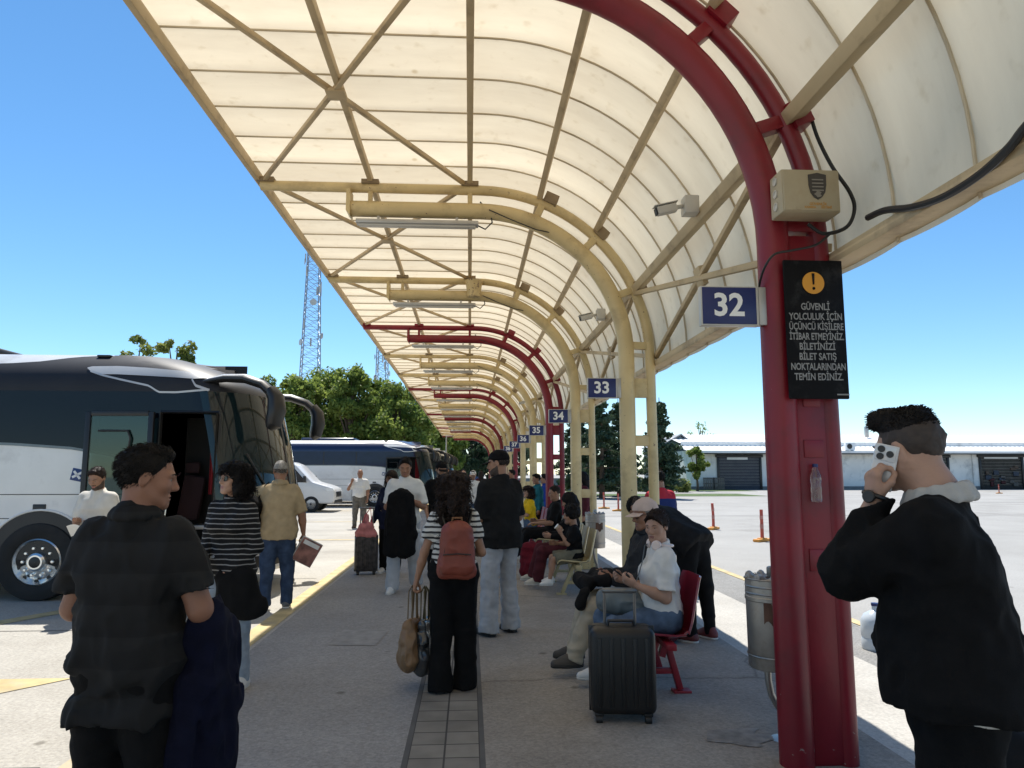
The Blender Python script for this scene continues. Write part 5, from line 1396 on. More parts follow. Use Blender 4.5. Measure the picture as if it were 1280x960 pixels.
    for s in 'RL':
        a, e, w, spec = J[s + 'arm']
        g = (lambda v: V(v)) if s == 'R' else mir
        fd = (w - e).normalized()
        hn = spec[2] if len(spec) > 2 and spec[2] else (-1, .15, 0)
        hdv = (spec[3] if len(spec) > 3 and isinstance(spec[3], tuple) else None)
        cu = spec[3] if len(spec) > 3 and not isinstance(spec[3], tuple) else (spec[5] if len(spec) > 5 else .45)
        S = (lambda p: V(p)) if s == 'R' else mir
        B = Matrix((r2, f2, t)).transposed() if len(spec) > 4 and spec[4] else Matrix.Identity(3)
        dR = V(hdv) if hdv else S(B.inverted() @ fd)
        wR = S(w)
        hsd = SDF(); nR = V(hn)
        dW = S(B @ S(dR)) if len(spec) > 4 and spec[4] else dR
        nW = S(B @ S(nR)) if len(spec) > 4 and spec[4] else nR
        grip = hand_prims(hsd, wR, dW, nW, cu, m ** .5 * (1 - .08 * fem))
        if lod < 2: 
            v, q = hsd.mesh((.0042, .0052)[lod])
        else: v, q = hsd.mesh(.009)
        if s == 'L': v = v * np.array([-1, 1, 1], np.float32); q = q[:, ::-1]
        parts.append((v, q, 0)); J['hand'][s] = S(grip)
    body = link('body', soft_mesh(parts, 'body', 1), root, [sk, m_lip, m_beard])
    # ---- eyes and brows
    if lod < 2:
        for sx in (-1, 1):
            MB().lathe([(.001, -.0118 * hs)] + [(.0118 * hs * cos(a), .0118 * hs * sin(a)) for a in [R(x) for x in range(-75, 90, 15)]] , 14, HP(sx * .0325, .0735, .0), cap=False).build('eye', m_eyew, root)
            MB().lathe([(.0055 * hs, 0), (.0045 * hs, .0012), (.001, .0016)], 12, HP(sx * .0325, .0852, .0), Matrix((hrr, hu, hf)).transposed(), cap=False).build('iris', m_iris, root)
        if brows:
            mb = MB()
            for sx in (-1, 1): mb.tube([HP(sx * .014, .0965, .018), HP(sx * .032, .0945, .024), HP(sx * .050, .080, .019)], [.0035 * hs, .0042 * hs, .002], 6, flat=.6)
            mb.build('eyebrows', hm, root)
    # ---- clothes
    if top:
        o = top.get('off', .016); c = SDF()
        torso(c, o, .08)
        hem = top.get('hem', -.10) * m
        if hem < 0:
            c.cap(P0 - r0 * .07 * m + t * hem, P0 + r0 * .07 * m + t * hem, (.110 + b2 * .5) * m + o + top.get('flare', 0), k=.05, n=fw, q=.98)
            c.cap(P0 - r0 * .07 * m, P0 + r0 * .07 * m, (.110 + b2 * .5) * m + o + top.get('flare', 0) * .5, k=.05, n=fw, q=.98)
        c.cap(nb - t * .07 * m, nb, .056 * m + o * .7, .054 * m + o * .5, k=.03)
        c.cut(P0 + t * hem, -t)
        c.cut(nb + t * (.012 if not top.get('collar') else .03), t * 1 + f2 * .25)
        ln = top.get('sleeve', 'short')
        for s in 'RL':
            a, e, w, _ = J[s + 'arm']
            if ln == 'short': c.cap(a, a + (e - a) * top.get('sl', .72), (.052 - .006 * fem + ub) * m + o * .6, (.050 - .006 * fem + ub) * m + o * .75, k=.026, flat=True)
            elif ln == 'long':
                c.cap(a, e, (.052 - .007 * fem + ub) * m + o * .6, (.043 - .005 * fem + ub * .7) * m + o * .7, k=.026); c.cap(e, w + (w - e).normalized() * .008, (.043 - .005 * fem + ub * .6) * m + o * .7, (.031 - .003 * fem) * m + o * .6, k=.02, flat=True)
        am = top.get('fold', .010)
        c.noise = [(am, (7 / m, 7 / m, 9 / m), True), (am * .45, (21, 21, 16), True)] + ([(am * .5, (5, 5, 3.2), False)] if lod < 2 else [])
        mats = top['mat']
        soft(top.get('name', 'shirt'), c, vb * (.8 if lod == 0 else 1), mats, root)
        if top.get('collar'):
            cc = SDF()
            for i in range(10):
                a1, a2_ = R(36 * i - 70), R(36 * (i + 1) - 70)
                if i == 4 and top['collar'] != 'up': pass
                rr = .066 * m
                p1 = nb + t * .012 + (r2 * cos(a1) + f2 * sin(a1) * 1.0) * rr; p2 = nb + t * .012 + (r2 * cos(a2_) + f2 * sin(a2_)) * rr
                cc.cap(p1, p2, .020 * m, k=.02)
                cc.cap(p1 - t * .02 + (p1 - nb) * .25, p2 - t * .02 + (p2 - nb) * .25, .014, k=.02)
            soft('collar', cc, vb * .6, top.get('collar_mat', mats), root)
    if bottom:
        o = bottom.get('off', .016); c = SDF(); cf = bottom.get('cuff', .052) * m
        c.cap(P0 - r0 * .062 * m + t * .02 * m, P0 + r0 * .062 * m + t * .02 * m, (.108 + b2 * .5) * m + o, k=.06, n=fw, q=.98)
        c.cap(P0 - r0 * .045 * m + t * .12 * m, P0 + r0 * .045 * m + t * .12 * m, (.098 + b2 * .8) * m + o * .6, k=.06, n=fw, q=.95)
        c.cut(P0 + t * bottom.get('waist', .11) * m, t)
        for s in 'RL':
            h, kn, an, ft = J[s + 'leg']
            if bottom.get('kind') == 'shorts':
                c.cap(h, h + (kn - h) * .92, (.088 + b2 * .4) * m + o, (.078 + b2 * .3) * m + o, k=.045, flat=True)
            else:
                c.cap(h, kn, (.090 + b2 * .4) * m + o, (.060 + b2 * .2) * m + o, k=.045); c.cap(kn, an + (an - kn).normalized() * bottom.get('drop', .02), max(.058 * m + o, cf * .9), cf + o * .5, k=.03, flat=True)
        am = bottom.get('fold', .009)
        c.noise = [(am, (8, 8, 10), True), (am * .45, (20, 20, 24), True)]
        soft(bottom.get('name', 'trousers'), c, vb, bottom['mat'], root)
    sm = shoes or (m_trim, m_soleb)
    for s in 'RL':
        h, kn, an, ft = J[s + 'leg']
        c = SDF(); base = an - V((0, 0, LA)) 
        up = V((0, 0, 1)); ff = ft; sd2 = ff.cross(up).normalized(); up2 = sd2.cross(ff)
        p = lambda a, z: an - up2 * (LA - z * m) + ff * a * m
        c.cap(p(-.035, .045), p(.06, .045), .042 * m, .043 * m, k=.03); c.cap(p(.06, .040), p(.155, .032), .044 * m, .034 * m, k=.03); c.cap(p(-.02, .06), p(-.01, .105), .044 * m, .041 * m, k=.03)
        c.cap(p(.0, .09), p(.10, .055), .034 * m, .028 * m, k=.03)
        c.cut(p(0, .022), -up2)
        soft('shoe', c, vb * .7, sm[0], root)
        so_ = SDF(); so_.cap(p(-.035, .018), p(.06, .018), .044 * m, .045 * m, k=.02, n=up2, q=.5); so_.cap(p(.06, .018), p(.155, .018), .046 * m, .036 * m, k=.02, n=up2, q=.5); so_.cut(p(0, .002), -up2); so_.cut(p(0, .030), up2)
        soft('sole', so_, vb * .7, sm[1], root)
    # ---- hair
    if hair != 'bald': make_hair(root, hair, hm, HP, hrr, hf, hu, hc, hs, lod, P0, t, f2, nb)
    root['_'] = 0; del root['_']
    Wm = Matrix.Translation(V(loc)) @ Matrix.Rotation(R(face), 4, 'Z')
    J['W'] = lambda p: Wm @ V(p)
    J['HP'] = HP; J['root'] = root; J['hs'] = hs; J['axes'] = (hrr, hf, hu); J['torso'] = (P0, t, r2, f2, m); J['nb'] = nb
    return J
def ribbon_strands(name, pts_fn, n, parent, mat, r=.0014, seed=1, sides=3):
    mb = MB(); rnd = random.Random(seed)
    for i in range(n): 
        P = pts_fn(rnd)
        if P: mb.tube(P, [r * (1 - .6 * j / (len(P) - 1)) for j in range(len(P))], sides, cap=False)
    return mb
def make_hair(root, style, mat, HP, hr, hf, hu, hc, hs, lod, P0, t, f2, nb):
    vf = (.0052, .007, .012)[lod]
    rot = Matrix((hr, hf, hu)).transposed()
    rad = lambda k: [(.074 + k) * hs, (.096 + k) * hs, (.086 + k) * hs]
    c = SDF(); name = 'hair'
    nrm = lambda y, z: (hf * y + hu * z).normalized()
    if style in ('short', 'crop', 'quiff', 'receding'):
        k = {'short': .010, 'crop': .005, 'quiff': .006, 'receding': .007}[style]
        c.ell(HP(0, -.016, .032), rad(k), rot, .03)
        if style in ('short', 'quiff'): c.cap(HP(-.03, .055, .100), HP(.03, .055, .100), .022 * hs if style == 'short' else .026 * hs, k=.03)
        if style == 'quiff':
            c.cap(HP(-.030, .074, .103), HP(.030, .074, .103), .021 * hs, k=.03); c.cap(HP(-.02, .06, .108), HP(-.02, -.05, .106), .026 * hs, .022 * hs, k=.04); c.cap(HP(.02, .06, .108), HP(.02, -.05, .106), .026 * hs, .022 * hs, k=.04)
        fy = {'short': .080, 'crop': .078, 'quiff': .088, 'receding': .050}[style]
        c.cut(HP(0, fy - .008, .076), nrm(1, -.70)); c.cut(HP(0, -.02, -.046), nrm(.18, -1))
        c.cut(HP(0, .028, .02), nrm(1.0, -.75)) if style != 'quiff' else c.cut(HP(0, .055, .02), nrm(1, -1.1))
        c.noise = [(.0045, (38, 38, 38), False), (.0025, (130, 130, 130), False)]
    elif style == 'pony':
        c.ell(HP(0, -.016, .032), rad(.010), rot, .03)
        c.cut(HP(0, .074, .066), nrm(1, -.70)); c.cut(HP(0, -.02, -.046), nrm(.18, -1)); c.cut(HP(0, .05, .0), nrm(1.0, -.95))
        for sx in (-1, 1):
            c.cap(HP(sx * .012, .078, .098), HP(sx * .058, .062, .045), .015 * hs, .012 * hs, k=.02); c.cap(HP(sx * .058, .062, .045), HP(sx * .076, .038, -.03), .012 * hs, .007 * hs, k=.015); c.cap(HP(sx * .076, .038, -.03), HP(sx * .070, .040, -.085), .007 * hs, .003 * hs, k=.01)
        c.cap(HP(0, -.105, .0), HP(0, -.115, -.05), .034 * hs, .024 * hs, k=.03)
        c.noise = [(.004, (50, 30, 30), True), (.0025, (120, 60, 60), False)]
    elif style in ('long', 'bob', 'frame'):
        c.ell(HP(0, -.016, .034), rad(.016), rot, .03)
        c.cut(HP(0, .074, .060), nrm(1, -.45))
        c.cut(HP(0, .0, -.05), nrm(.35, -1))
        d = SDF(); ln = {'long': .34, 'bob': .13, 'frame': .20}[style]
        c2 = SDF()
        for i in range(13):
            a = R(-205 + 230 * i / 12 - 0) if style != 'frame' else R(-200 + 220 * i / 12)
            x, y = .080 * cos(a), -.018 + .088 * sin(a)
            if y > .035: continue
            c.p.append(('c', na(HP(x * .9, y, .03)), na(HP(x * 1.05, y - .01, -.06)), .020 * hs, .022 * hs, .03, None, 1.0, False, False, False)) 
            dn = HP(x * 1.05, y - .01, -.06); c.cap(dn, dn - t * ln * hs - f2 * .02, .024 * hs, .014 * hs, k=.03)
        c.cuts = []
        # keep the face free: carve the front
        c.ell(HP(0, .085, -.035), [.062 * hs, .070 * hs, .105 * hs], rot, .012, True)
        c.noise = [(.007, (26, 26, 7), True), (.004, (60, 60, 16), True)]
    elif style in ('curly', 'curlyshort', 'mop'):
        rnd = random.Random(11)
        c.ell(HP(0, -.02, .036), rad(.022), rot, .03)
        L_ = {'curly': .40, 'curlyshort': .10, 'mop': .02}[style]
        nb_ = 90 if style == 'curly' else 60
        for i in range(nb_):
            a = R(rnd.uniform(-205, 25)); z = rnd.uniform(-L_, .09) if style != 'mop' else rnd.uniform(.0, .12)
            w = .080 + .030 * min(1, max(0, (.06 - z) / .2)) - .02 * min(1, max(0, (-.15 - z) / .2))
            x, y = w * cos(a), -.025 + w * 1.0 * sin(a)
            c.ell(HP(x, y, z), [rnd.uniform(.024, .042) * hs] * 3, None, .02)
        c.ell(HP(0, .090, -.045), [.060 * hs, .075 * hs, .115 * hs], rot, .012, True)
        c.noise = [(.011, (30, 30, 22), True), (.005, (75, 75, 60), True)]
    c.noise = c.noise if lod < 2 else []
    o = soft(name, c, vf, [mat, m_fade], root)
    if style in ('quiff', 'crop'):
        me = o.data; n_ = len(me.polygons); ce = np.empty(n_ * 3, np.float32); me.polygons.foreach_get('center', ce); ce = ce.reshape(-1, 3) - np.array(hc, np.float32)
        z_ = ce @ np.array(hu, np.float32) / hs; x_ = np.abs(ce @ np.array(hr, np.float32)) / hs; y_ = ce @ np.array(hf, np.float32) / hs
        me.polygons.foreach_set('material_index', ((z_ < .062 - .25 * np.minimum(0, y_ + .02)) & ((x_ > .045) | (y_ < -.05))).astype(np.int32) if style == 'quiff' else (z_ < .02).astype(np.int32))
    if lod < 2 and style in ('short', 'crop', 'quiff', 'receding', 'curly', 'long', 'frame', 'curlyshort', 'pony'):
        me = o.data; nv = len(me.vertices); co = np.empty(nv * 3, np.float32); me.vertices.foreach_get('co', co); co = co.reshape(-1, 3)
        no = np.empty(nv * 3, np.float32); me.vertices.foreach_get('normal', no); no = no.reshape(-1, 3)
        rnd = random.Random(3); hcv = V(hc)
        curly = style in ('curly', 'curlyshort')
        def fn(rr):
            i = rr.randrange(nv); p = V(co[i]); n = V(no[i])
            lp = p - hcv; ly_, lz_ = lp.dot(hf) / hs, lp.dot(hu) / hs
            if ly_ > .030 and lz_ < .055: return None
            if style == 'quiff' and lz_ < .07: return None
            if curly:
                d = (n * .6 - V((0, 0, 1)) * .7 + V((rr.uniform(-.3, .3), rr.uniform(-.3, .3), 0))).normalized(); s = rr.uniform(.03, .075); a = rr.random() * 6.28
                x = d.orthogonal().normalized(); y = d.cross(x); q = .010
                return [p - n * .006 + d * s * j / 7 + (x * cos(a + j * 1.15) + y * sin(a + j * 1.15)) * q * min(1, j / 2) for j in range(8)]
            if style in ('long', 'frame'):
                d = (-t * 1 + n * .16 + V((rr.uniform(-.1, .1), rr.uniform(-.1, .1), 0))).normalized(); s = rr.uniform(.05, .12)
                return [p, p + d * s * .5 + n * .003, p + d * s]
            rv = V((rr.uniform(-.3, .3), rr.uniform(-.3, .3), rr.uniform(-.2, .2)))
            if style == 'quiff': d = (n * .35 + hf * (.8 if ly_ > .02 else -.6) + hu * .1 + rv * .6).normalized(); s = rr.uniform(.005, .011)
            else: d = (n * .26 - hf * .5 - hu * (.55 if lz_ < .09 else .05) + rv).normalized(); s = rr.uniform(.010, .022) * (.6 if style == 'crop' else 1)
            return [p - n * .002, p + d * s * .6, p + d * s - n * s * .12]
        mb = ribbon_strands('strands', fn, (2600 if not curly else 1500) if lod == 0 else 900, None, mat, (.0016 if not curly else .0028) * (1 if lod == 0 else 1.5), 5)
        mb.build('hair_strands', mat, root, smooth=0, fix=False)
def cap_mesh(J, mat, mat2=None, brim=True, k=.014):
    HP, hs = J['HP'], J['hs']; hr, hf, hu = J['axes']
    rot = Matrix((hr, hf, hu)).transposed()
    c = SDF(); c.ell(HP(0, -.014, .040), [(.076 + k) * hs, (.099 + k) * hs, (.084 + k) * hs], rot, .02); c.cut(HP(0, .0, .034), (hf * .12 - hu).normalized())
    c.noise = [(.003, (30, 30, 30), True)]
    soft('cap', c, .007, mat, J['root'])
    if brim:
        b = MB(); 
        def f(u, v):
            a = R(-62 + 124 * v); e = .085 * u * cos(a * .9) 
            return HP((.080 + .012 * u) * sin(a), .072 * cos(a) + .030 + e - .012, .040 - .018 * u + .012 * (cos(a) - 1) - .01)
        b.shell(f, 6, 14, .004); b.build('cap_brim', mat2 or mat, J['root'])
# ------------------------------------------------------------------ the people of the photograph
def inv(J): 
    W = J['root']; Wm = Matrix.Translation(W.location) @ Matrix.Rotation(W.rotation_euler.z, 4, 'Z'); I = Wm.inverted()
    return lambda p: I @ V(p)
blk = cloth('black cotton', (.0065, .0065, .007)); blk2 = cloth('faded black cotton', (.013, .013, .0135)); navyc = cloth('navy cloth', (.010, .013, .032))
whitec = cloth('white cotton', (.66, .65, .62), .06); offw = cloth('off white cotton', (.62, .59, .53), .06); greyw = cloth('pale grey cotton', (.42, .43, .45), .08)
denim = cloth('blue denim', (.085, .125, .19), .3); denimd = cloth('dark denim', (.035, .055, .10), .3); denimg = cloth('light grey denim', (.27, .31, .36), .2)
khaki = cloth('khaki shirt', (.36, .275, .165), .12); beige = cloth('beige trousers', (.40, .35, .27), .1); maroon = cloth('maroon cloth', (.075, .018, .024)); olive = cloth('olive shorts', (.16, .15, .11))
wht_shoe = (M('white shoe', (.62, .60, .57), .5, var=.06), m_sole)
dark_shoe = (M('dark shoe', (.02, .018, .016), .5, var=.2), m_soleb)
brn_shoe = (M('brown shoe', (.10, .065, .045), .6, var=.2), m_soleb)
grey_shoe = (M('grey shoe', (.10, .10, .10), .6), m_sole)
def soft_thing(name, label, cat, sd, h, mat, group=None, part='body', loc=None):
    """A soft thing modelled where it lies; its origin is put at its base."""
    v, q = sd.mesh(h); lo = v.min(0); c = v.mean(0); base = np.array([c[0], c[1], lo[2]], np.float32)
    t = thing(name, label, cat, tuple(float(x) for x in base), 0, group)
    link(part, soft_mesh([(v - base, q, 0)], part, 1), t, mat)
    return t, V([float(x) for x in base])
# 1 ---- man in the dark polo, near left
polo = stripes('polo stripes', (.012, .012, .0125), (.017, .017, .0175), 9, .5, soft=.35)
J1 = person('man from behind in a dark polo shirt at the left, face turned right', (-1.29, 2.90, 0), -10, 1.695, bulk=.022, head=(-55, -8), skin_m=m_sk4, lod=0, shoulders=1.04,
    arms=dict(R=((.40, .02, -1), (-.10, .85, -.55), (-1, 0, -.3)), L=((.30, .05, -1), (-.2, .9, -.35), (-1, 0, 0))), top=dict(mat=polo, off=.018, hem=-.22, collar=True, sl=.74, fold=.017, name='polo_shirt'), bottom=dict(mat=blk, cuff=.062), shoes=dark_shoe, hair='short', hair_m=m_hairk, beard=False)
sd = SDF(); h = J1['W'](J1['hand']['R']); e = J1['W'](J1['Rarm'][1]); w_ = J1['W'](J1['Rarm'][2]); mid = (e + w_) / 2
for i in range(6):
    p = e.lerp(w_, .25 + i * .17); x = V((.022 * (i - 2.5), 0, 0))
    sd.cap(p + V((0, 0, .015)), p + x * .25 + V((.0, -.01, -.25)), .045, .050, k=.04); sd.cap(p + x * .25 + V((0, -.01, -.25)), p + x * .7 + V((-.02, -.01, -.56 - .05 * (i % 3))), .050, .048, k=.04)
sd.noise = [(.022, (11, 11, 3.2), True), (.009, (26, 26, 9), True)]
soft_thing('jacket', 'navy jacket draped over the forearm of the man in the dark polo', 'jacket', sd, .010, cloth('navy jacket', (.0045, .0055, .017), .25, .35))
# 2 ---- man on the phone, near right
J2 = person('heavy man in a black jacket with white collar phoning beside the red column', (1.50, 2.20, 0), 52, 1.80, bulk=.046, lean=(0, .045, 1), head=(-21, -6), skin_m=m_sk3, lod=0, shoulders=1.08,
    arms=dict(L=dict(at=(-.118, .072, -.150), hint=(.12, .30, -1), n=(-.62, -.79, .05), d=(-.06, .03, 1), curl=.85), R=((.22, -.05, -1), (.05, .25, -1))), top=dict(mat=blk, off=.024, hem=-.045, flare=.030, sleeve='long', fold=.014, name='jacket'), bottom=dict(mat=blk, cuff=.066), shoes=dark_shoe, hair='quiff', hair_m=m_hairk, neckfwd=.055)
P0, t_, r_2, f_2, m_ = J2['torso']
sd = SDF()
for i in range(12):
    a, b = R(30 * i), R(30 * (i + 1))
    for rr, z, th in ((.079, .022, .010), (.084, .006, .012), (.094, -.016, .014)):
        q = lambda an: J2['nb'] + (r_2 * cos(an) + f_2 * sin(an)) * rr * m_ + t_ * (z + .012 * -sin(an))
        sd.cap(q(a), q(b), th * m_ * .8, k=.02)
soft('collar', sd, .005, cloth('collar white', (.42, .41, .39), .06), J2['root'])
sd = SDF(); sd.cap(P0 - r_2 * .064, P0 + r_2 * .064, .168, k=.05, n=f_2, q=.98); sd.cut(P0 - t_ * .082, -t_ - r_2 * .10 + f_2 * .08); sd.cut(P0 + t_ * .02, t_)
soft('shirt_tail', sd, .009, whitec, J2['root'])
hL = J2['W'](J2['hand']['L'])
iv = inv(J2)
# watch on the left wrist and white piping on the sleeve
w_ = J2['Larm'][2]; fdir = (J2['Larm'][2] - J2['Larm'][1]).normalized(); o1 = fdir.orthogonal().normalized(); o2 = fdir.cross(o1)
mb = MB(); mb.tube([w_ + fdir * .012 + (o1 * cos(a) + o2 * sin(a)) * .036 for a in [2 * pi * i / 24 for i in range(25)]], .008, 8); mb.lathe([(.02, 0), (.021, .008), (.018, .011), (.001, .011)], 18, w_ + fdir * .012 + J2['axes'][0] * -.036, (-J2['axes'][0]).to_track_quat('Z', 'Y').to_matrix())
mb.build('watch', m_trim, J2['root'])
e_, w2 = J2['Larm'][1], J2['Larm'][2]
mb = MB(); mb.tube([e_.lerp(w2, q) + V((-.052 + .01 * q, -.02 + .05 * sin(q * 2.6), .01)) for q in [.12 + .05 * i for i in range(9)]], .004, 6, flat=.6); mb.build('sleeve_piping', whitec, J2['root'])
# phone against the ear
hr, hf, hu = J2['axes']; ax_d = (hu * .93 - hf * .36).normalized(); ax_n = -hr; ax_n = (ax_n + hf * -.25).normalized(); ax_n = (ax_n - ax_d * ax_n.dot(ax_d)).normalized()
ph = thing('phone', 'white phone with round camera lenses held to the ear of the heavy man', 'phone', J2['W'](J2['HP'](-.092, .040, -.050)), 0)
ph.rotation_euler = (Matrix.Rotation(R(52), 3, 'Z') @ Matrix((ax_n.cross(ax_d), ax_n, ax_d)).transposed()).to_euler()
m_ph = M('white phone back', (.62, .62, .62), .15, var=.02, coat=.5)
MB().box((0, 0, 0), (.073, .010, .148), .008, seg=3).build('case', m_ph, ph)
mb = MB(); mb.box((.0, .006, .046), (.062, .005, .05), .004); mb.build('camera_plate', m_ph, ph)
mb = MB()
for x, z in ((.014, .058), (.014, .034), (-.014, .046)): mb.lathe([(.011, 0), (.011, .004), (.007, .0045), (.001, .003)], 16, (x, .008, z), Matrix.Rotation(R(-90), 3, 'X'))
mb.build('camera_lens', m_trim, ph)
# 3 ---- woman in the striped sweater
sweater = stripes('sweater stripes', (.010, .010, .011), (.24, .235, .23), 27, .80, soft=.05)
J3 = person('woman in sunglasses and a black sweater with thin white stripes near the coach', (-1.79, 5.60, 0), 164, 1.67, True, head=(-22, 2), skin_m=m_sk3, lod=0,
    arms=dict(L=((.20, -.05, -1), (-.55, .55, -.75), (-.6, .2, -.6), .4), R=((.15, .15, -1), (-.35, .8, -.45), (-.5, 0, -.5), .4)), top=dict(mat=sweater, off=.014, hem=-.05, sleeve='long', fold=.008, name='sweater'), bottom=dict(mat=denimg, cuff=.045, off=.008), shoes=wht_shoe, hair='curlyshort', hair_m=m_hairk, legs=(((.04, .05, -1), (.02, -.02, -1)), ((.05, -.02, -1), (.02, -.08, -1))))
def glasses(J, mat, lens, name='sunglasses', rr=.026):
    HP = J['HP']; hr, hf, hu = J['axes']; mb = MB(); ml = MB()
    for sx in (-1, 1):
        c = HP(sx * .034, .094, .002)
        pts = [c + (hr * cos(a) * rr * 1.1 + hu * sin(a) * rr * .78) for a in [2 * pi * i / 18 for i in range(19)]]
        mb.tube(pts, .0028, 6); mb.tube([HP(sx * .062, .088, .008), HP(sx * .078, .05, .010), HP(sx * .083, -.005, .006)], .0026, 6)
        ml.add([c] + pts[:-1], [(0, i + 1, (i + 1) % 18 + 1) for i in range(18)])
    mb.tube([HP(-.010, .100, .006), HP(.010, .100, .006)], .0025, 6)
    mb.build(name, mat, J['root'])
    if lens: ml.build('lens', lens, J['root'], smooth=0)
glasses(J3, m_trim, m_glass)
sd = SDF(); h = J3['W'](J3['hand']['L'])
for i in range(5):
    x = -.10 + .085 * i
    sd.cap(h + V((x * .55 + .05, .0, .0)), h + V((x * .8 + .07, -.01, -.21 - .03 * (i % 2))), .045, .06 if i > 0 else .045, k=.06, n=(0, 1, 0), q=.8)
sd.noise = [(.016, (12, 12, 5), True)]
soft_thing('jacket', 'black jacket hanging over the arm of the woman in the striped sweater', 'jacket', sd, .010, blk)
# 4 ---- man reading a paper beside the coach wheel
J4 = person('man in a white T-shirt looking down at a paper beside the coach door', (-4.26, 8.55, 0), 180, 1.66, head=(-6, -26), lod=1, beard=True,
    arms=dict(R=((.22, .05, -1), (-.50, .85, .05), (0, 0, 1), .5), L=((.22, .05, -1), (-.60, .85, -.05), (0, 0, 1), .5)), top=dict(mat=offw, off=.02, hem=-.12, sl=.85), bottom=dict(mat=blk), shoes=dark_shoe, hair='short', hair_m=m_hairb)
hm = (J4['W'](J4['hand']['R']) + J4['W'](J4['hand']['L'])) / 2
pp = thing('paper', 'sheet of paper in the hands of the man beside the coach door', 'paper', hm + V((.0, -.03, 0)), 0)
MB().shell(lambda u, v: (-.12 + .24 * u, -.11 * v + .04, -.05 - .12 * (1 - v) + .02 * sin(5 * u)), 10, 6, .0015).build('sheet', M('paper white', (.72, .72, .70), .8, var=.03), pp)
# 5 ---- man in khaki
J5 = person('grey haired man in a khaki shirt and jeans walking away beside the coach front', (-2.27, 8.78, 0), 14, 1.75, bulk=.018, lean=(0, -.02, 1), head=(6, 0), skin_m=m_sk2, lod=1,
    arms=dict(R=((.34, .05, -1), (.12, .16, -1), (-1, 0, 0), .9), L=((.85, .38, -.42), (.55, .80, .16), (0, 0, -1), .3)), top=dict(mat=khaki, off=.022, hem=-.10, sl=.95, collar=True, fold=.012), bottom=dict(mat=denimd, cuff=.055), shoes=grey_shoe, hair='crop', hair_m=m_hairg, legs=(((.08, .10, -1), (.0, -.10, -1)), ((.05, -.04, -1), (.02, -.05, -1))))
h = J5['W'](J5['hand']['R'])
bx = thing('flat_box', 'flat printed cardboard box carried by the man in khaki', 'box', h + V((.07, -.02, -.13)), R(10)); bx.rotation_euler = (R(8), R(28), R(24))
m_card = M('box print', (.22, .10, .08), .6, var=.7, scale=9); 
MB().box((0, 0, 0), (.26, .055, .30), .004).build('carton', M('box side', (.40, .38, .36), .7), bx)
MB().box((0, -.029, 0), (.245, .004, .285)).build('printed_lid', m_card, bx); MB().box((0, -.0325, .10), (.20, .003, .05)).build('title_band', whitec, bx)
P0, t_, r_2, f_2, m_ = J5['torso']; W = J5['W']
sd = SDF(); c = W(P0 - r_2 * .27 + t_ * .20 + f_2 * .02)
sd.cap(c + V((-.05, -.14, .10)), c + V((.02, .16, .10)), .12, k=.05); sd.cap(c + V((-.05, -.14, -.12)), c + V((.02, .16, -.12)), .115, k=.05); sd.cap(c + V((-.05, -.1, -.22)), c + V((.02, .1, -.22)), .10, k=.05)
sd.noise = [(.014, (10, 10, 8), True)]
bgt, bb = soft_thing('shoulder_bag', 'black shoulder bag on the left side of the man in khaki', 'bag', sd, .013, blk)
MB().tube([V(W(p)) - bb for p in (P0 - r_2 * .24 + t_ * .36 - f_2 * .06, P0 - r_2 * .17 + t_ * .52 - f_2 * .04, P0 - r_2 * .13 + t_ * .555 + f_2 * .02, P0 - r_2 * .16 + t_ * .50 + f_2 * .1, P0 - r_2 * .24 + t_ * .36 + f_2 * .12)], .018, 8, flat=.4).build('strap', blk, bgt)
# 6 ---- man on the phone far out in the sun
J6 = person('bald man in a white shirt and grey trousers phoning out in the sunny bay', (-3.22, 21.4, 0), 176, 1.72, bulk=.025, head=(10, -8), skin_m=m_sk2, lod=1,
    arms=dict(R=((.45, .35, -.7), (-.5, .3, 1), (0, -1, .3), .8), L=((.28, .05, -1), (.05, .35, -1), (-1, 0, 0), .5)), top=dict(mat=whitec, off=.02, hem=.0, sl=.85), bottom=dict(mat=cloth('grey trousers', (.13, .12, .105)), cuff=.05), shoes=brn_shoe, hair='bald', legs=(((.08, .03, -1), (.02, -.02, -1)), ((.10, .0, -1), (.04, -.02, -1))))
# 7 ---- man in the white T-shirt with the black jacket
J7 = person('young man in white T-shirt and pale trousers walking nearer with a black jacket', (-.88, 9.9, 0), 176, 1.835, head=(8, -20), skin_m=m_sk2, lod=1,
    arms=dict(R=((.20, .10, -1), (-.55, .60, .62), (-.6, -.2, 0), .8), L=((.26, .10, -1), (-.55, .66, .38), (-.6, -.2, 0), .8)), top=dict(mat=whitec, off=.022, hem=-.14, sl=.88, fold=.013), bottom=dict(mat=greyw, cuff=.075, off=.02), shoes=wht_shoe, hair='short', hair_m=m_hairk, legs=(((.06, .22, -1), (.03, .02, -1)), ((.08, -.10, -1), (.04, -.42, -1), (.1, 1, -.35))))
hm = (J7['W'](J7['hand']['R']) + J7['W'](J7['hand']['L'])) / 2
sd = SDF()
for i in range(5):
    x = -.12 + .06 * i
    sd.cap(hm + V((x * .75, -.02, .03 - abs(x) * .5)), hm + V((x, -.05, -.34)), .045, .062, k=.05, n=(0, 1, 0), q=.8); sd.cap(hm + V((x, -.05, -.34)), hm + V((x * 1.15 - .02, -.06, -.72 - .03 * (i % 2))), .062, .055, k=.05, n=(0, 1, 0), q=.8)
for sx in (-1, 1): sd.cap(hm + V((sx * .12, -.05, -.03)), hm + V((sx * .17, -.08, -.50)), .045, .04, k=.03)
sd.noise = [(.022, (12, 12, 4), True), (.008, (28, 28, 10), True)]
soft_thing('jacket', 'black jacket held up in both hands by the young man in white', 'jacket', sd, .013, blk)
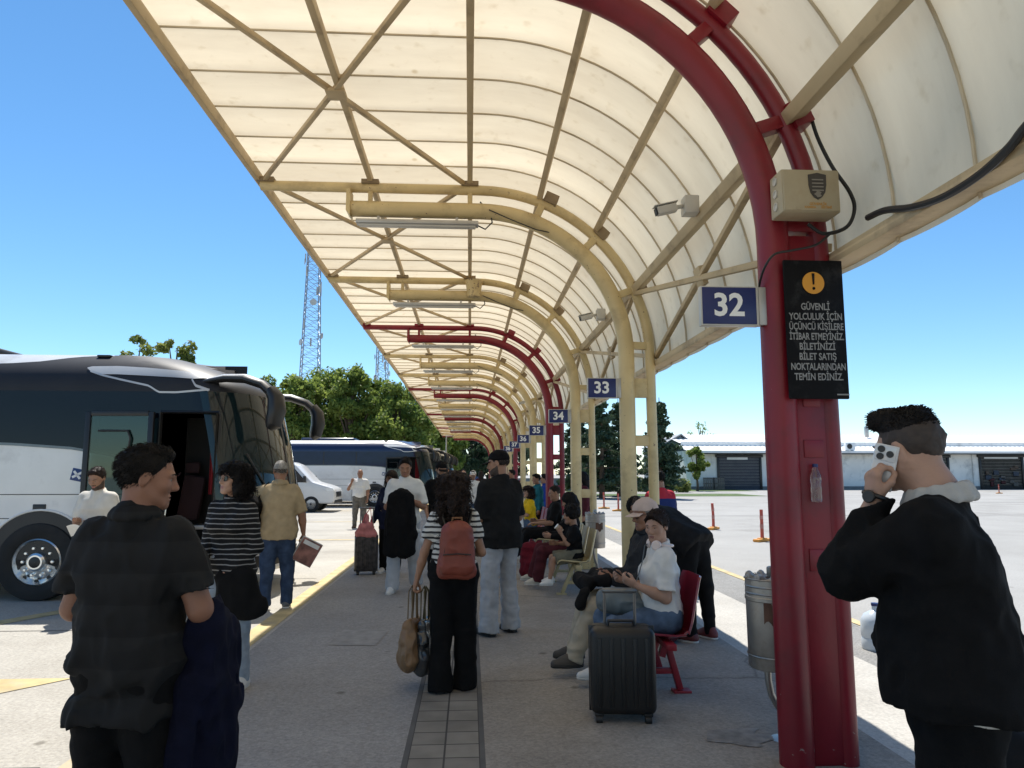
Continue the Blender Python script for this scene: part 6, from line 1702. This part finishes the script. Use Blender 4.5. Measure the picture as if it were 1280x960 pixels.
# 8 ---- woman in dark clothes with the cabin case
J8 = person('woman in dark clothes behind the young man in white, with the patterned case', (-1.26, 11.75, 0), 172, 1.64, True, head=(-12, -10), lod=1,
    arms=dict(R=((.30, .0, -1), (.30, .12, -.95), (-1, 0, 0), .9), L=((.16, .1, -1), (-.2, .6, -.4))), top=dict(mat=navyc, off=.02, hem=-.16, sleeve='long'), bottom=dict(mat=blk, cuff=.05), shoes=wht_shoe, hair='frame', hair_m=m_hairb)
# 9 ---- bearded man in black
J9 = person('bearded man in a black T-shirt walking behind the young man in white', (-.47, 11.6, 0), 186, 1.79, head=(20, -16), lod=1, beard=True, skin_m=m_sk1,
    arms=dict(R=((.25, .0, -1), (-.15, .6, -.7), (-1, 0, 0), .6), L=((.3, .0, -1), (.05, .3, -1), (-1, 0, 0), .8)), top=dict(mat=blk, off=.024, hem=-.14, sl=.9), bottom=dict(mat=blk2), shoes=wht_shoe, hair='short', hair_m=m_hairk)
cap_mesh(J9, blk, blk)
h = J9['W'](J9['hand']['R']); sd = SDF(); sd.cap(h + V((-.04, -.03, -.14)), h + V((.06, -.03, -.14)), .06, k=.04); sd.cap(h + V((-.06, -.03, -.36)), h + V((.08, -.03, -.36)), .09, k=.06); sd.noise = [(.014, (12, 12, 8), True)]
soft_thing('carrier_bag', 'pale carrier bag held by the bearded man in black', 'bag', sd, .014, M('pale plastic bag', (.55, .58, .60), .4, var=.05))
# 10 ---- woman with the orange backpack
tee10 = stripes('white tee with black stripes', (.56, .54, .50), (.03, .03, .032), 25, .60, soft=.05)
J10 = person('woman walking away with an orange backpack, striped T-shirt and wide black trousers', (-.115, 5.5, 0), 2, 1.585, True, head=(4, -6), skin_m=m_sk1, lod=0, bulk=.004,
    arms=dict(L=((.34, .02, -1), (.26, .16, -1), (-1, 0, 0), .95), R=((.30, -.06, -1), (-.30, .85, -.05), (-1, 0, 0), .5)), top=dict(mat=tee10, off=.018, hem=.02, sl=.62), bottom=dict(mat=blk, cuff=.085, off=.018, waist=.16, drop=.05), shoes=dark_shoe, hair='curly', hair_m=m_hairb, legs=(((.03, .05, -1), (.0, -.05, -1)), ((.02, -.05, -1), (.0, -.16, -1))))
P0, t_, r_2, f_2, m_ = J10['torso']; W = J10['W']
bk = thing('backpack', 'orange rust backpack on the back of the woman in the striped T-shirt', 'backpack', W(P0 + t_ * .20 - f_2 * .198 + r_2 * .02), R(2)); bk.scale = (.92, .92, .94)
m_org = M('rust nylon', (.20, .040, .022), .55, var=.15, scale=12, bump=.2, bscale=180)
sd = SDF(); sd.cap((-.075, 0, -.15), (-.055, .005, .13), .078, .070, k=.05, n=(0, 1, 0), q=.8); sd.cap((.075, 0, -.15), (.055, .005, .13), .078, .070, k=.05, n=(0, 1, 0), q=.8); sd.cap((0, 0, -.15), (0, .005, .145), .085, .072, k=.05, n=(0, 1, 0), q=.8)
sd.cut((0, 0, -.215), (0, 0, -1)); sd.noise = [(.007, (14, 14, 14), True)]
soft('body', sd, .007, m_org, bk)
sd = SDF(); sd.cap((-.075, -.062, -.12), (.075, -.062, -.12), .062, k=.03, n=(0, 1, 0), q=.5); sd.cap((-.07, -.062, -.06), (.07, -.062, -.06), .05, k=.03, n=(0, 1, 0), q=.5); sd.cut((0, 0, -.03), (0, 0, 1)); sd.noise = [(.005, (16, 16, 16), True)]
soft('front_pocket', sd, .006, m_org, bk)
MB().tube([(-.11, -.088, -.026), (0, -.098, -.018), (.11, -.088, -.026)], .005, 6).build('zip', m_trim, bk)
MB().tube([(-.10, -.045, -.02), (-.085, -.05, .10), (-.04, -.042, .185), (.04, -.042, .185), (.085, -.05, .10), (.10, -.045, -.02)], .004, 6).build('zip', m_trim, bk)
MB().tube([(-.04, .02, .20), (-.035, .01, .245), (.035, .01, .245), (.04, .02, .20)], .010, 8).build('carry_loop', cloth('brown strap', (.20, .10, .05)), bk)
MB().box((.0, -.062, .075), (.05, .006, .014), .002, Matrix.Rotation(R(10), 3, 'X')).build('label_patch', M('patch', (.20, .06, .03), .5), bk)
for sx in (-1, 1):
    MB().tube([(sx * .075, .035, .15), (sx * .105, .07, .24), (sx * .11, .15, .285), (sx * .115, .26, .24), (sx * .13, .30, .10), (sx * .15, .20, -.04), (sx * .12, .04, -.14)], .017, 8, flat=.35).build('shoulder_strap', m_trim, bk)
h = W(J10['hand']['L'])
def tote(label, c, wdt, hgt, mat, strapmat, yaw, seed, depth=.05):
    sd = SDF(); d = V((cos(yaw), sin(yaw), 0)); n = V((-sin(yaw), cos(yaw), 0))
    top, bot = c + V((0, 0, -.26)), c + V((0, 0, -.26 - hgt))
    for z, s, r in ((0, .47, .030), (.3, .48, depth * .85), (.65, .47, depth), (.92, .43, depth)):
        p = top.lerp(bot, z); sd.cap(p - d * wdt * s, p + d * wdt * s, r, k=.08)
    sd.noise = [(.016, (9 + seed, 9, 6), True), (.006, (26, 26, 14 + seed), True)]
    t, b = soft_thing('tote_bag', label, 'bag', sd, .008, mat)
    for o in (-.02, .02):
        MB().tube([V(p) - b for p in (top - d * wdt * .24 + n * o, c + V((-.015, 0, -.03)) - d * .012 + n * o * .6, c + V((0, 0, .01)) + n * o * .3, c + V((.015, 0, -.03)) + d * .012 + n * o * .6, top + d * wdt * .24 + n * o)], .010, 8, flat=.5).build('handle', strapmat, t)
    return t
tote('brown leather tote bag in the left hand of the woman with the orange backpack', h + V((-.035, .0, .02)), .20, .30, M('brown leather', (.20, .115, .055), .45, var=.3, scale=6), M('brown strap leather', (.15, .10, .05), .5), R(75), 1, .058)
tote('shiny grey black tote bag beside the brown one', h + V((.055, .03, .01)), .18, .34, M('glossy black bag', (.045, .047, .05), .22, var=.6, scale=5, coat=.3), M('olive strap', (.10, .085, .04), .6), R(80), 4, .050)
# 11 ---- man in black with grey trousers
J11 = person('tall man in a black T-shirt and pale grey trousers standing with his head turned left', (.315, 7.3, 0), 34, 1.835, head=(38, -8), skin_m=m_sk1, lod=0, beard=True,
    arms=dict(R=((.18, .0, -1), (-.30, .8, -.35), (-1, 0, 0), .5), L=((.16, .12, -1), (-.25, .9, -.1), (-1, 0, 0), .5)), top=dict(mat=blk2, off=.034, hem=-.10, sl=.95, fold=.012), bottom=dict(mat=cloth('grey jogging cloth', (.37, .38, .40), .1), cuff=.080, off=.014, drop=.03, fold=.012), shoes=dark_shoe, hair='crop', hair_m=m_hairk, legs=(((.06, .06, -1), (.03, -.06, -1)), ((.09, .0, -1), (.05, -.05, -1))))
cap_mesh(J11, blk, blk, True, .010)
# 12 ---- seated woman with headphones
J12 = person('seated woman with headphones, white top and jeans, holding a phone', (1.43, 5.34, 0), 90, 1.66, True, bulk=.022, seat=.445, lean=(0, .02, 1), head=(46, -10), skin_m=m_sk3, lod=0,
    arms=dict(L=((.22, .08, -1), (-.22, .9, .38), (-.6, 0, .6), .7), R=((.18, .18, -1), (-.30, .9, .34), (-.6, 0, .6), .7)), legs=(((.10, 1, -.06), (.0, .10, -1)), ((.16, 1, -.10), (.02, -.03, -1))), top=dict(mat=whitec, off=.016, hem=.03, sl=.80, fold=.010, name='top'), bottom=dict(mat=denim, cuff=.055, off=.012, waist=.10), shoes=wht_shoe, hair='pony', hair_m=m_hairb)
HP = J12['HP']; hr, hf, hu = J12['axes']; nb = J12['nb']; P0, t_, r_2, f_2, m_ = J12['torso']
m_hp = M('pale headphones', (.74, .62, .57), .35, var=.05)
mb = MB(); mb.tube([nb + (r_2 * cos(a) + f_2 * sin(a)) * .082 + t_ * (-.005 + .010 * sin(a)) for a in [R(-215 + 250 * i / 24) for i in range(25)]], .010, 8)
mb.build('headphone_band', m_hp, J12['root'])
for a in (35, 145):
    p = nb + (r_2 * cos(R(a)) + f_2 * sin(R(a))) * .104 + t_ * -.004
    d = (r_2 * cos(R(a)) + f_2 * sin(R(a)))
    MB().lathe([(.001, .02), (.026, .02), (.036, .012), (.038, -.004), (.034, -.018), (.001, -.018)], 22, p, d.to_track_quat('Z', 'Y').to_matrix(), cap=False).build('headphone_cup', m_hp, J12['root'])
hm = (J12['W'](J12['hand']['L']) + J12['W'](J12['hand']['R'])) / 2
p2 = thing('phone', 'dark phone in the hands of the seated woman with headphones', 'phone', hm + V((-.02, 0, .02)), R(90)); p2.rotation_euler = (R(-52), 0, R(90))
MB().box((0, 0, 0), (.074, .009, .15), .006).build('case', m_trim, p2); MB().box((0, -.0052, 0), (.068, .002, .14)).build('screen', m_glass, p2)
W = J12['W']
sd = SDF(); c = W(P0 + f_2 * .30 + V((0, 0, .095)) - r_2 * .02)
sd.cap(c + V((-.10, .06, .0)), c + V((.10, .0, -.01)), .075, k=.05, n=(0, 0, 1), q=.8); sd.cap(c + V((-.12, .04, .05)), c + V((.07, .0, .06)), .06, k=.05); sd.noise = [(.012, (14, 14, 14), True)]
gb, bb = soft_thing('handbag', 'grey blue handbag on the lap of the seated woman with headphones', 'bag', sd, .008, M('grey blue leather', (.12, .145, .155), .5, var=.15))
MB().tube([V(W(P0 + x)) - bb for x in (f_2 * .30 + t_ * .12, f_2 * .20 + t_ * .24 - r_2 * .02, f_2 * .14 + t_ * .40 - r_2 * .01, f_2 * .10 + t_ * .51 + r_2 * .06, f_2 * .0 + t_ * .55 + r_2 * .10)], .010, 6, flat=.4).build('strap', M('strap grey', (.10, .12, .13), .5), gb)
# 13 ---- seated man in the pale cap
J13 = person('seated man in a pale pink cap, glasses and dark jacket beside the headphone woman', (1.42, 5.93, 0), 90, 1.76, seat=.445, lean=(0, -.10, 1), head=(16, -8), skin_m=m_sk2, lod=0, bulk=.012,
    arms=dict(L=((.18, .30, -1), (-.25, 1, .10), (-.8, 0, .3), .7), R=((.18, .30, -1), (-.30, 1, .05), (-.8, 0, .3), .7)), legs=(((.10, 1, -.02), (.03, .25, -1)), ((.14, 1, -.04), (.02, .42, -1))), top=dict(mat=cloth('dark grey jacket', (.030, .031, .034)), off=.028, hem=-.02, sleeve='long', collar=True, fold=.014, name='jacket'), bottom=dict(mat=beige, cuff=.062, off=.014), shoes=(M('hiking shoe', (.05, .045, .04), .7, var=.3), m_soleb), hair='crop', hair_m=m_hairg)
cap_mesh(J13, cloth('pale pink cap', (.55, .43, .37), .08), cloth('pale pink cap', (.55, .43, .37)))
glasses(J13, m_trim, None, 'glasses', .023)
W = J13['W']; P0, t_, r_2, f_2, m_ = J13['torso']
sd = SDF(); c = W(P0 + f_2 * .42 + V((0, 0, .10)))
sd.cap(c + V((-.05, -.12, .02)), c + V((-.08, .12, .02)), .06, k=.05); sd.cap(c + V((.08, -.14, .05)), c + V((.06, .14, .05)), .06, k=.05); sd.cap(c + V((-.10, -.20, -.03)), c + V((-.12, -.19, -.12)), .04, k=.05)
sd.noise = [(.016, (11, 11, 7), True)]
soft_thing('folded_coat', 'dark coat bundled on the lap of the seated man in the cap', 'coat', sd, .010, blk2)
# 14 ---- bending person
J14 = person('person all in black bending over behind the red seats', (2.16, 6.95, 0), 40, 1.78, lean=(0, .90, .50), head=(0, -85), lod=1, bulk=.018,
    arms=dict(R=((.05, .35, -1), (.0, .2, -1)), L=((.05, .35, -1), (.0, .2, -1))), top=dict(mat=blk2, off=.026, hem=-.10, sleeve='long'), bottom=dict(mat=blk, cuff=.046, off=.012), shoes=(M('maroon trainer', (.12, .02, .02), .6), m_sole), hair='crop', legs=(((.05, -.14, -1), (.02, -.10, -1)), ((.07, -.04, -1), (.02, -.06, -1))))
sd = SDF(); sd.cap((1.86, 6.82, .10), (1.86, 7.0, .10), .10, k=.05); sd.cap((1.87, 6.85, .27), (1.87, 6.98, .27), .09, k=.06); sd.noise = [(.014, (12, 12, 9), True)]; sd.cut((0, 0, .014), (0, 0, -1))
soft_thing('rucksack', 'dark maroon rucksack on the ground behind the red seats', 'bag', sd, .012, maroon)
# 15-17 ---- mid row
J15 = person('small boy in black T-shirt and grey shorts on a cream seat with a drink', (1.40, 9.55, 0), 90, 1.22, seat=.445, lean=(0, .06, 1), head=(14, -4), skin_m=m_sk1, lod=1, hs=.90,
    arms=dict(L=((.30, .50, -.8), (-.35, .55, .95), (-.5, -.6, 0), .7), R=((.2, .3, -1), (-.2, .9, .1))), legs=(((.10, 1, -.12), (.0, .05, -1)), ((.14, 1, -.16), (.02, .22, -1))), top=dict(mat=blk, off=.018, hem=-.03, sl=.85), bottom=dict(mat=olive, kind='shorts', off=.02), shoes=wht_shoe, hair='mop', hair_m=m_hairk)
h = J15['W'](J15['hand']['L']); cu = thing('paper_cup', 'cup held to the mouth of the small boy', 'cup', h, 0); cu.rotation_euler = (0, R(-50), 0)
MB().lathe([(.001, -.05), (.028, -.05), (.036, .05), (.033, .05), (.026, -.045), (.001, -.045)], 18, cap=False).build('cup_body', M('cup tan', (.40, .30, .20), .6), cu); MB().lathe([(.038, .048), (.038, .056), (.001, .058)], 18, cap=False).build('lid', m_white, cu)
J16 = person('long haired person in black top and maroon trousers sitting beside the small boy', (1.42, 10.12, 0), 90, 1.66, True, seat=.445, lean=(0, -.04, 1), head=(-12, -18), lod=1,
    arms=dict(L=((.18, .3, -1), (-.3, 1, .05)), R=((.18, .3, -1), (-.3, 1, .05))), legs=(((.10, 1, -.03), (.0, .30, -1)), ((.12, 1, -.05), (.02, .20, -1))), top=dict(mat=blk, off=.024, hem=-.03, sleeve='long'), bottom=dict(mat=maroon, cuff=.07, off=.018), shoes=(M('cream shoe', (.45, .42, .36), .6), m_sole), hair='bob', hair_m=m_hairk)
sd = SDF(); sd.cap((.89, 11.1, .12), (.90, 11.1, .42), .12, .11, k=.06); sd.cap((1.02, 11.1, .12), (1.01, 11.1, .42), .12, .11, k=.06); sd.cap((.95, 11.0, .12), (.95, 11.0, .25), .11, k=.05); sd.cut((0, 0, .014), (0, 0, -1)); sd.noise = [(.012, (10, 10, 9), True)]
mb_, bb = soft_thing('rucksack', 'upright maroon rucksack on the platform before the seated row', 'bag', sd, .013, cloth('wine nylon', (.13, .012, .022)))
J17 = person('man in black sitting with stretched legs, a large white sheet beside him', (1.45, 12.6, 0), 90, 1.78, seat=.445, lean=(0, -.12, 1), head=(8, -14), lod=1, skin_m=m_sk1,
    arms=dict(L=((.22, .35, -.9), (-.1, 1, .0), (0, 0, -1), .3), R=((.2, .3, -1), (-.3, 1, .1))), legs=(((.12, 1, .04), (.03, .7, -1)), ((.14, 1, .02), (.03, .6, -1))), top=dict(mat=blk, off=.024, hem=-.04, sl=.85), bottom=dict(mat=blk, cuff=.06), shoes=wht_shoe, hair='crop', hair_m=m_hairb)
ps = thing('paper', 'large white folded sheet held up beside the seated man in black', 'paper', (.98, 13.15, .62), R(90))
MB().shell(lambda u, v: (-.15 + .30 * u + .06 * v, .05 * sin(3 * u) + .05 * v, .55 * v), 8, 8, .002).build('sheet', M('paper white', (.72, .72, .70)), ps)
J18 = person('laughing woman in a yellow T-shirt with curly brown hair on the dark red seats', (1.30, 15.2, 0), 104, 1.66, True, seat=.445, lean=(0, .10, 1), head=(24, 4), lod=1, skin_m=m_sk3,
    arms=dict(L=((.25, .4, -.9), (-.3, 1, .1)), R=((.2, .3, -1), (-.3, 1, .3))), legs=(((.10, 1, -.03), (.0, .1, -1)), ((.12, 1, -.05), (.02, .2, -1))), top=dict(mat=cloth('yellow cotton', (.62, .40, .015), .08), off=.022, hem=-.03, sl=.9), bottom=dict(mat=denim, cuff=.055), shoes=wht_shoe, hair='curlyshort', hair_m=m_hairb)
J19 = person('person with a dark fringe and teal top standing behind the woman in yellow', (1.55, 16.4, 0), 110, 1.58, True, head=(0, -8), lod=1, top=dict(mat=cloth('teal cotton', (.015, .12, .15)), off=.022, hem=-.12, sleeve='long'), bottom=dict(mat=blk2), shoes=dark_shoe, hair='short', hair_m=m_hairk)
J20 = person('person in a bright blue jacket beyond the person in teal', (1.86, 17.6, 0), 70, 1.56, lod=1, top=dict(mat=cloth('royal blue cloth', (.02, .05, .24)), off=.03, hem=-.14, sleeve='long', collar=True), bottom=dict(mat=navyc), shoes=dark_shoe, hair='short', hair_m=m_hairk)
J21 = person('person in a red and navy jacket standing right of the first cream column', (2.62, 9.75, 0), 18, 1.62, lod=1, head=(20, -20), bulk=.01, arms=dict(R=((.30, .15, -1), (-.2, .8, -.1)), L=((.30, .15, -1), (-.2, .8, -.1))), top=dict(mat=stripes('red navy jacket', (.42, .03, .045), (.018, .03, .11), 1.6, .62, soft=.02), off=.028, hem=-.12, sleeve='long', name='jacket'), bottom=dict(mat=navyc), shoes=dark_shoe, hair='short', hair_m=m_hairk)
J22 = person('dark haired person in a wine red top standing behind the second cream column', (2.22, 13.9, 0), 96, 1.62, True, lod=1, head=(0, -6), top=dict(mat=maroon, off=.022, hem=-.12, sleeve='long'), bottom=dict(mat=blk), shoes=dark_shoe, hair='bob', hair_m=m_hairk)
# the crowd far along the platform: each with a look of its own
far = [(-.62, 17.5, 1.78, 180, blk2, denimd, 'short', 'far man in a dark T-shirt just left of the backpack woman'), (.10, 20.5, 1.66, 175, whitec, denim, 'short', 'far person in a white T-shirt above the black shirted man shoulder'),
       (-.20, 24.0, 1.74, 178, greyw, blk, 'crop', 'far man in a grey T-shirt in the middle of the platform'), (.42, 26.5, 1.70, 10, maroon, denimd, 'frame', 'far woman in a wine red top walking away'),
       (-.85, 28.0, 1.80, 185, navyc, beige, 'short', 'far man in navy with beige trousers near the coach fronts'), (.05, 31.0, 1.64, 180, cloth('rose cotton', (.40, .16, .16)), denim, 'frame', 'far woman in a rose top facing the camera'),
       (.75, 22.5, 1.72, 90, offw, blk2, 'short', 'far man in an off white shirt beside the seats'), (-.45, 36.0, 1.75, 176, whitec, blk, 'short', 'far man in a white shirt and black trousers'),
       (.30, 40.0, 1.70, 0, cloth('blue cotton', (.05, .10, .24)), beige, 'short', 'far person in a blue shirt walking away'), (1.15, 24.5, 1.68, 80, blk, denim, 'frame', 'far woman in black standing by the columns'), (1.2, 20.2, 1.70, 95, cloth('mustard cotton', (.40, .24, .06)), blk2, 'short', 'far person in a mustard top behind the seats')]
for i, (x, y, H, a, tm, bm_, hr_, lab) in enumerate(far):
    fem = 'woman' in lab
    J = person(lab, (x, y, 0), a, H, fem, lod=2, top=dict(mat=tm, off=.024, hem=-.12, sl=.85, sleeve='short' if i % 3 else 'long', fold=0.006), bottom=dict(mat=bm_, fold=.006), shoes=dark_shoe if i % 2 else wht_shoe, hair=hr_, hair_m=[m_hairk, m_hairb][i % 2], skin_m=[m_sk1, m_sk2, m_sk3][i % 3], group='people far along the platform',
           legs=(((.05, .12 * (i % 2), -1), (.02, -.05, -1)), ((.06, -.06, -1), (.02, -.10, -1))), arms=dict(R=((.2, .05, -1), (.02, .3 + .5 * (i % 2), -.8)), L=((.2, -.05, -1), (.05, .2, -1))))
    if i == 1: cap_mesh(J, whitec, whitec)
